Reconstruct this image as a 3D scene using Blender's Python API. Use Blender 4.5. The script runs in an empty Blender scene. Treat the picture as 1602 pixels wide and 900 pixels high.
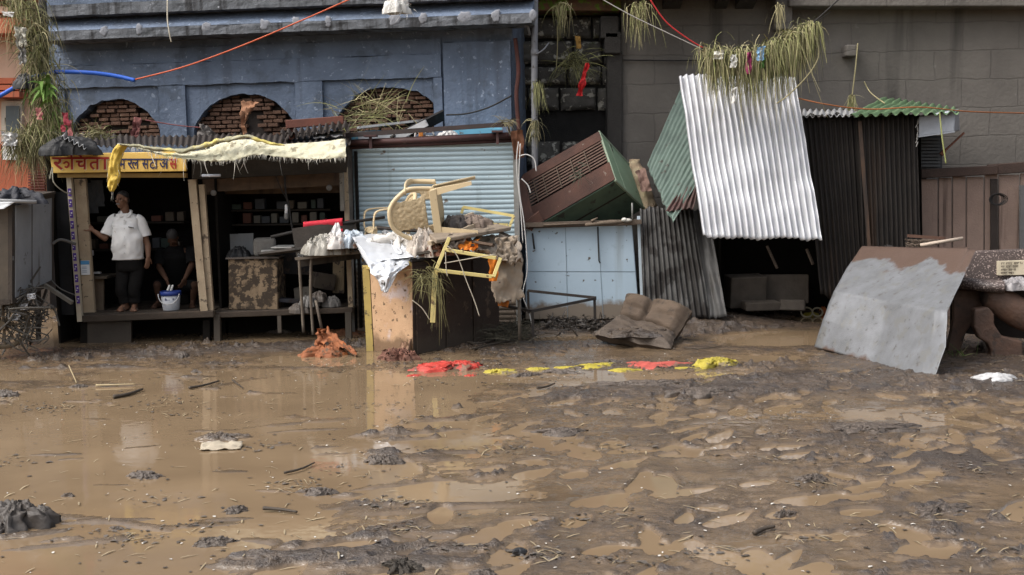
EXPO = 0.85
import bpy, math, random
import numpy as np
from mathutils import Vector, Matrix, noise as mn
R = random.Random(7)
SC = bpy.context.scene
COL = SC.collection
PI = math.pi
# ---------------------------------------------------------------- camera model (1602 x 900 photograph)
FPX, HZ, CAMH, ROLL = 1750.0, 285.0, 2.05, math.radians(1.0)
TH = math.atan((450 - HZ) / FPX)
def ray(px, py):
    a, b = (px - 801) / FPX, (450 - py) / FPX
    u, v = a * math.cos(ROLL) + b * math.sin(ROLL), -a * math.sin(ROLL) + b * math.cos(ROLL)
    return Vector((u, math.cos(TH) + v * math.sin(TH), -math.sin(TH) + v * math.cos(TH)))
def at(px, py, Y):
    d = ray(px, py); t = Y / d.y
    return Vector((d.x * t, Y, CAMH + d.z * t))
def gd(px, py, z=0.0):
    d = ray(px, py); t = (z - CAMH) / d.z
    return Vector((d.x * t, d.y * t, z))
def V(*a): return Vector(a)
def lerp(a, b, t): return a + (b - a) * t

# ---------------------------------------------------------------- materials
MATS = {}
def M(name, c1, c2=None, scale=5.0, rough=.75, rough2=None, bump=.25, bscale=40., metal=0., spots=None, streak=None, mud=None, spec=.35, contrast=.25, trans=0., coat=0., second=None):
    """grimy surface: two base colours in patches, optional spots (colour, scale, threshold), vertical streaks (colour, scale, threshold), flood mud up to a height (colour, z, spread)"""
    if name in MATS: return MATS[name]
    m = bpy.data.materials.new(name); m.use_nodes = True
    nt = m.node_tree; N = nt.nodes; L = nt.links
    b = N['Principled BSDF']
    tc = N.new('ShaderNodeTexCoord')
    def nz(sc, detail=6, vec=None, rg=.6):
        n = N.new('ShaderNodeTexNoise'); n.inputs['Scale'].default_value = sc; n.inputs['Detail'].default_value = detail
        n.inputs['Roughness'].default_value = rg
        L.new(vec or tc.outputs['Object'], n.inputs['Vector']); return n.outputs['Fac']
    def ramp(fac, lo, hi):
        r = N.new('ShaderNodeMapRange'); r.inputs['From Min'].default_value = lo; r.inputs['From Max'].default_value = hi
        r.clamp = True; L.new(fac, r.inputs['Value']); return r.outputs['Result']
    def mix(fac, a, c):
        x = N.new('ShaderNodeMix'); x.data_type = 'RGBA'
        L.new(fac, x.inputs[0])
        for s, val in ((6, a), (7, c)):
            if isinstance(val, (tuple, list)): x.inputs[s].default_value = (*val, 1)
            else: L.new(val, x.inputs[s])
        return x.outputs[2]
    c2 = c2 or tuple(v * .7 for v in c1)
    f = ramp(nz(scale), .5 - contrast, .5 + contrast)
    col = mix(f, c1, c2)
    rfac = f
    if second:
        col = mix(ramp(nz(second[1]), second[2], second[2] + .08), col, second[0])
    if streak:
        mp = N.new('ShaderNodeMapping'); L.new(tc.outputs['Object'], mp.inputs['Vector'])
        mp.inputs['Scale'].default_value = (1, 1, .07)
        col = mix(ramp(nz(streak[1], 4, mp.outputs['Vector']), streak[2], streak[2] + .14), col, streak[0])
    if spots:
        s = ramp(nz(spots[1], 4), spots[2], spots[2] + .05)
        col = mix(s, col, spots[0])
    if mud:
        g = N.new('ShaderNodeNewGeometry'); sx = N.new('ShaderNodeSeparateXYZ'); L.new(g.outputs['Position'], sx.inputs[0])
        ad = N.new('ShaderNodeMath'); ad.operation = 'MULTIPLY_ADD'
        L.new(nz(4, 7), ad.inputs[0]); ad.inputs[1].default_value = mud[2] * 2; L.new(sx.outputs['Z'], ad.inputs[2])
        col = mix(ramp(ad.outputs[0], mud[1] + mud[2] * 1.35, mud[1] + mud[2] * .85), col, mud[0])
    L.new(col, b.inputs['Base Color'])
    rr = N.new('ShaderNodeMapRange'); L.new(rfac, rr.inputs['Value'])
    rr.inputs['To Min'].default_value = rough; rr.inputs['To Max'].default_value = rough2 if rough2 is not None else min(1, rough + .12)
    L.new(rr.outputs['Result'], b.inputs['Roughness'])
    b.inputs['Metallic'].default_value = metal
    b.inputs['Specular IOR Level'].default_value = spec
    if coat: b.inputs['Coat Weight'].default_value = coat; b.inputs['Coat Roughness'].default_value = .15
    if trans:
        b.inputs['Transmission Weight'].default_value = trans
    if bump:
        bp = N.new('ShaderNodeBump'); bp.inputs['Strength'].default_value = bump; bp.inputs['Distance'].default_value = .02
        L.new(nz(bscale, 5), bp.inputs['Height']); L.new(bp.outputs['Normal'], b.inputs['Normal'])
    MATS[name] = m
    return m
def flat(name, c, rough=.7, metal=0.): return M(name, c, tuple(v * .85 for v in c), rough=rough, bump=.08, metal=metal)

# ---------------------------------------------------------------- mesh builder
class MB:
    def __init__(s): s.v = []; s.f = []; s.mi = []; s.cur = 0
    def add(s, vs, fs):
        o = len(s.v); s.v += [tuple(v) for v in vs]
        s.f += [tuple(i + o for i in f) for f in fs]; s.mi += [s.cur] * len(fs); return s
    def hexa(s, a):   # 8 corners: bottom ring 4, top ring 4
        return s.add(a, [(3, 2, 1, 0), (4, 5, 6, 7), (0, 1, 5, 4), (1, 2, 6, 5), (2, 3, 7, 6), (3, 0, 4, 7)])
    def box(s, c, size, rot=None):
        x, y, z = (v / 2 for v in size); c = Vector(c)
        pts = [V(-x, -y, -z), V(x, -y, -z), V(x, y, -z), V(-x, y, -z), V(-x, -y, z), V(x, -y, z), V(x, y, z), V(-x, y, z)]
        if rot is not None: pts = [rot @ p for p in pts]
        return s.hexa([p + c for p in pts])
    def beam(s, p0, p1, w, h=None, up=V(0, 0, 1)):
        p0, p1 = Vector(p0), Vector(p1); h = h or w
        d = (p1 - p0).normalized()
        if abs(d.dot(up)) > .95: up = V(0, 1, 0)
        sd = d.cross(up).normalized(); u = sd.cross(d)
        a, b = sd * w / 2, u * h / 2
        return s.hexa([p0 - a - b, p0 + a - b, p0 + a + b, p0 - a + b, p1 - a - b, p1 + a - b, p1 + a + b, p1 - a + b])
    def tube(s, pts, r, seg=8, cap=True, flat=1.0):
        pts = [Vector(p) for p in pts]; n = len(pts)
        rs = r if isinstance(r, (list, tuple)) else [r] * n
        vs = []; prev = None
        for i, p in enumerate(pts):
            d = (pts[min(i + 1, n - 1)] - pts[max(i - 1, 0)])
            d = d.normalized() if d.length > 1e-9 else V(0, 0, 1)
            if prev is None:
                u = V(0, 0, 1) if abs(d.z) < .9 else V(0, 1, 0)
            else: u = prev
            sd = d.cross(u).normalized(); u = sd.cross(d).normalized(); prev = u
            for k in range(seg):
                a = 2 * PI * k / seg
                vs.append(p + (sd * math.cos(a) + u * math.sin(a) * flat) * rs[i])
        fs = []
        for i in range(n - 1):
            for k in range(seg):
                k2 = (k + 1) % seg
                fs.append((i * seg + k, i * seg + k2, (i + 1) * seg + k2, (i + 1) * seg + k))
        if cap: fs += [tuple(reversed(range(seg))), tuple(range((n - 1) * seg, n * seg))]
        return s.add(vs, fs)
    def capsule(s, p0, p1, r0, r1, seg=12):
        p0, p1 = Vector(p0), Vector(p1); d = (p1 - p0).normalized()
        pts, rs = [], []
        for k in range(5):
            a = PI / 2 * (1 - k / 4); pts.append(p0 - d * r0 * math.sin(a)); rs.append(max(.0006, r0 * math.cos(a)))
        for k in range(5):
            a = PI / 2 * k / 4; pts.append(p1 + d * r1 * math.sin(a)); rs.append(max(.0006, r1 * math.cos(a)))
        return s.tube(pts, rs, seg)
    def ell(s, c, r, rot=None, nu=16, nv=10):
        c = Vector(c); vs = []
        for j in range(nv + 1):
            t = PI * j / nv
            for i in range(nu):
                a = 2 * PI * i / nu
                p = V(max(math.sin(t), 1e-3) * math.cos(a) * r[0], max(math.sin(t), 1e-3) * math.sin(a) * r[1], math.cos(t) * r[2])
                if rot is not None: p = rot @ p
                vs.append(p + c)
        fs = [(j * nu + i, (j + 1) * nu + i, (j + 1) * nu + (i + 1) % nu, j * nu + (i + 1) % nu) for j in range(nv) for i in range(nu)]
        fs += [tuple(range(nu)), tuple(reversed(range(nv * nu, nv * nu + nu)))]
        return s.add(vs, fs)
    def grid(s, fn, nu, nv, skip=None):
        vs = [fn(i / nu, j / nv) for j in range(nv + 1) for i in range(nu + 1)]
        w = nu + 1
        fs = [(j * w + i, j * w + i + 1, (j + 1) * w + i + 1, (j + 1) * w + i) for j in range(nv) for i in range(nu)
              if not (skip and skip((i + .5) / nu, (j + .5) / nv))]
        return s.add(vs, fs)
    def prism(s, poly, off):   # polygon (3-D points) pushed along off
        poly = [Vector(p) for p in poly]; off = Vector(off); n = len(poly)
        return s.add(poly + [p + off for p in poly],
                     [tuple(range(n)), tuple(reversed(range(n, 2 * n)))] + [(i + n, (i + 1) % n + n, (i + 1) % n, i) for i in range(n)])
    def rings(s, rings, cap0=False, cap1=False):
        n = len(rings[0]); vs = [p for r in rings for p in r]
        fs = [(i * n + k, i * n + (k + 1) % n, (i + 1) * n + (k + 1) % n, (i + 1) * n + k) for i in range(len(rings) - 1) for k in range(n)]
        if cap0: fs.append(tuple(reversed(range(n))))
        if cap1: fs.append(tuple(range((len(rings) - 1) * n, len(rings) * n)))
        return s.add(vs, fs)
    def blade(s, p, d, ln, w, droop=.5, seg=5, curl=0.):
        p = Vector(p); d = Vector(d).normalized(); vs = []
        sd = d.cross(V(R.uniform(-1, 1), R.uniform(-1, 1), R.uniform(-.3, .3)))
        sd = sd.normalized() if sd.length > 1e-6 else V(1, 0, 0)
        k = V(R.uniform(-1, 1), R.uniform(-1, 1), R.uniform(-1, 1)) * curl
        for i in range(seg + 1):
            t = i / seg; ww = w * (1 - .8 * t)
            vs += [p - sd * ww / 2, p + sd * ww / 2]
            p = p + d * ln / seg
            d = (d + V(0, 0, -1) * droop / seg + k / seg).normalized()
        return s.add(vs, [(2 * i, 2 * i + 1, 2 * i + 3, 2 * i + 2) for i in range(seg)])
    def build(s, name, mat, parent=None, smooth=False, loc=None, mods=()):
        me = bpy.data.meshes.new(name); arr = np.array(s.v, dtype=np.float64)
        if parent is not None: L = ORG[parent.name]
        elif loc is not None: L = Vector(loc)
        else:
            lo, hi = arr.min(0), arr.max(0); L = V((lo[0] + hi[0]) / 2, (lo[1] + hi[1]) / 2, lo[2])
        arr = arr - np.array(L)
        me.from_pydata(arr.tolist(), [], s.f); me.validate(); me.update()
        for m in (mat if isinstance(mat, (list, tuple)) else [mat]): me.materials.append(m)
        if isinstance(mat, (list, tuple)) and len(s.mi) == len(me.polygons):
            me.polygons.foreach_set('material_index', s.mi)
        if smooth: me.polygons.foreach_set('use_smooth', [True] * len(me.polygons))
        o = bpy.data.objects.new(name, me); COL.objects.link(o)
        if parent is not None: o.parent = parent
        else: o.location = L
        ORG[o.name] = Vector(L)
        for md in mods:
            k = o.modifiers.new(md[0], md[0])
            for a, v in md[1].items(): setattr(k, a, v)
        return o
ORG = {}
def thing(name, label, cat, loc, group=None):
    o = bpy.data.objects.new(name, None); COL.objects.link(o); o.location = loc; o.empty_display_size = .1
    ORG[o.name] = Vector(loc); return tag(o, label, cat, group)
def tag(o, label, cat, group=None, kind=None):
    if label: o['label'] = label
    if cat: o['category'] = cat
    if group: o['group'] = group
    if kind: o['kind'] = kind
    return o
SOL = lambda t: ('SOLIDIFY', dict(thickness=t, offset=0))
BEV = lambda w, n=2: ('BEVEL', dict(width=w, segments=n, limit_method='ANGLE'))
def fb(p, sc, oct=4): return mn.fractal(Vector(p) * sc, 1.0, 2.0, oct)
def corr(c00, c10, c11, c01, waves, amp, dent=.02, seed=0, edge=.0, nv=24, per=8):
    """corrugated sheet: u across the waves, v along them"""
    c00, c10, c11, c01 = map(Vector, (c00, c10, c11, c01))
    nrm = (c10 - c00).cross(c01 - c00).normalized()
    def fn(u, v):
        e = edge * (mn.noise(V(u * 9, seed, 3.3))) * (abs(v - .5) * 2) ** 8
        vv = v + e * (1 if v > .5 else -1)
        p = lerp(lerp(c00, c10, u), lerp(c01, c11, u), vv)
        return p + nrm * (amp * math.sin(2 * PI * waves * u) + dent * mn.fractal(V(u * 3 + seed * 7.1, v * 3, seed), 1, 2, 3))
    return MB().grid(fn, int(waves * per), nv)
def cloth(c00, c10, c11, c01, nu=24, nv=24, amp=.03, freq=5., seed=0, sag=0., fray=0.):
    c00, c10, c11, c01 = map(Vector, (c00, c10, c11, c01))
    nrm = (c10 - c00).cross(c01 - c00).normalized()
    def fn(u, v):
        e = fray * mn.fractal(V(u * 8, seed, 0), 1, 2, 4) * v
        p = lerp(lerp(c00, c10, u), lerp(c01, c11, u), v + e)
        q = V(u * freq + seed * 3.7, v * freq, seed * 1.9)
        w = mn.fractal(q, 1, 2, 4) + .8 * (.5 - abs(mn.noise(q * 1.3 + V(9, 9, 9)))) + .35 * (.4 - abs(mn.noise(q * 3.1)))
        p = p + nrm * amp * w + V(mn.noise(q + V(5, 0, 0)), mn.noise(q + V(0, 5, 0)), 0) * amp * .6
        p.z -= sag * math.sin(PI * u) * math.sin(PI * min(1, v))
        return p
    return MB().grid(fn, nu, nv)
def mound(c, rx, ry, h, seed=0, n=72, m=26, rough=.35, ridge=.5, ang=0., freq=2.2, fold=0.):
    """crumpled heap lying on the ground"""
    c = Vector(c); mb = MB(); vs = []; ca, sa = math.cos(ang), math.sin(ang)
    for j in range(m + 1):
        r = 1 - j / m
        for i in range(n):
            a = 2 * PI * i / n
            x, y = math.cos(a), math.sin(a)
            q = V(x * r * freq + seed * 5.3, y * r * freq, seed)
            edge = 1 + (.5 + .3 * (fold > 0)) * mn.fractal(V(x * 1.4 + seed * 3, y * 1.4, seed * 2), 1, 2, 4) + .12 * mn.noise(V(x * 6, y * 6, seed))
            hh = h * (max(0, 1 - r ** 2.4)) ** .8 * (.72 + .55 * ridge * (.42 - abs(mn.noise(q * 1.5))) + .22 * rough * mn.fractal(q * 2, 1, 2, 3) + .25 * ridge * (.3 - abs(mn.noise(q * 3.7))) )
            if fold:
                wq = V(q.x + .8 * mn.noise(q * .9 + V(3, 3, 3)), q.y * .55 + .8 * mn.noise(q * .9 - V(3, 3, 3)), q.z)
                cr = (.34 - abs(mn.noise(wq * 1.9))) + .55 * (.34 - abs(mn.noise(wq * 4.1 + V(1, 2, 3)))) + .3 * (.3 - abs(mn.noise(wq * 8.3)))
                hh = max(hh, .12 * h * (r < .98)) * (1 + .3 * mn.noise(wq)) + h * fold * cr * min(1, (1 - r) * 5)
            X, Y = x * rx * r * edge, y * ry * r * edge
            X += .18 * rx * mn.noise(q * 2.3) * (r); Y += .18 * ry * mn.noise(q * 2.3 + V(7, 7, 7)) * r
            vs.append(c + V(X * ca - Y * sa, X * sa + Y * ca, max(0, hh) - (.03 if j == 0 else 0)))
    fs = [(j * n + i, j * n + (i + 1) % n, (j + 1) * n + (i + 1) % n, (j + 1) * n + i) for j in range(m) for i in range(n)]
    fs.append(tuple(range(m * n, m * n + n)))
    return mb.add(vs, fs)
def sagline(a, b, sag, n=16):
    a, b = Vector(a), Vector(b)
    return [lerp(a, b, i / n) - V(0, 0, sag * 4 * (i / n) * (1 - i / n)) for i in range(n + 1)]
def spline(pts, n=8):
    pts = [Vector(p) for p in pts]; out = []
    for i in range(len(pts) - 1):
        p0, p1, p2, p3 = pts[max(i - 1, 0)], pts[i], pts[i + 1], pts[min(i + 2, len(pts) - 1)]
        for k in range(n):
            t = k / n
            out.append(.5 * ((2 * p1) + (p2 - p0) * t + (2 * p0 - 5 * p1 + 4 * p2 - p3) * t * t + (3 * p1 - p0 - 3 * p2 + p3) * t ** 3))
    return out + [pts[-1]]
# ================================================================ world, sun, camera
w = bpy.data.worlds.new('World'); SC.world = w; w.use_nodes = True
nt = w.node_tree; bg = nt.nodes['Background']
sky = nt.nodes.new('ShaderNodeTexSky'); sky.sky_type = 'NISHITA'; sky.sun_disc = False
SUN_EL, SUN_AZ = math.radians(52), math.radians(246)      # compass bearing of the veiled sun: to the camera's left, slightly behind it
sky.sun_elevation = SUN_EL; sky.sun_rotation = SUN_AZ; sky.dust_density = 6; sky.air_density = 1.2; sky.ozone_density = 1
hs = nt.nodes.new('ShaderNodeHueSaturation'); hs.inputs['Saturation'].default_value = .42
nt.links.new(sky.outputs[0], hs.inputs['Color']); nt.links.new(hs.outputs[0], bg.inputs['Color'])
bg.inputs['Strength'].default_value = .15
sd = bpy.data.lights.new('sun', 'SUN'); sd.energy = .95; sd.angle = math.radians(38); sd.color = (1, .985, .96)
so = bpy.data.objects.new('sun', sd); COL.objects.link(so)
sdir = V(math.sin(SUN_AZ) * math.cos(SUN_EL), math.cos(SUN_AZ) * math.cos(SUN_EL), math.sin(SUN_EL))
so.rotation_euler = sdir.to_track_quat('Z', 'Y').to_euler()
SC.view_settings.view_transform = 'Standard'; SC.view_settings.look = 'None'; SC.view_settings.gamma = 1
SC.view_settings.exposure = EXPO
SC.cycles.max_bounces = 6; SC.cycles.diffuse_bounces = 3; SC.cycles.glossy_bounces = 4
SC.cycles.caustics_reflective = False; SC.cycles.caustics_refractive = False
cd = bpy.data.cameras.new('camera'); cd.sensor_width = 36; cd.lens = FPX / 1602 * 36; cd.clip_end = 2000; cd.clip_start = .05
co = bpy.data.objects.new('camera', cd); COL.objects.link(co)
fwd = V(0, math.cos(TH), -math.sin(TH)); up0 = V(0, math.sin(TH), math.cos(TH)); rt0 = V(1, 0, 0)
# image x axis a -> rt0*cos - up0*sin ; image y axis b -> rt0*sin + up0*cos  (see ray())
rt = rt0 * math.cos(ROLL) - up0 * math.sin(ROLL); up = rt0 * math.sin(ROLL) + up0 * math.cos(ROLL)
mw = Matrix((rt, up, -fwd)).transposed().to_4x4(); mw.translation = V(0, 0, CAMH)
co.matrix_world = mw; SC.camera = co

# ================================================================ ground relief
RS = np.random.RandomState(11)
PERM = RS.permutation(512); PERM = np.concatenate([PERM, PERM, PERM])
GA = RS.rand(512) * 2 * np.pi; GXv, GYv = np.cos(GA), np.sin(GA)
def pn(x, y):
    xi = np.floor(x).astype(int); yi = np.floor(y).astype(int); xf = x - xi; yf = y - yi
    u = xf * xf * xf * (xf * (xf * 6 - 15) + 10); v = yf * yf * yf * (yf * (yf * 6 - 15) + 10)
    def g(ix, iy, dx, dy):
        h = PERM[PERM[ix & 511] + (iy & 511)]; return GXv[h] * dx + GYv[h] * dy
    n00 = g(xi, yi, xf, yf); n10 = g(xi + 1, yi, xf - 1, yf); n01 = g(xi, yi + 1, xf, yf - 1); n11 = g(xi + 1, yi + 1, xf - 1, yf - 1)
    a = n00 + u * (n10 - n00); b = n01 + u * (n11 - n01); return (a + v * (b - a)) * 1.4
def fbm(x, y, o=4, g=.5):
    s = 0; a = 1; t = 0
    for i in range(o):
        s = s + a * pn(x + i * 17.3, y - i * 9.1); t += a; a *= g; x = x * 2.03; y = y * 2.03
    return s / t
# broad highs and lows: (px, py, radius x m, radius y m, height m)
BUMPS = [(1060, 505, 1.5, .9, .16), (900, 500, 1.2, .6, .12), (1130, 515, .8, .6, .08), (1450, 545, 1.6, 1.2, .025), (1520, 600, 1.8, .8, .025),
         (1180, 600, 1.6, .45, .055), (960, 620, 1.6, .22, .03), (200, 555, 2.4, .42, .06), (30, 600, .7, .25, .04), (430, 545, 1.2, .4, .055),
         (330, 570, .9, .3, .02), (700, 540, 1.0, .5, .05), (820, 515, .8, .5, .05),
         (1225, 528, .75, .7, -.15), (1290, 500, .8, .5, -.07), (1170, 562, .6, .3, -.07), (830, 590, 1.7, .38, -.06), (1040, 592, .8, .3, -.05), (880, 530, .5, .25, -.10),
         (250, 650, 3.0, 1.4, -.035), (180, 760, 2.0, .9, -.03), (560, 600, 1.1, .5, -.05), (380, 860, 1.2, .5, -.012),
         (760, 690, 1.4, .35, -.012), (700, 760, .9, .4, -.012), (1380, 650, 1.2, .3, -.03), (1300, 800, .8, .2, .006),
         (1480, 720, 1.2, .5, .02), (1150, 690, 1.4, .4, .012), (880, 830, 1.5, .3, .01), (500, 880, .9, .25, .03), (560, 790, .6, .25, .03), (40, 815, .35, .25, .02),
         (20, 880, .8, .25, -.04), (330, 745, .25, .1, .03), (620, 710, .3, .15, .035), (800, 860, .5, .15, .0)]
BW = [(*gd(a, b)[:2], c, d, e) for a, b, c, d, e in BUMPS]
RF = np.random.RandomState(5)
FEET = []
for k in range(300):
    fx, fy = RF.uniform(-1.3, 5.6), 5.4 + 6.2 * RF.rand() ** 1.1
    if fx < -.3 and RF.rand() < .5: continue
    FEET.append((fx, fy, RF.uniform(.09, .22), RF.uniform(.045, .095), RF.normal(.9, .55), RF.uniform(.03, .06)))
ISL = [(*gd(RF.uniform(-20, 760), RF.uniform(565, 890))[:2], RF.uniform(.10, .45), RF.uniform(.025, .07), RF.uniform(.04, .08), RF.normal(.1, .25)) for k in range(85)]
def relief(x, y):
    wx = .35 * fbm(x * .7 + 3, y * .7, 3); wy = .35 * fbm(x * .7 - 8, y * .7 + 5, 3)
    z = np.full_like(x, -.001) + .017 * np.tanh((x + .7) / 1.1)
    big = np.zeros_like(x)
    for bx, by, rx, ry, h in BW:
        big = big + h * np.exp(-(((x - bx) / rx) ** 2 + ((y - by) / ry) ** 2) * 1.2)
    for bx, by, rx, ry, h, th in ISL:
        c, s = math.cos(th), math.sin(th); dx, dy = x - bx + wx * .25, y - by + wy * .25
        z = z + h * np.exp(-(((dx * c + dy * s) / rx) ** 2 + ((dy * c - dx * s) / ry) ** 2))
    far = np.clip(1 + (y - 8) * .12, 1, 1.7)
    z = z + .023 * fbm((x + wx) * 1.1, (y + wy) * 1.9, 4)
    r = 1 - np.abs(fbm((x + wx) * 2.6 + 20, (y + wy) * 4.2, 4)) * 2.2
    mask = np.clip(.55 + 1.6 * fbm(x * .8 + 40, y * .8 + 3, 3), .12, 1.15)
    z = z + .019 * np.clip(r, -.3, .85) * mask * far - .007
    fine = fbm((x + wx) * 9, (y + wy) * 13, 4)
    z = z + .018 * fine * mask * far + .011 * far * (1 - np.abs(fbm(x * 15 + wx * 12, y * 24 + wy * 12, 3)) * 3) * np.clip(mask, .3, 2)
    z = .034 * far * np.tanh(z / .034 / far) + big
    z = np.where(z > 0, z * z / (z + .014), z)
    pm = np.clip(.35 + 2.2 * fbm(x * .55 + 11, y * .8 - 6, 3), 0, 1) * np.clip((z + .004) / .012, 0, 1)
    c1 = fbm((x + wx * .6) * 5.5 + 31, (y + wy * .6) * 9.5, 4); c2 = 1 - np.abs(fbm((x + wx) * 3.6 - 12, (y + wy) * 8 + 9, 4)) * 3
    z = z + pm * far * (.11 * np.clip(c1 - .10, 0, .34) + .030 * np.clip(c2 - .45, 0, 1) * (.5 + c1))
    dep = np.zeros_like(z); rim = np.zeros_like(z)
    for fx, fy, a, b, th, dp in FEET:
        sel = (np.abs(x - fx) < .5) & (np.abs(y - fy) < .5)
        if not sel.any(): continue
        dx = x[sel] - fx; dy = y[sel] - fy; c, s = math.cos(th), math.sin(th)
        u = (dx * c + dy * s) / a; v = (-dx * s + dy * c) / b
        v = v * (1 + .25 * u)
        d = np.sqrt(u * u + v * v) + .18 * fbm(dx * 9 + fx * 7, dy * 9 + fy * 3, 2)
        dep[sel] = np.maximum(dep[sel], dp / (1 + np.exp((d - 1) * 9))); rim[sel] = np.maximum(rim[sel], .013 * np.exp(-((d - 1.25) / .25) ** 2) * (.6 + .8 * fbm(dx * 14 + fx, dy * 14, 2)))
    return z - dep * np.clip(1 - big * 8, 0, 1) + rim * (dep < .012)
def gz(x, y): return float(relief(np.array([float(x)]), np.array([float(y)]))[0])
def gp(px, py, lift=0.):
    """the point of the mud or water surface seen at a pixel"""
    q = gd(px, py)
    for _ in range(3):
        z = max(0., gz(q.x, q.y)); q = gd(px, py, z)
    return V(q.x, q.y, max(0., gz(q.x, q.y)) + lift)
def axis(lo, hi, st, far):
    a = list(np.arange(lo, hi, st)); s = st
    x = a[-1]
    while x < far: s *= 1.35; x += s; a.append(x)
    x = lo; s = st; pre = []
    while x > -far: s *= 1.35; x -= s; pre.append(x)
    return np.array(pre[::-1] + a)
xs = axis(-7.6, 7.6, .0165, 400)
ys = []; y = 5.0
while y < 17.6: ys.append(y); y += .0032 * y ** .9 + .004
s = .06
while y < 500: ys.append(y); s *= 1.35; y += s
y = 5.0; s = .02; pre = []
while y > -300: s *= 1.35; y -= s; pre.append(y)
ys = np.array(pre[::-1] + ys)
XX, YY = np.meshgrid(xs, ys)
ZZ = relief(XX.ravel(), YY.ravel())
near = ((np.abs(XX.ravel()) < 9) & (YY.ravel() > 3) & (YY.ravel() < 19))
ZZ = np.where(near, ZZ, np.clip(ZZ, -.03, .03) - .01)
co3 = np.stack([XX.ravel(), YY.ravel(), ZZ], 1)
nx, ny = len(xs), len(ys)
ii, jj = np.meshgrid(np.arange(nx - 1), np.arange(ny - 1)); a = (jj * nx + ii).ravel()
quads = np.stack([a, a + 1, a + nx + 1, a + nx], 1).astype(np.int32)
me = bpy.data.meshes.new('ground')
me.vertices.add(len(co3)); me.vertices.foreach_set('co', co3.ravel().astype(np.float32))
me.loops.add(quads.size); me.loops.foreach_set('vertex_index', quads.ravel())
me.polygons.add(len(quads)); me.polygons.foreach_set('loop_start', np.arange(0, quads.size, 4, dtype=np.int32))
me.polygons.foreach_set('use_smooth', np.ones(len(quads), dtype=bool))
me.update(calc_edges=True)
def mud_mat():
    m = bpy.data.materials.new('wet_mud'); m.use_nodes = True; nt = m.node_tree; N = nt.nodes; L = nt.links; b = N['Principled BSDF']
    tc = N.new('ShaderNodeTexCoord')
    def nz(sc, d=6, sy=1.):
        mp = N.new('ShaderNodeMapping'); mp.inputs['Scale'].default_value = (1, sy, 1); L.new(tc.outputs['Object'], mp.inputs['Vector'])
        n = N.new('ShaderNodeTexNoise'); n.inputs['Scale'].default_value = sc; n.inputs['Detail'].default_value = d; n.inputs['Roughness'].default_value = .62
        L.new(mp.outputs[0], n.inputs['Vector']); return n.outputs['Fac']
    def mr(f, a, b_, c=0., d=1.):
        r = N.new('ShaderNodeMapRange'); L.new(f, r.inputs['Value'])
        for k, v in zip(('From Min', 'From Max', 'To Min', 'To Max'), (a, b_, c, d)): r.inputs[k].default_value = v
        return r.outputs['Result']
    def mix(f, a, c):
        x = N.new('ShaderNodeMix'); x.data_type = 'RGBA'; L.new(f, x.inputs[0])
        for s, val in ((6, a), (7, c)):
            if isinstance(val, tuple): x.inputs[s].default_value = (*val, 1)
            else: L.new(val, x.inputs[s])
        return x.outputs[2]
    col = mix(mr(nz(1.6), .36, .62), (.100, .070, .047), (.054, .040, .030))
    col = mix(mr(nz(7, 8, 1.6), .47, .66), col, (.052, .042, .038))
    # silty film just above the water line is the colour of the water's silt
    g = N.new('ShaderNodeNewGeometry'); sx = N.new('ShaderNodeSeparateXYZ'); L.new(g.outputs['Position'], sx.inputs[0])
    ad = N.new('ShaderNodeMath'); ad.operation = 'MULTIPLY_ADD'; L.new(nz(5, 5), ad.inputs[0]); ad.inputs[1].default_value = .03; L.new(sx.outputs['Z'], ad.inputs[2])
    film = mix(mr(nz(2.2, 6), .4, .62), (.145, .101, .062), (.092, .066, .043))
    col = mix(mr(ad.outputs[0], .024, .044), film, col)
    L.new(col, b.inputs['Base Color'])
    rg = N.new('ShaderNodeMath'); rg.operation = 'MULTIPLY'; L.new(mr(nz(3.5, 6), .35, .66, .5, 1.), rg.inputs[0]); L.new(mr(ad.outputs[0], .018, .05, .07, .30), rg.inputs[1]); L.new(rg.outputs[0], b.inputs['Roughness'])
    b.inputs['Specular IOR Level'].default_value = .55
    bp = N.new('ShaderNodeBump'); bp.inputs['Strength'].default_value = .5; bp.inputs['Distance'].default_value = .03
    hm = N.new('ShaderNodeMath'); hm.operation = 'MULTIPLY_ADD'; L.new(nz(13, 4, 1.8), hm.inputs[0]); hm.inputs[1].default_value = 1.6; L.new(nz(42, 5, 1.4), hm.inputs[2]); L.new(hm.outputs[0], bp.inputs['Height']); L.new(mr(ad.outputs[0], .016, .045, .04, .75), bp.inputs['Strength']); L.new(bp.outputs[0], b.inputs['Normal'])
    return m
MUD = mud_mat(); me.materials.append(MUD)
go = bpy.data.objects.new('ground', me); COL.objects.link(go); tag(go, None, None, None, 'structure')
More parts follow.
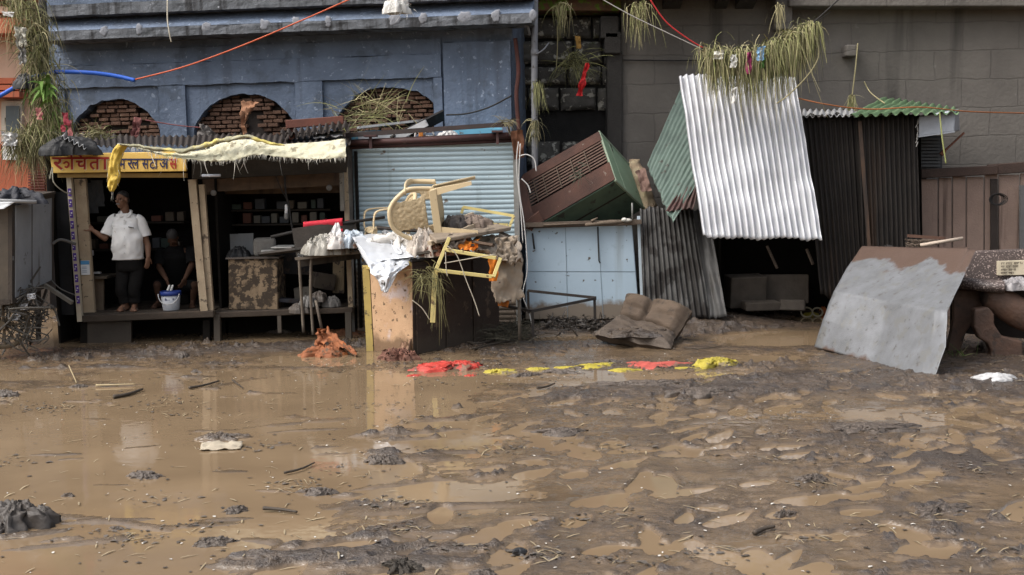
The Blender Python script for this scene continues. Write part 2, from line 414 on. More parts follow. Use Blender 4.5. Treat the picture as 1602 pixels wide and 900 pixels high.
def water_mat():
    m = bpy.data.materials.new('muddy_water'); m.use_nodes = True; nt = m.node_tree; N = nt.nodes; L = nt.links; b = N['Principled BSDF']
    tc = N.new('ShaderNodeTexCoord')
    def nz(sc, d=4):
        n = N.new('ShaderNodeTexNoise'); n.inputs['Scale'].default_value = sc; n.inputs['Detail'].default_value = d; L.new(tc.outputs['Object'], n.inputs['Vector']); return n.outputs['Fac']
    r = N.new('ShaderNodeMapRange'); L.new(nz(1.1, 6), r.inputs['Value']); r.inputs['From Min'].default_value = .35; r.inputs['From Max'].default_value = .65
    x = N.new('ShaderNodeMix'); x.data_type = 'RGBA'; L.new(r.outputs[0], x.inputs[0]); x.inputs[6].default_value = (.215, .152, .092, 1); x.inputs[7].default_value = (.170, .119, .072, 1)
    L.new(x.outputs[2], b.inputs['Base Color']); b.inputs['Roughness'].default_value = .045; b.inputs['IOR'].default_value = 1.36
    bp = N.new('ShaderNodeBump'); bp.inputs['Strength'].default_value = .05; bp.inputs['Distance'].default_value = .02
    L.new(nz(9, 3), bp.inputs['Height']); L.new(bp.outputs[0], b.inputs['Normal'])
    return m
mb = MB(); mb.grid(lambda u, v: V(-30 + 60 * u, 3 + 17 * v, 0), 30, 17)
wo = mb.build('water', water_mat(), loc=(0, 0, 0)); tag(wo, None, None, None, 'structure')
# ================================================================ buildings
class Facade:
    def __init__(s, A, ang):
        s.A = Vector(A); s.D = V(math.cos(ang), -math.sin(ang), 0); s.N = V(-math.sin(ang), -math.cos(ang), 0)
    def pt(s, px, py, off=0.):
        d = ray(px, py); C = V(0, 0, CAMH); t = ((s.A - C).dot(s.N) + off) / d.dot(s.N); return C + d * t
    def S(s, px, py=150, off=0.): return (s.pt(px, py, off) - s.A).dot(s.D)
    def Z(s, py, px=500, off=0.): return s.pt(px, py, off).z
    def P(s, a, z, off=0.): return V(s.A.x, s.A.y, 0) + s.D * a + s.N * off + V(0, 0, z)
    def box(s, mb, a0, z0, a1, z1, o0, o1):
        P = s.P
        return mb.hexa([P(a0, z0, o1), P(a1, z0, o1), P(a1, z0, o0), P(a0, z0, o0), P(a0, z1, o1), P(a1, z1, o1), P(a1, z1, o0), P(a0, z1, o0)])
BLUE = M('blue_plaster', (.135, .172, .24), (.095, .122, .172), 1.6, .85, bump=.8, bscale=20, contrast=.14, streak=((.075, .09, .12), 3.2, .56), spots=((.22, .26, .33), 13, .625), second=((.088, .110, .148), 3.1, .53))
LEDGE = M('stained_ledge', (.17, .18, .20), (.055, .06, .065), 5, .85, bump=.6, streak=((.03, .03, .032), 6, .50), spots=((.40, .42, .46), 7, .70))
BRICK = M('old_brick', (.155, .085, .055), (.085, .050, .036), 9, .9, bump=.7, bscale=60, spots=((.21, .16, .12), 14, .64))
BLACK = M('inner_shade_black', (.010, .009, .008), rough=.95, bump=0, spec=.1)  # near-black wall colour stands in for the shade inside the shed
F = Facade(at(803, 150, 16.1), math.radians(8))
bb = thing('blue_building', 'blue plastered building with three brick filled arches above the stalls', 'building', F.P(-3.4, 0, 0))
sL, sR = F.S(76), 0.0
mb = MB()
ARCH = []
for (l, r, ap, apx, zb) in ((106, 249, 155, 172, 214), (301, 461, 147, 380, 205), (523, 696, 136, 598, 196)):
    ARCH.append((F.S(l), F.S(r), F.Z(ap, apx), F.Z(zb, (l + r) / 2)))
def arch_z(a):
    for a0, a1, zt, zb in ARCH:
        if a0 < a < a1:
            t = abs((a - (a0 + a1) / 2) / ((a1 - a0) / 2))
            return zb + (zt - zb) * max(0, 1 - t ** 2.0) ** .62 + .028 * mn.fractal(V(a * 9, 0, zt), 1, 2, 4), zb - .12
    return None
TOP = F.Z(-190, 500)
ss = sorted(set([sL + (sR - sL) * i / 190 for i in range(191)] + [x for A in ARCH for x in (A[0] + 1e-3, A[1] - 1e-3, A[0], A[1])]))
for a0, a1 in zip(ss, ss[1:]):
    z0, z1 = arch_z(a0), arch_z(a1); mid = arch_z((a0 + a1) / 2)
    if mid is None:
        mb.add([F.P(a0, -.3), F.P(a1, -.3), F.P(a1, TOP), F.P(a0, TOP)], [(0, 1, 2, 3)])
    else:
        za = z0[0] if z0 else mid[1]; zb_ = z1[0] if z1 else mid[1]; lo = mid[1]
        mb.add([F.P(a0, za), F.P(a1, zb_), F.P(a1, TOP), F.P(a0, TOP)], [(0, 1, 2, 3)])
        mb.add([F.P(a0, -.3), F.P(a1, -.3), F.P(a1, lo), F.P(a0, lo)], [(0, 1, 2, 3)])
        mb.add([F.P(a0, za), F.P(a1, zb_), F.P(a1, zb_, -.22), F.P(a0, za, -.22)], [(0, 1, 2, 3)])
        mb.add([F.P(a0, lo), F.P(a1, lo), F.P(a1, lo, -.22), F.P(a0, lo, -.22)], [(3, 2, 1, 0)])
mb.add([F.P(sL, -.3), F.P(sL, TOP), F.P(sL, TOP, -4), F.P(sL, -.3, -4)], [(0, 1, 2, 3)])
mb.add([F.P(sR, -.3), F.P(sR, TOP), F.P(sR, TOP, -4), F.P(sR, -.3, -4)], [(3, 2, 1, 0)])
mb.add([F.P(sL, TOP), F.P(sR, TOP), F.P(sR, TOP, -4), F.P(sL, TOP, -4)], [(0, 1, 2, 3)])
mb.build('wall', BLUE, bb)
mb = MB(); zf = F.Z(133, 300); zq = F.Z(98, 300); zlow = F.Z(232, 400)
def rough_box(a0, z0, a1, z1, o1, wob=.012, n=60):
    def fn(u, v):
        a = lerp(a0, a1, u); z = lerp(z0, z1, v)
        if v < .02 or v > .98: z += wob * mn.fractal(V(a * 5, z * 3, 2), 1, 2, 3)
        e = min(u, 1 - u, v, 1 - v)
        return F.P(a, z, o1 + .006 * mn.fractal(V(a * 6, z * 6, 1), 1, 2, 3))
    mb.grid(fn, n, 14)
    for (x0, y0, x1, y1) in ((a0, z0, a1, z0), (a0, z1, a1, z1), (a0, z0, a0, z1), (a1, z0, a1, z1)):
        mb.add([F.P(x0, y0, o1 + .003), F.P(x1, y1, o1 + .003), F.P(x1, y1, -.02), F.P(x0, y0, -.02)], [(0, 1, 2, 3)])
rough_box(F.S(84), zf, F.S(692), zq, .055, .02)
rough_box(F.S(84), zq + .006, F.S(692), F.Z(74, 300), .026, .01)
for a, b in ((84, 104), (250, 292), (463, 506), (679, 693)): rough_box(F.S(a), zlow, F.S(b), zf - .004, .05, .01, 10)
rough_box(F.S(696), zlow, -.02, F.Z(66, 750), .075, .01, 24)
mb.build('pilaster_relief', BLUE, bb)
mb = MB()
za, zb_ = F.Z(48, 500, .5), F.Z(33, 500, .5)
def lip(a0, a1, z0, z1, o, seed):
    n = 150
    def fn(u, v):
        a = lerp(a0, a1, u)
        return F.P(a, lerp(z0, z1, v) + .012 * mn.fractal(V(a * 3, v, seed), 1, 2, 4), o + .012 * mn.fractal(V(a * 4, v * 2, seed + 3), 1, 2, 4))
    mb.grid(fn, n, 4)
    mb.grid(lambda u, v: F.P(lerp(a0, a1, u), z0 + .012 * mn.fractal(V(lerp(a0, a1, u) * 3, 0, seed), 1, 2, 4), lerp(o - .01, 0, v)), n, 2)
    mb.add([F.P(a1, z0, o), F.P(a1, z1, o), F.P(a1, z1, 0), F.P(a1, z0, 0)], [(0, 3, 2, 1)])
    mb.add([F.P(a0, z0, o), F.P(a0, z1, o), F.P(a0, z1, 0), F.P(a0, z0, 0)], [(0, 1, 2, 3)])
a0, a1 = F.S(60, 50, .5), F.S(832, 40, .5)
lip(a0, a1, za, zb_, .5, 1)
co_b = mb.build('cornice', LEDGE, bb)
mb = MB(); zc = F.Z(14, 500, .2); zd = F.Z(9, 500, .45)
mb.add([F.P(a0, zb_ + .004, .49), F.P(a1, zb_ + .004, .49), F.P(a1, zc, .18), F.P(a0, zc, .18)], [(0, 1, 2, 3)])
mb.add([F.P(a1, zb_, .49), F.P(a1, zc, .18), F.P(a1, zb_, 0)], [(0, 2, 1)])
F.box(mb, a0, zc - .01, a1, zd + .02, -.1, .15)
mb.build('cornice_slope', BLUE, bb)
mb = MB(); lip(a0, a1, zd, zd + .16, .46, 7)
mb.build('upper_ledge', LEDGE, bb)
mb = MB(); F.box(mb, a0, zd + .12, a1, zd + .9, 0.01, .40); mb.build('parapet', BLUE, bb)
for px in (165, 215, 322, 420, 470, 520, 618, 668, 725, 775, 826):      # mortar dabs on the cornice lip
    c = F.pt(px + R.uniform(-8, 8), 36 + (500 - px) * .038, .495); mb = mound(V(0, 0, 0), .09 * R.uniform(.6, 1.3), .08, .018, int(px), n=16, m=6, rough=1.5); mb.v = [tuple(c + F.D * a - V(0, 0, 1) * b_ + F.N * d_) for a, b_, d_ in mb.v]
    mb.build('mortar_dab', M('mortar', (.24, .25, .28), (.17, .175, .19), 9, .9), bb, True)
for k, (s0, s1, zt, zb) in enumerate(ARCH):
    mb = MB(); ch = .062; z = zb - .14; row = 0
    back = MB(); F.box(back, s0 - .1, zb - .2, s1 + .1, zt + .1, -.34, -.20)
    while z < zt + .05:
        a = s0 - .1 - (row % 2) * .09
        while a < s1 + .1:
            wd = .165 * R.uniform(.85, 1.1); o = -.085 + R.uniform(-.04, .025)
            hole = (k == 1 and abs(a + wd / 2 - F.S(388)) < .13 and z < F.Z(176, 388)) or (k == 0 and a + wd / 2 < F.S(140) and z > F.Z(186, 130)) \
                or (k == 2 and abs(a - F.S(690)) < .1 and z < zb + .1)
            if not hole and R.random() > .07:
                q = [F.P(a + .008, z + .006, o), F.P(a + wd - .008, z + .006, o + R.uniform(-.006, .006)), F.P(a + wd - .008, z + .006, -.21), F.P(a + .008, z + .006, -.21)]
                h = ch - .012 + R.uniform(-.008, .005)
                mb.hexa(q + [p + V(0, 0, h) for p in q])
            a += wd
        z += ch; row += 1
    o = mb.build('brick_infill', BRICK, bb, mods=[BEV(.008, 1)])
    back.build('mortar_backing', M('dark_mortar', (.045, .036, .03), (.025, .02, .018), 8, .95), o)

# ---- far left: peach and orange house behind the cart
def vmul(p): return V(p.x, p.y, 0)
ob = thing('orange_house', 'peach and orange painted house glimpsed behind the grass hung post', 'building', vmul(at(-60, 300, 19.5)))
PEACH = M('peach_paint', (.66, .46, .33), (.56, .38, .28), 3, .8, bump=.2); ORG_P = M('orange_paint', (.40, .11, .05), (.30, .085, .045), 3, .75, bump=.2, streak=((.16, .06, .04), 4, .6), mud=((.05, .038, .03), 1.75, .2))  # orange wall turns darker towards the bottom
def pxbox(mb, x0, y0, x1, y1, Y, depth):
    a, b, c, d = at(x0, y1, Y), at(x1, y1, Y), at(x1, y0, Y), at(x0, y0, Y); k = V(0, depth, 0)
    return mb.hexa([a, b, b + k, a + k, d, c, c + k, d + k])
mb = MB(); pxbox(mb, -320, -40, 72, 226, 19.6, 3); mb.build('wall', PEACH, ob)
mb = MB(); pxbox(mb, -330, 226, 78, 560, 19.3, 3.2); mb.build('lower_wall', ORG_P, ob)
for i, (y0, y1, Y) in enumerate(((-30, -2, 19.2), (10, 20, 19.3), (28, 52, 19.1), (122, 131, 19.4), (133, 141, 19.3), (143, 152, 19.2))):
    mb = MB(); pxbox(mb, -330, y0, 30 if i > 2 else 44, y1, Y, .5); mb.build('moulding', ORG_P if i != 1 else PEACH, ob)
mb = MB(); pxbox(mb, 2, 158, 34, 222, 19.5, .2); wi = mb.build('window_frame', M('cream_paint', (.55, .5, .42), rough=.7), ob)
mb = MB(); pxbox(mb, 9, 166, 30, 214, 19.47, .06); mb.build('pane', M('window_glass', (.10, .12, .13), rough=.12, bump=0), wi)
mb = MB(); pxbox(mb, 4, 226, 27, 250, 19.24, .04); mb.build('white_notice', flat('white_paint', (.72, .72, .7)), ob)
mb = MB()
for i in range(16): pxbox(mb, 44, 232 + i * 4.4, 70, 234.6 + i * 4.4, 19.24, .05)
mb.build('brick_column', M('dark_red_brick', (.13, .045, .03), (.09, .035, .03), 8, .9), ob)

# ---- dark rubble stone wall between the two buildings
SW = thing('rubble_stone_wall', 'dark rubble stone wall with lichen beside the drainpipe', 'wall', vmul(at(885, 300, 17.4)))
STONE = M('lichen_stone', (.11, .105, .095), (.05, .047, .043), 4, .95, bump=1., bscale=22, spots=((.34, .33, .29), 8, .56), second=((.10, .105, .06), 3, .62))
mb = MB(); y = 24; row = 0
rowh = [38, 40, 33, 40, 44, 42, 36, 42, 40, 44, 44, 44]
for rh in rowh:
    x = 790 - R.uniform(0, 20)
    while x < 985:
        wpx = R.uniform(34, 62); Yf = 17.4 + R.uniform(-.06, .06)
        if row == 4 and R.random() < .8: Yf += .16
        c0, c1 = at(x + 2, y + rh - 2, Yf), at(x + wpx - 2, y + 2, Yf)
        sd = R.random() * 50
        def fn(u, v, c0=c0, c1=c1, sd=sd):
            e = min(u, 1 - u) * (c1.x - c0.x); e2 = min(v, 1 - v) * (c1.z - c0.z); r = min(e, e2)
            b = .085 * min(1, (r / .05)) ** .5
            n = mn.fractal(V(u * 4 + sd, v * 4, sd), 1, 2, 4)
            return V(lerp(c0.x, c1.x, u) + .012 * mn.noise(V(v * 5, sd, u * 3)), c0.y - b - .03 * n + .06, lerp(c0.z, c1.z, v) + .012 * mn.noise(V(u * 5, sd, v * 3)))
        mb.grid(fn, 14, 10)
        x += wpx
    y += rh; row += 1
mb.build('stone_facing', STONE, SW, True)
mb = MB(); pxbox(mb, 780, -200, 990, 560, 17.50, .5); mb.build('mortar_core', M('black_mortar', (.022, .021, .02), (.012, .012, .012), 6, .95, bump=.6), SW)
mb = MB(); pxbox(mb, 832, -8, 972, 17, 17.0, .5); lg = mb.build('ledge', M('mossy_ledge', (.16, .075, .04), (.09, .06, .035), 6, .9, spots=((.10, .15, .02), 7, .5), bump=.6), SW, mods=[BEV(.02)])
mb = MB(); pxbox(mb, 826, -40, 975, -8, 16.8, .7); mb.build('coping', M('dark_coping', (.05, .047, .043), rough=.9), SW)

# ---- grey block building on the right
GW = thing('grey_block_building', 'dark grey block walled building rising behind the tin sheds', 'building', vmul(at(1290, 300, 17.2)))
def block_mat():
    m = M('grey_block', (.155, .141, .125), (.108, .098, .088), 1.6, .9, bump=.0, bscale=18, streak=((.05, .046, .042), 1.6, .60), spots=((.16, .15, .135), 5, .66))
    nt = m.node_tree; N = nt.nodes; L = nt.links; b = N['Principled BSDF']
    tc = N.new('ShaderNodeTexCoord'); mp = N.new('ShaderNodeMapping'); mp.inputs['Rotation'].default_value = (PI / 2, 0, 0); L.new(tc.outputs['Object'], mp.inputs['Vector'])
    br = N.new('ShaderNodeTexBrick'); br.inputs['Scale'].default_value = 1; br.inputs['Brick Width'].default_value = .85; br.inputs['Row Height'].default_value = .43
    br.inputs['Mortar Size'].default_value = .012; br.inputs['Mortar Smooth'].default_value = .4
    wn = N.new('ShaderNodeTexNoise'); wn.inputs['Scale'].default_value = 2.5; L.new(tc.outputs['Object'], wn.inputs['Vector'])
    va = N.new('ShaderNodeVectorMath'); va.operation = 'MULTIPLY_ADD'; L.new(wn.outputs['Color'], va.inputs[0]); va.inputs[1].default_value = (.09, .09, .09); L.new(mp.outputs[0], va.inputs[2])
    L.new(va.outputs[0], br.inputs['Vector'])
    src = b.inputs['Base Color'].links[0].from_socket; mf = N.new('ShaderNodeMath'); mf.operation = 'MULTIPLY'; mf.inputs[1].default_value = .22; L.new(br.outputs['Fac'], mf.inputs[0])
    mx = N.new('ShaderNodeMix'); mx.data_type = 'RGBA'; L.new(mf.outputs[0], mx.inputs[0]); L.new(src, mx.inputs[6]); mx.inputs[7].default_value = (.06, .055, .05, 1); L.new(mx.outputs[2], b.inputs['Base Color'])
    n2 = N.new('ShaderNodeTexNoise'); n2.inputs['Scale'].default_value = 16; n2.inputs['Detail'].default_value = 6; L.new(tc.outputs['Object'], n2.inputs['Vector'])
    sb = N.new('ShaderNodeMath'); sb.operation = 'MULTIPLY_ADD'; L.new(br.outputs['Fac'], sb.inputs[0]); sb.inputs[1].default_value = -1.0; L.new(n2.outputs['Fac'], sb.inputs[2])
    bp = N.new('ShaderNodeBump'); bp.inputs['Strength'].default_value = .6; bp.inputs['Distance'].default_value = .018; L.new(sb.outputs[0], bp.inputs['Height']); L.new(bp.outputs[0], b.inputs['Normal'])
    return m
GB = block_mat()
mb = MB(); pxbox(mb, 972, -420, 2050, 640, 17.2, 4); mb.build('wall', GB, GW)
mb = MB(); pxbox(mb, 1235, -6, 2050, 10, 16.85, .5); mb.build('string_course', GB, GW, mods=[BEV(.02)])
for x0, x1 in ((1036, 1064), (1118, 1136), (1150, 1178)):
    a = at(x0, -16, 17.2); b = at(x1, -16, 17.2)
    pr = [(17.25, -.2), (16.5, -.2), (16.5, -.05), (16.75, .05), (16.95, .22), (17.25, .3)]
    mb = MB(); mb.prism([V(a.x, yy, a.z - dz) for yy, dz in pr], V(b.x - a.x, 0, 0)); mb.build('corbel', M('dark_corbel', (.05, .045, .04), rough=.9, bump=.5), GW)
mb = MB(); a = at(940, -16, 16.3); b = at(1238, -16, 16.3)
mb.hexa([V(a.x, 16.2, a.z), V(b.x, 16.2, a.z), V(b.x, 17.3, a.z), V(a.x, 17.3, a.z), V(a.x, 16.2, a.z + .2), V(b.x, 16.2, a.z + .2), V(b.x, 17.3, a.z + .2), V(a.x, 17.3, a.z + .2)])
mb.build('balcony_slab', M('dark_corbel', (.05, .045, .04)), GW)
for q_ in ((1213, -20, 1240, 46), (1324, 70, 1344, 88)): mb = MB(); pxbox(mb, *q_, 16.95, .3); mb.build('stone_bracket', GB, GW, mods=[BEV(.02)])
for x0, y0, x1, y1 in ((940, 25, 968, 60), (946, 50, 972, 84), (950, 80, 974, 500)): mb = MB(); pxbox(mb, x0, y0, x1, y1, 17.05 if y1 < 100 else 17.12, .5); mb.build('corner_column', M('dark_column', (.05, .046, .042), (.03, .028, .026), 3, .9, bump=.6), GW, mods=[BEV(.02)])

# ---- drainpipe
dp = thing('drainpipe', 'grey vertical drainpipe on the corner of the blue building', 'pipe', vmul(at(837, 300, 15.95)))
PIPE = M('grey_pvc', (.20, .205, .22), (.13, .13, .14), 3, .5, bump=.05, spots=((.06, .055, .05), 8, .63))
mb = MB(); mb.tube([at(837, -30, 15.95), at(836, 120, 15.95), at(837, 268, 15.95), at(837, 300, 15.95)], .045, 14); mb.build('pipe', PIPE, dp, True)
for y in (78, 205): mb = MB(); mb.tube([at(836.5, y, 15.95), at(836.5, y + 9, 15.95)], .055, 14); mb.build('coupling', PIPE, dp, True)
mb = MB(); mb.tube(spline([at(839, 85, 15.9), at(850, 78, 15.95), at(858, 68, 16.1)], 5), .012, 6); mb.build('branch_fitting', PIPE, dp, True); mb = MB(); mb.tube([at(818, 37, 15.8), at(826, 42, 15.85), at(829, 55, 15.9)], .02, 6); mb.build('branch_fitting', PIPE, dp, True)
o = MB().tube(spline([at(806, 60, 16.0), at(811, 110, 15.95), at(808, 150, 15.95), at(812, 205, 15.95)], 8), [.03] * 25, 6, flat=.4).build('rag', M('maroon_rag', (.10, .035, .03), (.06, .03, .025), 8, .95), smooth=True)
tag(o, 'dark maroon rag hanging down the right edge of the blue wall', 'rag')

# ================================================================ the two wooden stalls on the left
WOOD = M('dark_wood', (.085, .062, .045), (.045, .034, .027), 6, .85, bump=.5, streak=((.03, .024, .02), 7, .56), mud=((.055, .042, .032), .35, .25))
BEIGE = M('flaking_beige_wood', (.40, .32, .22), (.27, .205, .14), 5, .8, bump=.4, spots=((.10, .075, .055), 9, .60), mud=((.30, .23, .10), .3, .12))
INTER = M('shade_dark_boards', (.014, .012, .0105), (.008, .007, .006), 3, .95, bump=.3, spec=.1)  # near-black colour puts the shade inside the stalls into the boards
YEL = M('sign_yellow', (.82, .56, .15), (.72, .46, .12), 4, .6, bump=.1, spots=((.32, .20, .08), 7, .66))
s1 = thing('market_stall', 'wooden stall with yellow painted signboard where a man stands', 'stall', vmul(at(215, 500, 14.9)))
mb = MB(); tl, tr, br_, bl = at(77, 241, 14.55), at(291, 237, 14.55), at(291, 268, 14.55), at(82, 271, 14.55)
k = V(0, .05, 0)
mb.hexa([bl, br_, br_ + k, bl + k, tl, tr, tr + k, tl + k]); sgn = mb.build('signboard', YEL, s1, mods=[BEV(.006, 1)])
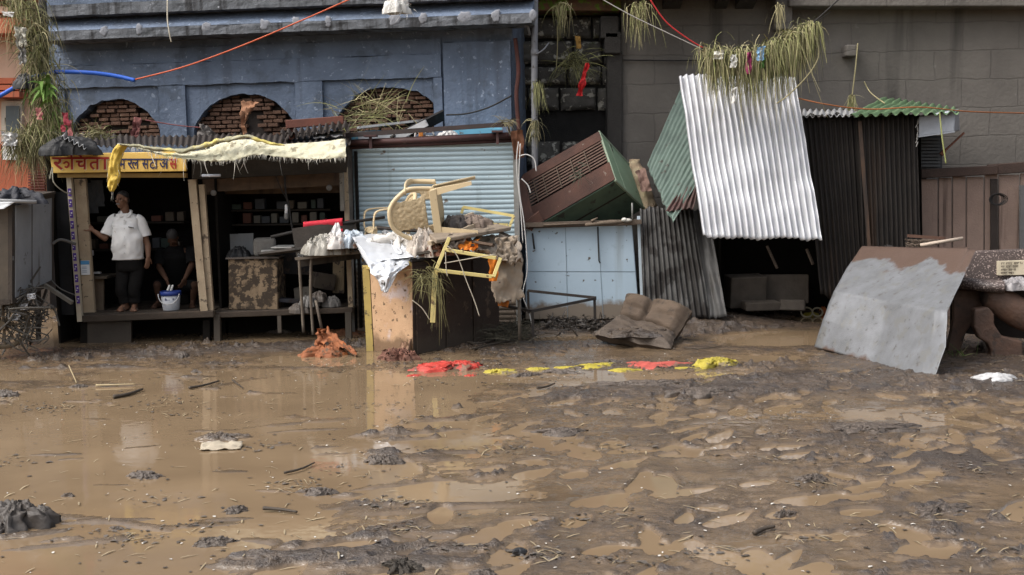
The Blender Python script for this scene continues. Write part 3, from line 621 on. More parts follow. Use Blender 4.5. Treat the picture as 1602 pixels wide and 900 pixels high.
# painted lettering, traced as brush strokes (sign crop units)
def SP(x, y): return at(70 + x / 6.965, 200 + y / 6.965, 14.546)
def brush(mb, pts, wpx, lift=0.):
    P = spline([SP(x, y) for x, y in pts], 6) if len(pts) > 2 else [SP(*pts[0]), SP(*pts[1])]
    w_ = wpx / 6.965 * 14.55 / FPX; vs = []
    for i, p in enumerate(P):
        d = (P[min(i + 1, len(P) - 1)] - P[max(0, i - 1)]).normalized(); n = V(d.z, 0, -d.x)
        vs += [p + n * w_ / 2 - V(0, lift, 0), p - n * w_ / 2 - V(0, lift, 0)]
    mb.add(vs, [(2 * i, 2 * i + 1, 2 * i + 3, 2 * i + 2) for i in range(len(P) - 1)])
GLYPHS = {'र':([[284,160],[324,124],[364,89],[422,44],[342,-36],[291,7],[253,40],[218,74],[184,107],[153,139],[125,169],[100,197],[78,223],[60,245],[47,266],[37,283],[30,299],[25,313],[23,326],[22,341],[24,357],[31,373],[42,389],[58,401],[80,409],[104,411],[123,410],[141,405],[157,397],[171,387],[184,374],[185,373],[194,378],[210,392],[223,408],[231,426],[236,446],[238,468],[237,482],[236,496],[233,510],[230,523],[227,534],[227,533],[-18,533],[-18,640],[442,640],[442,533],[345,533],[346,530],[352,496],[354,458],[351,421],[343,386],[330,356],[312,330],[290,306],[265,286],[237,268],[206,252],[197,248],[212,231],[246,196]],[[44,46,45],[44,42,46],[42,47,46],[44,41,42],[43,47,42],[41,43,44],[41,48,43],[48,47,43],[41,49,48],[41,50,49],[40,50,41],[39,50,40],[39,51,50],[38,51,39],[37,51,38],[36,51,37],[36,52,51],[35,52,36],[34,52,35],[34,53,52],[24,26,25],[24,27,26],[23,27,24],[33,53,34],[23,28,27],[22,28,23],[22,29,28],[32,53,33],[21,29,22],[21,30,29],[32,54,53],[31,54,32],[21,31,30],[20,31,21],[20,54,31],[19,54,20],[19,55,54],[18,55,19],[18,56,55],[17,56,18],[16,56,17],[16,57,56],[15,57,16],[15,58,57],[14,58,15],[14,59,58],[13,59,14],[13,60,59],[13,61,60],[12,61,13],[12,62,61],[11,62,12],[10,62,11],[10,0,62],[9,0,10],[9,1,0],[8,1,9],[8,2,1],[7,2,8],[7,3,2],[6,3,7],[6,4,3],[5,4,6]]),'च':([[667,640],[667,533],[563,533],[563,-18],[447,-18],[447,133],[455,138],[434,127],[409,116],[382,107],[351,102],[317,100],[265,105],[219,121],[179,147],[148,183],[129,226],[123,275],[125,297],[129,317],[137,337],[147,355],[160,371],[140,352],[20,351],[20,459],[331,459],[343,459],[355,459],[367,458],[378,458],[385,458],[409,458],[398,352],[351,352],[317,349],[289,342],[267,331],[251,316],[242,297],[239,274],[242,253],[249,236],[261,224],[278,214],[296,208],[317,206],[346,208],[371,215],[394,225],[415,239],[434,255],[447,268],[447,533],[-18,533],[-18,640]],[[54,0,55],[54,1,0],[53,1,54],[52,2,53],[2,1,53],[52,3,2],[24,26,25],[24,27,26],[24,28,27],[24,29,28],[24,30,29],[24,31,30],[24,32,31],[24,22,32],[22,33,32],[24,23,22],[21,33,22],[20,34,21],[34,33,21],[20,35,34],[20,36,35],[20,37,36],[19,37,20],[19,38,37],[18,38,19],[18,39,38],[18,40,39],[17,40,18],[16,40,17],[16,41,40],[51,3,52],[50,3,51],[16,42,41],[49,6,50],[6,3,50],[16,43,42],[15,43,16],[48,6,49],[15,44,43],[47,6,48],[15,45,44],[46,6,47],[15,46,45],[15,6,46],[14,6,15],[13,6,14],[13,7,6],[5,3,6],[4,3,5],[13,8,7],[12,8,13],[12,9,8],[12,10,9],[11,10,12]]),'त':([[602,533],[499,533],[499,-18],[382,-18],[382,310],[291,310],[254,309],[225,307],[203,304],[187,300],[173,294],[162,286],[152,274],[146,259],[144,237],[148,209],[158,182],[177,154],[204,123],[239,90],[298,41],[217,-37],[175,1],[146,28],[119,56],[93,83],[71,112],[53,143],[38,174],[30,208],[27,242],[29,267],[34,291],[42,313],[53,332],[66,350],[81,365],[104,381],[130,395],[158,405],[191,412],[228,416],[272,417],[382,417],[382,533],[-18,533],[-18,640],[602,640]],[[45,47,46],[45,0,47],[44,0,45],[43,1,44],[1,0,44],[43,2,1],[41,43,42],[41,4,43],[4,2,43],[40,4,41],[39,4,40],[38,4,39],[37,4,38],[36,4,37],[35,4,36],[34,4,35],[33,4,34],[32,7,33],[7,6,33],[6,5,33],[5,4,33],[3,2,4],[32,8,7],[32,9,8],[32,10,9],[32,11,10],[31,11,32],[31,12,11],[31,13,12],[30,13,31],[30,14,13],[29,14,30],[29,15,14],[29,16,15],[28,16,29],[28,17,16],[27,17,28],[27,18,17],[26,18,27],[26,19,18],[25,19,26],[25,20,19],[24,20,25],[23,20,24],[23,21,20],[22,21,23]]),'ा':([[291,533],[188,533],[188,-18],[71,-18],[71,533],[-18,533],[-18,640],[291,640]],[[5,7,6],[5,0,7],[4,0,5],[3,1,4],[1,0,4],[3,2,1]]),'ि':([[71,-18],[71,533],[-18,533],[-18,640],[51,640],[56,630],[49,646],[43,664],[39,683],[36,703],[35,725],[42,778],[64,824],[100,863],[147,892],[202,909],[266,914],[360,905],[447,879],[526,834],[598,776],[662,706],[739,597],[612,597],[503,717],[396,784],[282,806],[243,803],[210,794],[184,780],[166,762],[156,740],[152,713],[153,697],[156,682],[160,668],[166,655],[173,643],[175,640],[291,640],[291,533],[188,533],[188,-18]],[[15,17,16],[14,17,15],[14,18,17],[13,18,14],[13,19,18],[12,19,13],[12,26,19],[26,20,19],[11,27,12],[27,26,12],[25,20,26],[11,28,27],[11,29,28],[24,20,25],[11,30,29],[10,30,11],[24,21,20],[10,31,30],[10,32,31],[9,32,10],[23,21,24],[9,33,32],[23,22,21],[8,33,9],[8,34,33],[7,34,8],[7,35,34],[7,36,35],[6,36,7],[6,37,36],[5,37,6],[5,38,37],[2,4,3],[2,5,4],[5,39,38],[5,40,39],[2,40,5],[1,40,2],[0,41,1],[41,40,1],[0,42,41]]),'ल':([[490,533],[-18,533],[-18,640],[711,640],[711,533],[607,533],[607,-18],[490,-18],[490,339],[502,338],[498,338],[495,338],[481,337],[467,333],[453,328],[439,319],[426,307],[412,290],[398,268],[385,239],[367,186],[257,220],[271,267],[282,296],[288,307],[285,309],[270,318],[256,325],[241,331],[226,334],[209,335],[189,333],[173,327],[161,317],[152,305],[146,289],[144,271],[146,250],[152,229],[163,208],[178,186],[198,164],[222,140],[251,114],[284,85],[336,41],[256,-36],[205,7],[170,39],[136,71],[106,102],[79,134],[57,166],[41,201],[30,237],[27,275],[30,311],[39,344],[55,372],[75,395],[98,413],[124,427],[151,436],[177,442],[204,444],[235,442],[264,437],[291,428],[317,416],[342,402],[354,392],[387,417],[440,437],[498,444],[502,444],[505,444],[490,444]],[[1,3,2],[1,4,3],[0,4,1],[76,5,0],[5,4,0],[76,73,5],[73,74,5],[74,75,5],[75,6,5],[63,65,64],[73,75,76],[72,75,73],[72,9,75],[9,6,75],[63,66,65],[62,66,63],[71,9,72],[62,67,66],[61,67,62],[61,68,67],[60,68,61],[70,9,71],[60,69,68],[59,69,60],[59,70,69],[58,70,59],[58,8,70],[8,9,70],[57,8,58],[56,31,57],[31,30,57],[30,8,57],[30,12,8],[12,7,8],[12,10,11],[12,9,10],[12,6,9],[30,13,12],[7,6,12],[29,13,30],[28,13,29],[28,14,13],[56,32,31],[27,14,28],[27,15,14],[56,33,32],[26,15,27],[26,16,15],[25,16,26],[56,34,33],[55,34,56],[24,16,25],[23,16,24],[23,17,16],[55,35,34],[22,17,23],[22,18,17],[55,36,35],[54,36,55],[54,37,36],[22,19,18],[21,19,22],[54,38,37],[21,20,19],[53,38,54],[53,39,38],[53,40,39],[52,40,53],[52,41,40],[51,41,52],[51,42,41],[51,43,42],[50,43,51],[50,44,43],[49,44,50],[49,45,44],[48,45,49],[48,46,45],[47,46,48]]),'स':([[709,533],[605,533],[605,-18],[488,-18],[488,242],[491,243],[470,239],[450,236],[429,234],[405,233],[380,233],[350,234],[320,236],[289,241],[258,246],[231,253],[215,257],[207,253],[191,244],[196,247],[210,230],[241,195],[276,159],[313,123],[352,89],[407,43],[327,-37],[277,8],[242,41],[208,74],[176,107],[146,139],[119,169],[96,197],[75,223],[58,246],[45,266],[35,284],[28,299],[25,313],[23,327],[22,341],[24,357],[31,373],[42,389],[58,401],[80,409],[104,411],[123,410],[141,405],[157,397],[171,387],[184,375],[182,377],[179,375],[187,388],[192,403],[196,421],[198,440],[199,458],[199,476],[197,493],[195,509],[192,523],[188,534],[189,533],[-18,533],[-18,640],[709,640],[293,346],[299,345],[334,341],[369,340],[394,340],[416,342],[438,344],[458,347],[480,351],[488,353],[488,533],[307,533],[303,545],[307,530],[311,515],[314,497],[315,478],[316,458],[315,430],[312,404],[306,380],[298,358],[288,339]],[[66,68,67],[66,81,68],[81,0,68],[66,64,81],[64,82,81],[80,0,81],[66,63,64],[65,82,64],[63,65,66],[63,82,65],[79,0,80],[78,1,79],[1,0,79],[78,2,1],[63,83,82],[62,83,63],[62,84,83],[61,84,62],[61,85,84],[60,85,61],[60,86,85],[59,86,60],[58,86,59],[58,87,86],[57,87,58],[57,88,87],[56,88,57],[46,48,47],[46,49,48],[45,49,46],[45,50,49],[56,89,88],[55,89,56],[44,50,45],[44,51,50],[43,51,44],[54,53,55],[53,89,55],[43,52,51],[53,90,89],[52,90,53],[43,90,52],[42,90,43],[42,91,90],[41,91,42],[77,2,78],[76,2,77],[75,5,76],[5,2,76],[91,70,69],[91,71,70],[74,5,75],[73,5,74],[91,72,71],[40,91,41],[72,5,73],[91,5,72],[40,5,91],[39,5,40],[38,5,39],[37,5,38],[36,16,37],[16,5,37],[35,16,36],[35,17,16],[15,5,16],[35,18,17],[14,5,15],[18,20,19],[13,5,14],[34,18,35],[34,20,18],[13,6,5],[4,2,5],[3,2,4],[12,6,13],[12,7,6],[11,7,12],[11,8,7],[11,9,8],[10,9,11],[34,21,20],[33,21,34],[32,21,33],[32,22,21],[31,22,32],[31,23,22],[30,23,31],[30,24,23],[29,24,30],[29,25,24],[28,25,29],[28,26,25],[27,26,28]]),'ट':([[537,640],[537,533],[389,533],[389,331],[316,331],[287,330],[262,328],[240,323],[222,318],[205,311],[192,303],[165,279],[149,250],[144,214],[146,188],[153,165],[163,146],[177,129],[193,116],[213,106],[235,98],[258,94],[283,92],[316,93],[344,97],[370,104],[394,113],[420,124],[465,146],[505,37],[459,18],[427,6],[393,-4],[358,-12],[323,-16],[286,-18],[239,-15],[195,-6],[155,10],[118,31],[87,59],[62,91],[43,130],[32,173],[28,220],[32,265],[45,305],[65,340],[93,370],[125,395],[162,414],[203,427],[245,435],[287,438],[272,438],[272,533],[-18,533],[-18,640]],[[56,0,57],[56,1,0],[55,1,56],[54,2,55],[2,1,55],[54,53,2],[53,3,2],[52,3,53],[51,3,52],[50,3,51],[49,3,50],[48,3,49],[47,3,48],[46,6,47],[6,5,47],[5,4,47],[4,3,47],[46,7,6],[46,8,7],[46,9,8],[46,10,9],[45,10,46],[45,11,10],[45,12,11],[44,12,45],[44,13,12],[43,13,44],[43,14,13],[43,15,14],[42,15,43],[42,16,15],[27,29,28],[42,17,16],[41,17,42],[41,18,17],[26,29,27],[41,19,18],[25,29,26],[41,20,19],[24,29,25],[41,21,20],[23,29,24],[41,22,21],[22,29,23],[41,29,22],[40,29,41],[39,29,40],[39,30,29],[38,30,39],[38,31,30],[37,31,38],[37,32,31],[37,33,32],[36,33,37],[36,34,33],[35,34,36]]),'अ':([[483,261],[481,267],[486,243],[488,218],[483,171],[465,131],[436,100],[399,78],[358,66],[312,62],[252,70],[197,93],[147,131],[100,185],[56,258],[4,366],[110,405],[146,324],[176,270],[207,226],[239,195],[271,177],[306,171],[326,173],[343,178],[356,185],[365,195],[371,208],[373,227],[371,247],[365,266],[356,283],[342,300],[326,317],[313,328],[302,326],[282,324],[243,322],[236,427],[293,432],[322,439],[341,450],[352,462],[359,476],[362,494],[360,511],[355,523],[346,531],[333,538],[318,542],[302,544],[280,543],[259,540],[240,535],[221,528],[201,519],[161,500],[124,603],[157,620],[180,629],[205,637],[234,644],[265,649],[298,650],[350,645],[394,631],[430,606],[456,574],[472,537],[477,495],[469,441],[443,395],[419,374],[412,381],[419,374],[421,372],[439,370],[463,369],[486,368],[506,368],[524,369],[541,371],[557,373],[573,376],[576,377],[576,533],[503,533],[503,640],[797,640],[797,533],[693,533],[693,-18],[576,-18],[576,267],[582,269],[565,266],[549,264],[533,262],[516,261],[498,261],[485,261],[470,262]],[[62,64,63],[61,64,62],[61,65,64],[60,65,61],[86,88,87],[86,89,88],[59,65,60],[59,66,65],[58,66,59],[57,66,58],[57,67,66],[56,55,57],[55,54,57],[54,53,57],[53,52,57],[52,67,57],[52,51,67],[51,50,67],[50,68,67],[49,68,50],[48,68,49],[47,68,48],[47,69,68],[85,89,86],[84,90,85],[90,89,85],[84,91,90],[46,69,47],[45,69,46],[44,69,45],[44,70,69],[43,70,44],[42,70,43],[41,70,42],[40,70,41],[40,71,70],[39,71,40],[38,71,39],[37,71,38],[15,17,16],[37,73,71],[73,72,71],[37,74,73],[83,91,84],[82,91,83],[37,75,74],[81,94,82],[94,91,82],[37,76,75],[80,94,81],[37,77,76],[79,94,80],[37,78,77],[78,94,79],[37,34,78],[34,94,78],[14,17,15],[37,35,34],[33,94,34],[37,36,35],[14,18,17],[32,94,33],[31,94,32],[30,94,31],[14,19,18],[30,1,94],[1,95,94],[93,91,94],[92,91,93],[30,101,1],[101,2,1],[0,100,1],[100,95,1],[100,96,95],[29,101,30],[100,97,96],[29,2,101],[2,0,101],[100,98,97],[0,99,100],[13,19,14],[28,2,29],[28,3,2],[27,3,28],[13,20,19],[27,4,3],[26,4,27],[13,21,20],[25,4,26],[12,21,13],[24,4,25],[23,4,24],[12,22,21],[22,4,23],[12,4,22],[12,5,4],[11,5,12],[11,6,5],[11,7,6],[10,7,11],[10,8,7],[9,8,10]]),'म':([[630,533],[527,533],[527,-18],[410,-18],[410,232],[225,232],[225,212],[223,190],[217,169],[206,153],[192,142],[176,135],[159,133],[142,135],[126,140],[110,148],[95,158],[80,170],[67,183],[55,198],[44,213],[34,229],[27,245],[23,262],[21,278],[23,294],[30,309],[41,322],[57,332],[77,337],[99,339],[108,339],[108,533],[-18,533],[-18,640],[630,640],[410,339],[410,533],[225,533],[225,339]],[[33,35,34],[33,0,35],[32,0,33],[31,38,32],[38,0,32],[31,39,38],[37,0,38],[36,1,37],[1,0,37],[36,2,1],[29,31,30],[29,39,31],[29,36,39],[29,4,36],[4,2,36],[28,4,29],[27,4,28],[26,4,27],[25,4,26],[24,4,25],[23,4,24],[22,4,23],[21,5,22],[5,4,22],[21,6,5],[3,2,4],[20,6,21],[19,6,20],[19,7,6],[18,7,19],[18,8,7],[17,8,18],[16,8,17],[16,9,8],[15,9,16],[15,10,9],[14,10,15],[14,11,10],[13,11,14],[13,12,11]])}
def glyph(mb, ch, x0, yb, sc, sx, lift):
    vs, fs = GLYPHS[ch]; mb.add([SP(x0 + x / 1000 * sc * sx, yb - y / 1000 * sc) - V(0, lift, 0) for x, y in vs], fs)
BIG = (('र', 92, 1.25), ('ि', 272, 1.0), ('च', 336, .98), ('त', 486, 1.0), ('ा', 628, 1.1))
mb = MB()
for i, (ch, x, sx) in enumerate(BIG): glyph(mb, ch, x + 8, 460, 203, sx, .0008 + .0003 * i)
mb.build('lettering', flat('cream_shadow', (.80, .68, .44)), sgn)
mb = MB()
for i, (ch, x, sx) in enumerate(BIG): glyph(mb, ch, x, 452, 203, sx, .0045 + .0003 * i)
brush(mb, [(205, 392), (238, 372), (264, 396), (246, 430), (218, 424)], 20, .0065); brush(mb, [(82, 333), (704, 330)], 22, .0068)
mb.build('lettering', M('red_sign_paint', (.42, .035, .025), (.30, .03, .025), 30, .6, bump=0), sgn)
mb = MB()
for i, (ch, x, sx) in enumerate((('म', 815, .60), ('र', 902, .80), ('ल', 948, .66), ('स', 1062, .60), ('ट', 1142, .70), ('ा', 1198, .72), ('अ', 1250, .74))): glyph(mb, ch, x, 446, 170, sx, .0012 + .0003 * i)
brush(mb, [(818, 345), (1360, 344)], 17, .0040)
mb.build('lettering', M('navy_sign_paint', (.022, .028, .10), (.03, .03, .07), 30, .6, bump=0), sgn)
mb = MB(); glyph(mb, 'स', 1362, 446, 170, .70, .007); mb.build('lettering', MATS['red_sign_paint'], sgn)
mb = MB(); pxbox(mb, 90, 271, 291, 278, 14.62, .08); mb.build('fascia', M('dull_yellow', (.30, .19, .05), (.22, .14, .05), 6, .7), s1)
def post(mb, a, b, Y, w, d=.07): mb.beam(at(*a, Y), at(*b, Y), w, d, V(0, 1, 0))
mb = MB(); post(mb, (109, 278), (126, 503), 14.78, .062); pl = mb.build('poster_post', M('cream_strip', (.52, .46, .36), (.4, .34, .26), 8, .7), s1)
mb = MB(); mw_ = MB(); q0, q1 = at(108.5, 295, 14.735), at(123, 478, 14.735)
for i in range(11):
    p = lerp(q0, q1, i / 10.9); n = lerp(q0, q1, (i + .72) / 10.9)
    mb.beam(p, n, .042, .006, V(0, 1, 0)); m_ = lerp(p, n, .5)
    mw_.beam(lerp(p, n, .3) + V(.006, -.006, 0), lerp(p, n, .45) + V(.006, -.006, 0), .02, .004, V(0, 1, 0)); mw_.beam(lerp(p, n, .6) + V(-.008, -.006, 0), lerp(p, n, .72) + V(-.008, -.006, 0), .016, .004, V(0, 1, 0))
mb.build('purple_sticker', M('purple_print', (.085, .035, .26), (.07, .03, .2), 20, .5, bump=0), pl)
mw_.build('printed_mark', flat('sticker_white', (.68, .66, .7)), pl)
mb = MB(); post(mb, (126, 280), (141, 494), 14.9, .15, .06); pp = mb.build('post', BEIGE, s1)
mb = MB(); a = at(133.5, 419, 14.86); mb.box(a, (.115, .012, .19)); ps = mb.build('poster', flat('poster_white', (.70, .72, .74)), pp)
mb = MB(); mb.box(a + V(0, -.009, .068), (.113, .004, .05)); mb.build('blue_band', flat('poster_blue', (.09, .28, .52)), pp)
mb = MB()
for dz in (.02, .0, -.03, -.05): mb.box(a + V(-.01, -.009, dz - .01), (.06, .003, .008))
mb.build('print_lines', flat('print_grey', (.3, .36, .45)), pp)
mb = MB(); post(mb, (301, 281), (321, 494), 14.8, .10); mb.build('post', BEIGE, s1)
mb = MB(); mb.beam(at(130, 499, 14.78), at(335, 491, 14.78), .09, .06, V(0, 1, 0)); mb.build('platform_edge', WOOD, s1, mods=[BEV(.008, 1)])
mb = MB(); zp = at(230, 490, 14.8).z
PLZ = zp
x0, x1 = at(128, 490, 14.8).x, at(330, 490, 14.8).x
for i in range(9):
    y0 = 14.82 + i * .165; mb.box(V((x0 + x1) / 2, y0 + .08, zp + R.uniform(-.006, .006)), (x1 - x0, .155, .03))
mb.build('platform', M('wet_platform_boards', (.070, .054, .041), (.045, .035, .028), 5, .35, rough2=.6, bump=.4), s1)
mb = MB(); pxbox(mb, 132, 503, 205, 540, 14.86, .05); mb.build('skirt_board', M('muddy_skirt', (.06, .047, .036), rough=.6), s1)
for x in (133, 324): mb = MB(); mb.beam(at(x, 500, 14.9), at(x, 560, 14.9), .09); mb.build('footing', INTER, s1)
mb = MB(); mb.box(V((x0 + x1) / 2, 15.7, zp / 2 - .1), (x1 - x0, .03, zp + .1)); mb.build('under_shade_panel', INTER, s1)  # dark panel added to stand in for shade under the platform
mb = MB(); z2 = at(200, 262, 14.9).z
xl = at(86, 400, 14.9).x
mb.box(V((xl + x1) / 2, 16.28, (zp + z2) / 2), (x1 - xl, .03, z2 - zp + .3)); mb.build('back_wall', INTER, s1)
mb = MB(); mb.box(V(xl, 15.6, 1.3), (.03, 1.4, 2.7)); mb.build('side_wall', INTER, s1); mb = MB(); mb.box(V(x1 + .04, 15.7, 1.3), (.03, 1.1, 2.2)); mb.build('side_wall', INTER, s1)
mb = MB(); a = at(88, 300, 14.95); b = at(118, 470, 14.95); mb.box(V((a.x + b.x) / 2 - .04, 15.0, (a.z + b.z) / 2 - .1), (b.x - a.x, .04, a.z - b.z + .2)); mb.build('side_board', M('charcoal_board', (.022, .023, .026), rough=.8), s1)
mb = MB()
c = at(155, 432, 15.3); mb.box(c, (.42, .6, .03)); mb.build('shelf', M('shelf_wood', (.09, .07, .05), rough=.8), s1)
mb = MB(); pxbox(mb, 132, 432, 162, 490, 15.1, .04); mb.build('counter_panel', M('brown_panel', (.13, .095, .065), (.08, .06, .045), 7, .8), s1)
mb = corr(at(58, 228, 14.62), at(318, 229, 14.62), at(322, 214, 16.3), at(50, 208, 16.3), 28, .017, .03, 3)
RUSTB = M('rusty_black_sheet', (.045, .034, .028), (.028, .023, .02), 4, .6, bump=.2, spots=((.13, .065, .035), 5, .64))
mb.build('roof', RUSTB, s1, True, mods=[SOL(.004)])
o = corr(at(96, 214, 14.2), at(134, 232, 14.1), at(138, 226, 14.6), at(102, 208, 14.6), 5, .02, .01, 5, nv=6).build('sheet_offcut', M('pale_zinc', (.42, .42, .42), (.25, .25, .25), 6, .5, metal=.3), smooth=True, mods=[SOL(.004)])
tag(o, 'small bent corrugated offcut at the left corner of the stall roof', 'metal sheet')
o = mound(at(108, 240, 14.35), .38, .25, .26, 31, rough=.6).build('tarp_bundle', M('black_tarp', (.012, .012, .013), rough=.55, bump=.3), smooth=True)
tag(o, 'black tarpaulin bundled on the roof corner beside the yellow sign', 'tarp')
# small white things in the dark stall
for i, (px, py, sz, lb) in enumerate(((142, 396, (.075, .05, .07), 'small white box on the shelf beside the beige post'), (152, 427, (.10, .06, .025), 'flat white packet lying on the stall shelf'))):
    mb = MB(); mb.box(at(px, py, 15.15), sz); o = mb.build('packet', flat('packet_white', (.45, .45, .45)), mods=[BEV(.006)]); tag(o, lb, 'packet')
for i, (px, py, L_) in enumerate(((140, 300, .42), (150, 296, .36))):
    a = at(px, py - 14, 15.4); o = cloth(a + V(-.08, 0, 0), a + V(.08, .02, 0), a + V(.1, .02, -L_), a + V(-.07, 0, -L_), 10, 14, .03, 4, i + 40).build('hanging_bag', flat('grey_bag', (.07, .07, .072)), smooth=True)
    tag(o, ('grey bag hanging in the stall nearest the beige post', 'second grey bag hanging deeper in the stall behind the first')[i], 'bag')
# ---- second stall
s2 = thing('market_stall', 'open wooden stall under the pale tarpaulin with muddy counter inside', 'stall', vmul(at(440, 500, 15.0)))
mb = MB(); post(mb, (316, 289), (331, 494), 14.84, .075); mb.build('post', BEIGE, s2)
mb = MB(); post(mb, (540, 262), (549, 482), 14.95, .06); mb.build('post', BEIGE, s2); mb = MB(); post(mb, (534, 252), (536, 330), 14.85, .05); mb.build('post', M('grey_wood', (.20, .185, .16), (.10, .09, .075), 6, .85, spots=((.05, .04, .03), 8, .6)), s2)
mb = MB(); mb.beam(at(336, 493, 14.9), at(552, 485, 14.9), .075, .06, V(0, 1, 0)); mb.build('platform_edge', WOOD, s2, mods=[BEV(.008, 1)])
mb = MB(); zq2 = at(440, 486, 14.95).z; x0, x1 = at(334, 490, 14.9).x, at(552, 490, 14.9).x
for i in range(8): mb.box(V((x0 + x1) / 2, 15.02 + i * .165, zq2 + R.uniform(-.006, .006)), (x1 - x0, .155, .03))
mb.build('platform', MATS['wet_platform_boards'], s2)
for x, y0, y1, w_ in ((340, 492, 540, .08), (437, 490, 520, .05), (545, 488, 540, .08)): mb = MB(); mb.beam(at(x, y0, 14.9), at(x + 1, y1, 14.9), w_); mb.build('footing', M('dull_footing', (.09, .075, .06), rough=.8), s2)
mb = MB(); mb.box(V((x0 + x1) / 2 + .1, 15.7, zq2 / 2 - .1), (x1 - x0 + .3, .03, zq2 + .1)); mb.build('under_shade_panel', INTER, s2)  # same added dark sheet, painting the shade beneath this platform
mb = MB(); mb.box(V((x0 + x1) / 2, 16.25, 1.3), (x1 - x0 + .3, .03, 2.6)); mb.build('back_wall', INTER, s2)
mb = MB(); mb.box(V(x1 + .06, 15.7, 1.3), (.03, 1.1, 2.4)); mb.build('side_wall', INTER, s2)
mb = MB(); mb.beam(at(318, 291, 15.2), at(538, 280, 15.2), .17, .04, V(0, 1, 0)); mb.beam(at(322, 299, 15.6), at(535, 296, 15.6), .10, .04, V(0, 1, 0)); mb.build('lintel', M('rusty_lintel', (.12, .075, .045), (.06, .042, .03), 5, .8, streak=((.04, .03, .024), 4, .55)), s2)
mb = MB(); a, b, c, d = at(300, 252, 14.4), at(545, 244, 14.4), at(542, 270, 14.75), at(300, 281, 14.75); k = V(0, .02, .01); mb.hexa([d, c, c + k, d + k, a, b, b + k, a + k])
mb.build('awning_board', M('grey_awning', (.050, .048, .046), (.03, .029, .028), 3, .6, bump=.2), s2)
mb = corr(at(305, 232, 14.3), at(548, 224, 14.35), at(552, 206, 16.2), at(310, 212, 16.2), 26, .017, .03, 8); mb.build('roof', RUSTB, s2, True, mods=[SOL(.004)])
o = corr(at(438, 214, 14.55), at(545, 202, 14.6), at(548, 192, 15.4), at(440, 206, 15.4), 11, .03, .03, 12).build('roof_sheet', RUSTB, smooth=True, mods=[SOL(.004)])
tag(o, 'black corrugated sheet lying loose above the right end of the tarpaulin', 'metal sheet')
mb = MB(); mb.tube([at(316, 275, 14.38), at(345, 274.5, 14.38)], .018, 8); tb = mb.build('tube_light', flat('tube_white', (.62, .66, .75), .3), smooth=True); tag(tb, 'short white fluorescent tube on the awning above the second stall', 'tube light')
# bulb
b_ = thing('light_bulb', 'unlit spiral light bulb hanging on a black wire in the second stall', 'bulb', at(448, 345, 14.95))
mb = MB(); mb.tube([at(448, 322, 14.95), at(448, 334, 14.95)], [.020, .024], 10); mb.ell(at(448, 323, 14.95), (.022, .022, .03), nu=10, nv=6); mb.build('tube', flat('bulb_white', (.85, .86, .88), .3), b_, True)
mb = MB(); mb.tube([at(448, 334, 14.95), at(448, 338, 14.95), at(448, 343, 14.95)], [.028, .03, .015], 10); mb.ell(at(448, 340, 14.95), (.03, .03, .03), nu=10, nv=6); mb.build('cap', M('bulb_cap', (.25, .24, .23), rough=.4), b_, True)
WIRE = flat('black_wire', (.018, .016, .015), .6)
for sx0, sx1, sy in ((346, 520, 330), (350, 525, 352), (95, 292, 350), (95, 292, 392)):
    stall_ = s2 if sx0 > 300 else s1
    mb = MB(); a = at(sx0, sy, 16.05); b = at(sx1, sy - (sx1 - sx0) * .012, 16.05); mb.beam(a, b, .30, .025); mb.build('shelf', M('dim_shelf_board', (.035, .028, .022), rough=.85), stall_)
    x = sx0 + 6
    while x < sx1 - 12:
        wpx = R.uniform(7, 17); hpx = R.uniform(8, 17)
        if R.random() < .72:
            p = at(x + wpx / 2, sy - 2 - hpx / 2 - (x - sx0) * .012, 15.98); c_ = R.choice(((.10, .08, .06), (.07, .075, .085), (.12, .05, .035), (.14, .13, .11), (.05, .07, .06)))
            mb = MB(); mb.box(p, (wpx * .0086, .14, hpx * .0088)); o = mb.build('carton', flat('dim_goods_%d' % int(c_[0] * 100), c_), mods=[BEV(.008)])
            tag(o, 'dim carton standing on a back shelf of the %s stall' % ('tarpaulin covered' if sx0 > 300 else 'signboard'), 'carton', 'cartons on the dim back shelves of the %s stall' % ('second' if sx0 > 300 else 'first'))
        x += wpx + R.uniform(1, 6)
o = MB().tube(spline([at(445, 266, 14.9), at(447, 300, 14.9), at(452, 322, 14.92), at(456, 350, 14.9), at(462, 378, 14.8)], 6), .012, 6).tube(spline([at(430, 272, 14.92), at(440, 296, 14.92), at(450, 318, 14.92), at(459, 362, 14.9)], 6), .007, 5).build('wire', WIRE, smooth=True)
tag(o, 'twisted black wires hanging beside the bulb in the second stall', 'wire')
for i, (px, py) in enumerate(((334, 302), (515, 294))):
    mb = MB(); mb.tube([at(px, py, 15.0), at(px, py, 15.04)], .04, 14); o = mb.build('lamp_holder', flat('holder_grey', (.16, .15, .14), .4), smooth=True, mods=[BEV(.008)])
    tag(o, ('round grey fitting near the left post of the second stall', 'round grey fitting under the right end of the lintel')[i], 'fitting')
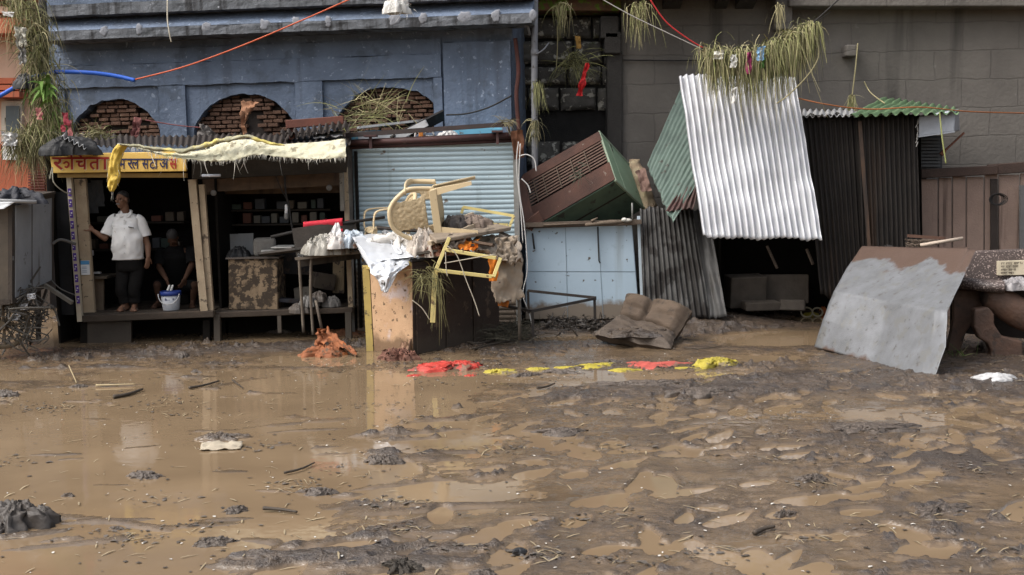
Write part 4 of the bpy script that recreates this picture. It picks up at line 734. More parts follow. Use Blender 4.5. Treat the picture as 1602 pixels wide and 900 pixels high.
# counter + things on it
ct = thing('counter', 'mud splattered plywood counter box inside the second stall', 'counter', vmul(at(396, 485, 15.0)))
MUDPLY = M('mud_splattered_ply', (.30, .22, .14), (.19, .135, .085), 6, .8, bump=.6, spots=((.055, .04, .028), 11, .47), second=((.10, .07, .045), 5, .53))
a, b, c, d = at(358, 485, 14.98), at(435, 485, 14.98), at(434, 406, 14.98), at(357, 404, 14.98); k = V(0, .55, 0)
mb = MB(); mb.hexa([a, b, b + k, a + k, d, c, c + k, d + k]); mb.build('cabinet', MUDPLY, ct, mods=[BEV(.012, 1)])
mb = MB(); m_ = (c + d) / 2 + V(0, .27, .012); mb.box(m_, ((c - d).length + .05, .62, .02)); mb.build('top', M('muddy_top', (.12, .10, .085), rough=.6), ct)
o = mound((c + d) / 2 + V(-.22, .2, .02), .17, .14, .17, 5, rough=.5).build('bag', flat('black_bag', (.014, .014, .015), .5), smooth=True); tag(o, 'crumpled black bag on the left end of the muddy counter', 'bag')
mb = MB(); mb.box((c + d) / 2 + V(.12, .22, .145), (.30, .28, .25), Matrix.Rotation(.2, 3, 'Z')); o = mb.build('stone_block', M('grey_grimy', (.20, .19, .175), (.12, .115, .105), 7, .9, bump=.5), mods=[BEV(.05, 3)]); tag(o, 'grey rounded box standing beside the black bag on the counter', 'box')
mb = MB(); a, b, c2, d2 = at(345, 425, 15.75), at(396, 423, 15.75), at(396, 365, 15.75), at(345, 367, 15.75); k = V(0, .03, 0); mb.hexa([a, b, b + k, a + k, d2, c2, c2 + k, d2 + k]); o = mb.build('board', M('dull_white_board', (.36, .36, .36), (.28, .28, .275), 4, .6)); tag(o, 'pale framed board leaning behind the muddy counter', 'board')
for i, (px, py, w_, lb) in enumerate(((430, 393, .36, 'white tray lying on the right end of the counter'), (445, 386, .30, 'thin white lid behind the tray on the counter'))):
    mb = MB(); mb.box(at(px, py, 14.95 + .1 * i), (w_, .22, .018), Matrix.Rotation(.15 - .4 * i, 3, 'Z') @ Matrix.Rotation(.08, 3, 'X')); o = mb.build('tray', flat('tray_white', (.52, .51, .48), .5), mods=[BEV(.006)]); tag(o, lb, 'tray')
# junk under / beside the counter
for i, (px, py, Y, s_, rz, c_) in enumerate(((452, 470, 15.2, (.34, .25, .05), .3, (.05, .05, .06)), (478, 458, 15.3, (.26, .2, .16), -.2, (.10, .09, .075)), (505, 440, 15.4, (.3, .2, .22), .5, (.075, .06, .045)), (530, 425, 15.5, (.16, .1, .6), .1, (.19, .145, .09)), (500, 475, 15.1, (.3, .2, .06), -.5, (.14, .13, .12)), (465, 412, 15.5, (.4, .2, .3), .2, (.02, .02, .022)))):
    mb = MB(); mb.box(at(px, py, Y), s_, Matrix.Rotation(rz, 3, 'Z') @ Matrix.Rotation(rz * .4, 3, 'Y'))
    o = mb.build('crate', M('junk_%d' % i, c_, rough=.8, bump=.4, spots=((.04, .03, .025), 8, .55)), mods=[BEV(.01)])
    tag(o, ('flat dark tray half on edge at the stall floor by the counter', 'small grey box on the stall floor right of the counter', 'brown box deeper in the stall behind the table legs', 'upright tan plank standing at the right end of the second stall', 'flattened pale box at the platform edge under the table', 'black box in the dark above the stall floor')[i], 'box')
for i, (px, py, Y) in enumerate(((482, 470, 14.85), (500, 462, 14.95), (520, 470, 15.0), (470, 480, 14.85))):
    o = mound(at(px, py + 6, Y), .13, .1, .13, 60 + i, rough=.7).build('plastic_bag', M('grey_poly%d' % (i % 2), ((.20, .19, .18), (.12, .10, .085))[i % 2], rough=.35, bump=.3), smooth=True)
    tag(o, ('muddy grey plastic bag on the platform edge between the table legs', 'crumpled brownish plastic bag behind the grey one under the table', 'grey plastic bag at the right end of the stall platform', 'small brown plastic bag at the platform edge near the counter')[i], 'plastic bag')
# ================================================================ tarpaulin over the stall fronts
def curve_at(pts, u):
    n = len(pts) - 1; i = min(n - 1, int(u * n)); t = u * n - i; return lerp(Vector(pts[i]), Vector(pts[i + 1]), t)
TARP = M('pale_tarp', (.60, .575, .45), (.48, .455, .31), 2.6, .75, bump=.5, bscale=30, second=((.60, .52, .18), 1.7, .60), spots=((.26, .23, .16), 7, .585), streak=((.40, .37, .26), 7, .54))
tp = thing('tarpaulin', 'frayed pale yellow tarpaulin draped along the stall roofs', 'tarpaulin', vmul(at(370, 240, 14.3)))
topc = spline([at(x, y, 14.35) for x, y in ((186, 226), (225, 233), (262, 240), (310, 236), (350, 224), (390, 219), (430, 226), (480, 224), (541, 218))], 8)
botc = spline([at(x, y, 14.12) for x, y in ((200, 228), (232, 237), (262, 245), (300, 250), (340, 253), (372, 250), (400, 242), (440, 246), (490, 250), (542, 246))], 8)
def tfn(u, v):
    p = lerp(curve_at(topc, u), curve_at(botc, u), v); q = V(u * 22, v * 3, 4)
    p = p + V(0, -1, .25) * (.022 * math.sin(PI * v) + .022 * mn.fractal(q, 1, 2, 3) + .05 * (.34 - abs(mn.noise(V(u * 26 + v * 3, v * 1.2, 2)))) + .02 * (.3 - abs(mn.noise(V(u * 60 - v * 4, v * 3, 6)))))
    if v > .99: p.z += .02 * mn.noise(V(u * 90, 2, 0)) - .012 * abs(mn.noise(V(u * 200, 5, 0)))
    return p
mb = MB(); mb.grid(tfn, 170, 12); mb.build('sheet', TARP, tp, True, mods=[SOL(.004)])
mb = MB(); ft = spline([at(x, y, 14.12) for x, y in ((188, 226), (215, 229), (250, 234), (285, 236), (320, 228), (352, 219), (385, 214), (415, 222), (446, 228))], 8)
n = len(ft); rr = [.012 + .040 * math.sin(PI * i / (n - 1)) ** .7 * (1 + .9 * mn.noise(V(i * .45, 1, 0))) for i in range(n)]
mb.tube([p + V(0, .02 * mn.noise(V(i * .4, 0, 0)), .012 * mn.noise(V(i * .5, 5, 0))) for i, p in enumerate(ft)], rr, 14, flat=.55); mb.v = [tuple(Vector(p) + .022 * mn.noise_vector(Vector(p) * 9)) for p in mb.v]; mb.build('rolled_fold', M('tarp_fold', (.36, .34, .23), (.22, .21, .13), 5, .75, bump=.5, streak=None, second=((.55, .46, .14), 2.2, .56)), tp, True)
mb = MB()
for i in range(330):
    p = tfn(R.random(), 1); mb.blade(p, V(R.uniform(-.5, .5), -.2, -1), R.uniform(.02, .075), .005, .5, 3)
for i in range(16):
    p = tfn(R.random(), 1); mb.blade(p, V(R.uniform(-.3, .3), -.1, -1), R.uniform(.12, .28), .010, .4, 6, .7)
mb.build('frayed_edge', flat('fray_fibre', (.66, .64, .56)), tp)
YT = M('yellow_tarp', (.62, .43, .07), (.5, .34, .06), 4, .6, bump=.3, bscale=20)
mb = MB(); st = spline([at(x, y, 14.22) for x, y in ((190, 226), (181, 240), (177, 258), (176, 276), (174, 288), (175, 300))], 6); m_ = len(st)
def yfn(u, v):
    p = curve_at(st, v); wv = [.16, .15, .14, .17, .14, .03]
    w_ = curve_at([(a, 0, 0) for a in wv], v).x; q = V(u * 3, v * 6, 8)
    return p + V((u - .35) * w_, -.05 * math.sin(u * PI) + .04 * mn.fractal(q, 1, 2, 3), 0)
mb.grid(yfn, 14, 40); mb.build('yellow_strip', YT, tp, True, mods=[SOL(.004)])
mb = MB()
for i in range(46):
    v = R.uniform(.05, 1); p = yfn(R.choice((0, 0, .9)), v) if v < .9 else yfn(R.random(), 1); mb.blade(p, V(R.uniform(-.4, .4), -.2, -1), R.uniform(.03, .15 if v > .85 else .06), .006, .6, 4, .6)
mb.build('frayed_edge', flat('fray_fibre', (.6, .6, .55)), tp)
mb = MB(); mb.tube([at(188, 225, 14.25), at(184, 250, 14.22), at(182, 275, 14.2)], [.035, .03, .015], 8); mb.build('inner_fold', M('tarp_grey_back', (.33, .32, .27), (.2, .2, .17), 8, .8, bump=.4), tp, True)

# ================================================================ roller shutter shop
sh = thing('shutter_shop', 'narrow shop closed by a pale blue roller shutter', 'shop', vmul(at(678, 500, 15.3)))
SHUT = M('pale_blue_shutter', (.42, .52, .56), (.33, .42, .46), 1.6, .45, bump=.06, metal=.15, spots=((.16, .13, .105), 7, .655), streak=((.25, .31, .33), 5, .62), mud=((.15, .115, .085), .9, .35))
a = at(551, 228, 15.3); b = at(803, 218, 15.3); z0 = -.1
def sfn(u, v):
    x = lerp(a.x, b.x, u); zt = lerp(a.z, b.z, u); z = lerp(z0, zt, v); k = v * (zt - z0) / .066
    ph = k - math.floor(k)
    return V(x, 15.3 - .014 * abs(math.sin(PI * ph)) ** .6 + .004 * mn.noise(V(x * 3, z * 2, 0)) - .012 * mn.noise(V(x * .9, z, 3)), z)
mb = MB(); mb.grid(sfn, 20, 42 * 8); mb.build('roller_shutter', SHUT, sh, True)
MAR = M('maroon_steel', (.095, .042, .040), (.055, .032, .03), 5, .55, bump=.15, spots=((.2, .15, .12), 9, .66))
mb = MB(); mb.tube([at(546, 224, 15.18), at(804, 212, 15.18)], .045, 12); mb.beam(at(548, 231, 15.22), at(804, 220, 15.22), .05, .03, V(0, 1, 0)); mb.build('shutter_drum', MAR, sh, True)
mb = MB(); mb.beam(at(541, 212, 15.15), at(803, 194, 15.15), .06, .05, V(0, 1, 0)); mb.build('top_rail', M('dark_rail', (.06, .038, .035), (.035, .03, .028), 6, .6), sh)
for px, py in ((580, 213), (778, 206)):
    mb = MB(); p = at(px, py, 15.12); mb.box(p, (.17 if px < 700 else .15, .2, .025)); mb.box(p + V(0, -.03, -.09), (.035, .05, .16)); mb.build('bracket', MAR, sh)
mb = MB(); mb.beam(at(547, 220, 15.28), at(552, 530, 15.28), .07); mb.build('side_channel', M('grey_channel', (.16, .155, .15), (.08, .075, .07), 6, .7, bump=.3), sh)
mb = MB(); mb.beam(at(806, 218, 15.28), at(812, 515, 15.28), .07); mb.build('side_channel', M('grey_beige_channel', (.30, .30, .28), (.19, .18, .165), 6, .7, bump=.3), sh)
mb = MB(); c = at(680, 220, 15.9); mb.box(V(c.x, 15.85, c.z - .05), (b.x - a.x + .1, 1.0, .04)); mb.build('flat_roof', M('dark_flat_roof', (.05, .047, .045)), sh)
for q_ in ((795, 193, 798, 213), (543, 210, 545, 226)): mb = MB(); mb.beam(at(q_[0], q_[1], 15.15), at(q_[2], q_[3], 15.15), .03); mb.build('upright', MATS['dark_rail'], sh)
# junk stranded on the shop roof
BLUEP = M('sky_blue_paint', (.15, .42, .58), (.12, .33, .46), 4, .5, bump=.1, spots=((.12, .1, .08), 7, .62))
def pbox(name, x0, y0, x1, y1, Y, d, mat, label, cat='box', grp=None, bev=.008):
    mb = MB(); pxbox(mb, x0, y0, x1, y1, Y, d); o = mb.build(name, mat, mods=[BEV(bev, 1)]); tag(o, label, cat, grp); return o
pbox('crate', 545, 208, 568, 226, 15.5, .3, BLUEP, 'small blue crate at the left end of the shutter shop roof', 'crate')
pbox('crate', 571, 204, 597, 222, 15.55, .3, BLUEP, 'blue crate second from the left on the shutter shop roof', 'crate')
pbox('crate', 702, 200, 786, 220, 15.6, .4, BLUEP, 'long sky blue trough on the right of the shutter shop roof', 'trough')
WPL = M('whitewashed_plank', (.50, .51, .52), (.36, .37, .38), 6, .7, bump=.2, spots=((.14, .12, .1), 6, .64))
for (p0, p1, w_, lb) in ((((560, 200, 15.45), (666, 188, 15.75)), None, .17, 'wide white board lying flat above the shutter rail'), (((668, 192, 15.35), (604, 224, 15.5)), None, .09, 'narrow white plank sloping down behind the shutter rail'), (((560, 212, 15.4), (640, 210, 15.6)), None, .10, 'grey white plank low behind the rail beside the blue crates')):
    mb = MB(); mb.beam(at(*p0[0]), at(*p0[1]), w_, .03, V(0, 0, 1) if w_ > .1 else V(0, 1, 0)); o = mb.build('plank', WPL); tag(o, lb, 'plank')
mb = MB(); mb.beam(at(612, 222, 15.5), at(694, 180, 15.8), .20, .03, V(0, .8, 1)); o = mb.build('plank', M('black_plank', (.022, .02, .02), rough=.8)); tag(o, 'broad black plank leaning up towards the third brick arch', 'plank')
mb = MB(); c = at(664, 213, 15.35)
mb.tube([c + V(math.cos(t * PI / 10) * .13, .01 * math.sin(t), math.sin(t * PI / 10) * .10) for t in range(21)], .012, 6)
for t in range(0, 20, 4): mb.tube([c, c + V(math.cos(t * PI / 10) * .13, 0, math.sin(t * PI / 10) * .10)], .008, 5)
o = mb.build('wheel', flat('wheel_white', (.50, .49, .47), .5), smooth=True); tag(o, 'small white spoked wheel stuck behind the shutter rail', 'wheel')
pbox('cup', 655, 204, 662, 219, 15.3, .05, flat('orange_plastic', (.55, .20, .04)), 'small orange plastic piece in front of the white wheel', 'plastic')
o = mound(at(702, 218, 15.45), .16, .12, .15, 14, rough=.7).build('plastic_sheet', flat('milky_plastic', (.48, .47, .46), .3), smooth=True); tag(o, 'milky plastic sheet crumpled beside the blue trough', 'plastic')
mb = MB(); mb.beam(at(448, 195, 15.4), at(538, 188, 15.4), .11, .10, V(0, 1, 0)); mb.beam(at(456, 200, 15.42), at(457, 220, 15.42), .07, .05); mb.beam(at(460, 202, 15.38), at(461, 220, 15.38), .025, .03); o = mb.build('beam', M('red_brown_beam', (.16, .055, .035), (.10, .04, .03), 5, .7, bump=.2), mods=[BEV(.006, 1)]); tag(o, 'red brown timber beam lying above the end of the tarpaulin', 'beam')
o = cloth(at(492, 208, 14.9), at(536, 204, 14.9), at(536, 212, 14.6), at(488, 215, 14.6), 16, 8, .03, 4, 9).build('plastic_sheet', MATS['milky_plastic'], smooth=True); tag(o, 'small whitish plastic scrap on the black roof sheet', 'plastic')
for i, (px, py, Y) in enumerate(((808, 225, 15.1),)):
    o = cloth(at(800, 205, Y), at(818, 203, Y), at(820, 246, Y), at(804, 250, Y), 10, 16, .05, 3, 22).build('rag', M('rust_rag', (.17, .07, .035), (.11, .05, .03), 8, .9), smooth=True); tag(o, 'rust brown rag tied at the top right corner of the shutter', 'rag')
o = MB()
for pts in (((811, 222), (808, 260), (814, 320), (818, 380)), ((812, 245), (824, 242), (836, 250), (839, 268)), ((814, 225), (812, 290), (820, 350), (825, 420), (818, 460), (828, 490), (836, 530)), ((816, 280), (826, 290), (830, 302))):
    o.tube(spline([at(x, y, 15.0) for x, y in pts], 8), .008, 5)
o = o.build('string', flat('white_string', (.55, .54, .52)), smooth=True); tag(o, 'loose white strings hanging down the right side of the shutter', 'string')
mb = MB()
for i in range(50): mb.blade(at(R.uniform(782, 802), R.uniform(188, 194), 15.1), V(R.uniform(-1, 1), -.2, R.uniform(-.5, .8)), R.uniform(.08, .25), .008, 1.5, 5, .8)
o = mb.build('grass_clump', M('dry_straw', (.26, .23, .14), (.17, .15, .08), 9, .8)); tag(o, 'pale straw tuft on the right end of the shutter top rail', 'straw')

# ================================================================ wrecked cabinet and pile in front of the shutter
cb = thing('cabinet', 'big wrecked cabinet with tan side and dark brown doors holding the junk pile', 'cabinet', gd(650, 545))
TAN = M('tan_laminate', (.50, .33, .20), (.40, .25, .145), 5, .7, bump=.35, bscale=30, spots=((.14, .09, .055), 16, .60), second=((.46, .38, .36), 2.6, .56), mud=((.17, .105, .06), .16, .25))
BRN = M('brown_veneer', (.042, .025, .017), (.026, .017, .012), 3, .5, rough2=.8, bump=.3, spots=((.09, .06, .04), 6, .62), mud=((.045, .033, .024), .2, .2))
A0, B0, C0 = gd(578, 552, -.03), gd(647, 560, -.03), gd(782, 536, -.03)
A1, B1, C1 = at(571, 417, A0.y), at(645, 411, B0.y), at(778, 396, C0.y)
D0, D1 = A0 + (C0 - B0), A1 + (C1 - B1)
mb = MB(); nrm = (B0 - A0).cross(V(0, 0, 1)).normalized()
mb.hexa([A0, B0, C0, D0, A1, B1, C1, D1]); mb.build('carcass', BRN, cb)
off = nrm * .012 * (1 if nrm.y < 0 else -1)
e = (B0 - A0) * .13
mb = MB(); mb.prism([A0 + e + off, B0 + off, B1 + off, A1 + e + off], -off * .8); mb.build('side_panel', TAN, cb)
mb = MB(); mb.beam(lerp(A0, B0, .06) + off * 2.6, lerp(A1, B1, .06) + off * 2.6, .085, .04, V(0, 1, 0)); mb.beam(A1 + off * 2.4 + V(0, 0, -.01), B1 + off * 2.4 + V(0, 0, -.01), .03, .05); mb.build('edge_frame', M('yellow_frame', (.50, .38, .12), (.38, .29, .10), 7, .5, bump=.15, spots=((.10, .08, .05), 9, .62)), cb)
n2 = (C0 - B0).cross(V(0, 0, 1)).normalized(); n2 = n2 * (1 if n2.y < 0 else -1)
for t0, t1, in ((.03, .34), (.36, .66), (.68, .98)):
    mb = MB(); q = [lerp(B0, C0, t0), lerp(B0, C0, t1), lerp(B1, C1, t1), lerp(B1, C1, t0)]; q = [p + V(0, 0, .04 if i < 2 else -.05) for i, p in enumerate(q)]
    mb.prism([p + n2 * .002 for p in q], n2 * .016); mb.build('door', BRN, cb, mods=[BEV(.004, 1)])
PT = (B1.z + C1.z) / 2
mb = MB(); cen = (A1 + C1) / 2; mb.hexa([A1 + V(-.02, -.02, .01), B1 + V(0, -.04, .01), C1 + V(.02, -.02, .01), D1 + V(0, 0, .01), A1 + V(-.02, -.02, .035), B1 + V(0, -.04, .035), C1 + V(.02, -.02, .035), D1 + V(0, 0, .035)]); mb.build('top', M('black_wood', (.025, .02, .017), rough=.7), cb)
# corrugated-top work table left of it
tb = thing('work_table', 'rickety table with corrugated grey top and bent legs beside the cabinet', 'table', gd(510, 530))
mb = corr(at(466, 403, 14.1), at(574, 391, 13.9), at(566, 378, 14.75), at(462, 388, 14.8), 14, .012, .012, 31, per=6); mb.build('tabletop', M('zinc_sheet', (.26, .26, .26), (.14, .135, .13), 5, .5, metal=.3, spots=((.06, .05, .04), 6, .6)), tb, True, mods=[SOL(.004)])
LEG = M('rusty_leg', (.15, .125, .095), (.07, .055, .045), 7, .8, bump=.3)
for pts in (((468, 403), (470, 440), (475, 520)), ((487, 402), (486, 460), (490, 524)), ((494, 470), (505, 522))):
    mb = MB(); mb.tube(spline([at(x, y, 14.1) for x, y in pts], 5) if len(pts) > 2 else [at(x, y, 14.1) for x, y in pts], .019, 7); mb.build('leg', LEG, tb, True)
mb = MB(); mb.beam(at(462, 405, 14.1), at(574, 394, 13.95), .035, .03, V(0, 1, 0)); mb.build('rail', LEG, tb)
mb = MB(); mb.beam(at(462, 388, 14.3), at(560, 374, 14.3), .06, .5, V(0, 0, 1)); o = mb.build('plank', M('dark_plank', (.06, .05, .042), (.035, .03, .026), 5, .8, streak=((.02, .018, .016), 5, .5))); tag(o, 'dark broad plank lying on top of the corrugated table', 'plank')
mb = MB(); mb.beam(at(405, 398, 14.2), at(520, 384, 14.1), .10, .03, V(0, .3, 1)); o = mb.build('plank', M('dark_plank', (.06, .05, .042))); tag(o, 'thin dark plank bridging the counter and the corrugated table', 'plank')
# pole with red cloth
mb = MB(); mb.tube([at(424, 371, 14.4), at(480, 358, 14.35), at(602, 340, 14.2)], .02, 8); o = mb.build('pole', M('black_pole', (.022, .020, .019), rough=.6), smooth=True); tag(o, 'long black pole lying across the table behind the chairs', 'pole')
RED = M('red_cloth', (.62, .035, .06), (.48, .03, .045), 3, .75, bump=.15)
a, b = at(475, 350, 14.33), at(536, 344, 14.27)
mb = MB(); mb.grid(lambda u, v: lerp(a, b, u) + V(0, -.03 * math.sin(PI * min(1, v * 2.4)) - .012 * mn.noise(V(u * 5, v * 3, 0)), .02 - (.02 + .17 * (1 + .1 * u)) * v + (.012 * math.sin(v * 9))), 24, 16); o = mb.build('cloth', RED, smooth=True, mods=[SOL(.006)]); tag(o, 'bright red cloth hung over the black pole', 'cloth')
mb = MB(); mb.beam(at(543, 345, 14.35), at(547, 385, 14.4), .05, .02, V(0, 1, 0)); o = mb.build('rag', RED); tag(o, 'narrow red strip hanging at the shutter edge beside the red cloth', 'cloth')
# plastic bags
PB = M('clear_bag', (.30, .285, .25), (.20, .185, .155), 6, .25, bump=.4, bscale=14, spots=((.16, .12, .09), 7, .60))
for i, (px, py, rx, ry, h, lb, c_) in enumerate(((508, 392, .26, .2, .20, 'crumpled clear plastic bag of sludge on the corrugated table', None), (530, 382, .22, .18, .16, 'white plastic bag with brown lumps before the red cloth', (.48, .45, .42)), (553, 381, .2, .16, .17, 'bluish clear plastic bag next to the silver foil', (.42, .48, .54)))):
    o = mound(at(px, py, 13.95) - V(0, 0, .02), rx, ry, h, 70 + i, rough=.8, ridge=.9, fold=.45).build('plastic_bag', PB if c_ is None else M('bag_%d' % i, c_, tuple(v * .8 for v in c_), 8, .28, bump=.4, bscale=14, spots=((.30, .16, .10), 5, .6) if i == 1 else None), smooth=True); tag(o, lb, 'plastic bag')
o = cloth(at(508, 386, 13.85), at(538, 376, 13.9), at(529, 349, 14.0), at(524, 349, 14.0), 14, 14, .03, 3, 77).build('plastic_sheet', flat('white_plastic', (.66, .65, .64), .35), smooth=True); tag(o, 'upright white plastic flap in front of the red cloth', 'plastic')
# silver foil sheet: flat wing, fold and crumpled hanging tail
FOIL = M('silver_foil', (.66, .68, .71), (.55, .57, .60), 4, .30, rough2=.42, bump=.25, bscale=14, metal=.35, spots=((.05, .045, .04), 9, .635))
fo = thing('foil_sheet', 'torn silver foil sheet draped off the left of the junk pile', 'foil sheet', at(600, 420, 13.3))
def strip(rows, name, amp, fr, seed, nu=26, nv=30):
    R_ = [[at(*p) for p in r] for r in rows]
    def fn(u, v):
        p = curve_at([curve_at(r, u) for r in R_], v); q = V(u * fr + seed, v * fr, seed)
        return p + V(.4, -1, .5) * amp * (mn.fractal(q, 1, 2, 4) + .9 * (.35 - abs(mn.noise(q * 1.6))))
    mb = MB(); mb.grid(fn, nu, nv); return mb.build(name, FOIL, fo, True, mods=[SOL(.003)])
strip([[(551, 371, 13.75), (580, 366, 14.0), (610, 368, 14.1)], [(566, 392, 13.45), (598, 384, 13.7), (626, 384, 13.8)], [(577, 411, 13.2), (612, 406, 13.25), (648, 402, 13.25)]], 'flat_wing', .012, 3, 1)
strip([[(551, 371, 13.75), (556, 380, 13.7)], [(566, 392, 13.45), (567, 402, 13.4)], [(577, 411, 13.2), (578, 419, 13.15)]], 'folded_edge', .006, 3, 2, 6, 20)
strip([[(577, 411, 13.2), (612, 406, 13.28), (642, 400, 13.4)], [(580, 428, 13.1), (610, 424, 13.05), (640, 414, 13.2)], [(592, 440, 13.1), (606, 436, 13.02), (622, 428, 13.1)], [(597, 455, 13.1), (601, 458, 13.05), (606, 458, 13.05)]], 'hanging_tail', .03, 5, 3)
strip([[(596, 362, 14.1), (622, 362, 14.2), (640, 372, 14.1)], [(610, 378, 13.8), (634, 380, 13.9), (652, 392, 13.6)], [(622, 398, 13.4), (640, 400, 13.4), (655, 408, 13.35)]], 'crumpled_wing', .055, 5, 4)
o = mound(at(628, 385, 13.9), .28, .2, .15, 41, rough=.8, ridge=1, fold=.5).build('crumpled_plastic', M('white_muddy_sheet', (.64, .62, .59), (.45, .43, .40), 7, .4, bump=.4, bscale=14, spots=((.10, .08, .065), 8, .58)), smooth=True); tag(o, 'mud spotted white plastic crumpled behind the silver foil', 'plastic')
o = mound(at(664, 398, 13.5), .17, .15, .27, 43, rough=.8, ridge=.6, freq=2.2, fold=.5).build('muddy_cloth', M('muddy_white_cloth', (.56, .51, .45), (.36, .30, .25), 5, .75, bump=.5, bscale=22, streak=((.2, .15, .12), 5, .56)), smooth=True); tag(o, 'twisted muddy white cloth heaped between the foil and the yellow frame', 'cloth')
# boards on the pile
PLY = M('weathered_board', (.27, .215, .16), (.15, .12, .09), 5, .8, bump=.4, streak=((.07, .055, .04), 5, .55))
mb = MB(); a, b, c, d = at(682, 382, 13.1), at(800, 361, 13.7), at(757, 352, 14.2), at(660, 364, 13.8); k = V(0, 0, .05)
mb.hexa([a, b, c, d, a + k, b + k, c + k, d + k]); o = mb.build('board', PLY, mods=[BEV(.01, 1)]); tag(o, 'thick weathered board lying across the top of the pile', 'board')
mb = MB(); mb.beam(at(672, 381, 13.25), at(756, 347, 13.9), .07, .05); o = mb.build('plank', M('pale_plank', (.44, .36, .26), (.3, .24, .17), 6, .75)); tag(o, 'pale plank under the overturned chair on the pile', 'plank')
mb = MB(); mb.beam(at(700, 348, 14.0), at(740, 334, 14.1), .09, .03); o = mb.build('plank', MATS['pale_plank']); tag(o, 'short pale batten sticking up right of the overturned chair', 'plank')
for i, (px, py, rx, h, lb, c_) in enumerate(((715, 352, .2, .16, 'dark muddy plastic lump right of the overturned chair', (.06, .05, .045)), (740, 352, .22, .16, 'brown muddy bag at the right top of the pile', (.22, .165, .13)), (690, 395, .3, .14, 'reddish brown rags under the boards of the pile', (.16, .06, .03)))):
    o = mound(at(px, py, 13.9 if i < 2 else 13.5), rx, .2, h * .7, 80 + i, rough=.8, ridge=.9, fold=.5).build('rag_heap', M('heap_%d' % i, c_, tuple(v * .6 for v in c_), 7, .6, bump=.5), smooth=True); tag(o, lb, 'rags')
for i, (p0, p1, w_, lb, c_) in enumerate((((652, 398, 13.35), (742, 384, 13.4), .05, 'dark batten under the boards at the front of the pile', (.05, .04, .03)), ((700, 372, 13.6), (772, 384, 13.3), .06, 'brown batten sloping down to the right in the pile', (.12, .08, .055)), ((590, 356, 14.0), (660, 362, 13.9), .05, 'dark plank end poking out between the two plastic chairs', (.04, .032, .027)), ((745, 346, 14.05), (802, 372, 13.8), .04, 'thin grey lath behind the muddy sheet on the pile', (.22, .19, .16)))):
    mb = MB(); mb.beam(at(*p0), at(*p1), w_, .03, V(0, .4, 1)); o = mb.build('batten', M('lath_%d' % i, c_, tuple(v * .6 for v in c_), 6, .8, bump=.4)); tag(o, lb, 'batten')
for i, (px, py, Y, w_, h_, c_, lb) in enumerate(((690, 368, 13.3, 40, 26, (.20, .16, .125), 'muddy grey brown rag draped below the boards'), (775, 372, 13.45, 36, 40, (.30, .24, .18), 'torn tan rag at the right end of the boards'), (655, 372, 13.7, 30, 24, (.46, .44, .41), 'pale plastic flap between foil and overturned chair'))):
    o = cloth(at(px, py, Y), at(px + w_, py - 4, Y + .1), at(px + w_ - 6, py + h_, Y - .05), at(px + 4, py + h_ - 6, Y - .1), 18, 18, .07, 4, 600 + i, fray=.1).build('rag', M('drape_%d' % i, c_, tuple(v * .55 for v in c_), 6, .75, bump=.5), smooth=True, mods=[SOL(.003)]); tag(o, lb, 'rag')
OR = M('orange_cloth', (.80, .24, .02), (.62, .17, .02), 5, .7, bump=.2)
o = cloth(at(704, 378, 13.35), at(752, 372, 13.5), at(742, 392, 13.3), at(722, 390, 13.25), 16, 12, .05, 4, 51).build('cloth', OR, smooth=True); tag(o, 'bright orange cloth sticking out under the boards', 'cloth')
# yellow frame, broken
YF = M('yellow_tube', (.60, .50, .19), (.46, .38, .16), 6, .5, bump=.12, spots=((.16, .11, .06), 9, .62), mud=((.2, .15, .08), .2, .3))
yf = thing('metal_rack', 'bent pale yellow metal frame hanging off the front of the pile', 'frame', at(700, 520, 12.9))
for p0, p1 in (((703, 372, 13.0), (681, 425, 12.9)), ((681, 425, 12.9), (677, 505, 12.85)), ((698, 391, 12.96), (776, 404, 12.9)), ((683, 423, 12.86), (770, 433, 12.86)), ((772, 434, 12.84), (783, 404, 12.93))):
    mb = MB(); mb.beam(at(*p0), at(*p1), .042 if p0[0] != 681 else .06, .04, V(0, 1, 0)); mb.build('bar', YF, yf, mods=[BEV(.004, 1)])
yf = thing('metal_rack', 'thin yellow metal frame standing at the right top of the pile', 'frame', at(760, 350, 14.0))
for p0, p1 in (((725, 324, 14.2), (804, 338, 14.0)), ((804, 338, 14.0), (797, 355, 13.95)), ((725, 324, 14.2), (722, 334, 14.2)), ((795, 352, 13.95), (700, 348, 14.1))):
    mb = MB(); mb.beam(at(*p0), at(*p1), .035, .03, V(0, 1, 0)); mb.build('bar', YF, yf)
# hanging fabric on the right side of the pile
FAB = M('dirty_beige_sheet', (.40, .32, .235), (.27, .21, .155), 4, .8, bump=.4, bscale=18, spots=((.08, .06, .045), 7, .63), second=((.42, .17, .08), 2.5, .64))
o = cloth(at(764, 398, 13.5), at(816, 394, 13.9), at(820, 468, 13.7), at(775, 474, 13.4), 22, 26, .05, 3, 61, fray=.08).build('hanging_sheet', FAB, smooth=True, mods=[SOL(.004)]); tag(o, 'dirty beige sheet hanging down the right end of the pile', 'sheet')
o = cloth(at(730, 372, 13.9), at(812, 366, 14.1), at(816, 408, 13.6), at(742, 390, 13.4), 26, 20, .09, 4, 62).build('muddy_sheet', M('muddy_pale_sheet', (.48, .41, .33), (.28, .22, .17), 5, .6, bump=.5, bscale=18, spots=((.09, .07, .05), 7, .6)), smooth=True, mods=[SOL(.004)]); tag(o, 'crumpled muddy sheet lying over the right top of the pile', 'sheet')
o = cloth(at(764, 400, 13.3), at(782, 402, 13.4), at(780, 440, 13.35), at(768, 440, 13.3), 8, 14, .03, 3, 63).build('rag', OR, smooth=True); tag(o, 'narrow orange rag behind the corner of the yellow frame', 'rag')
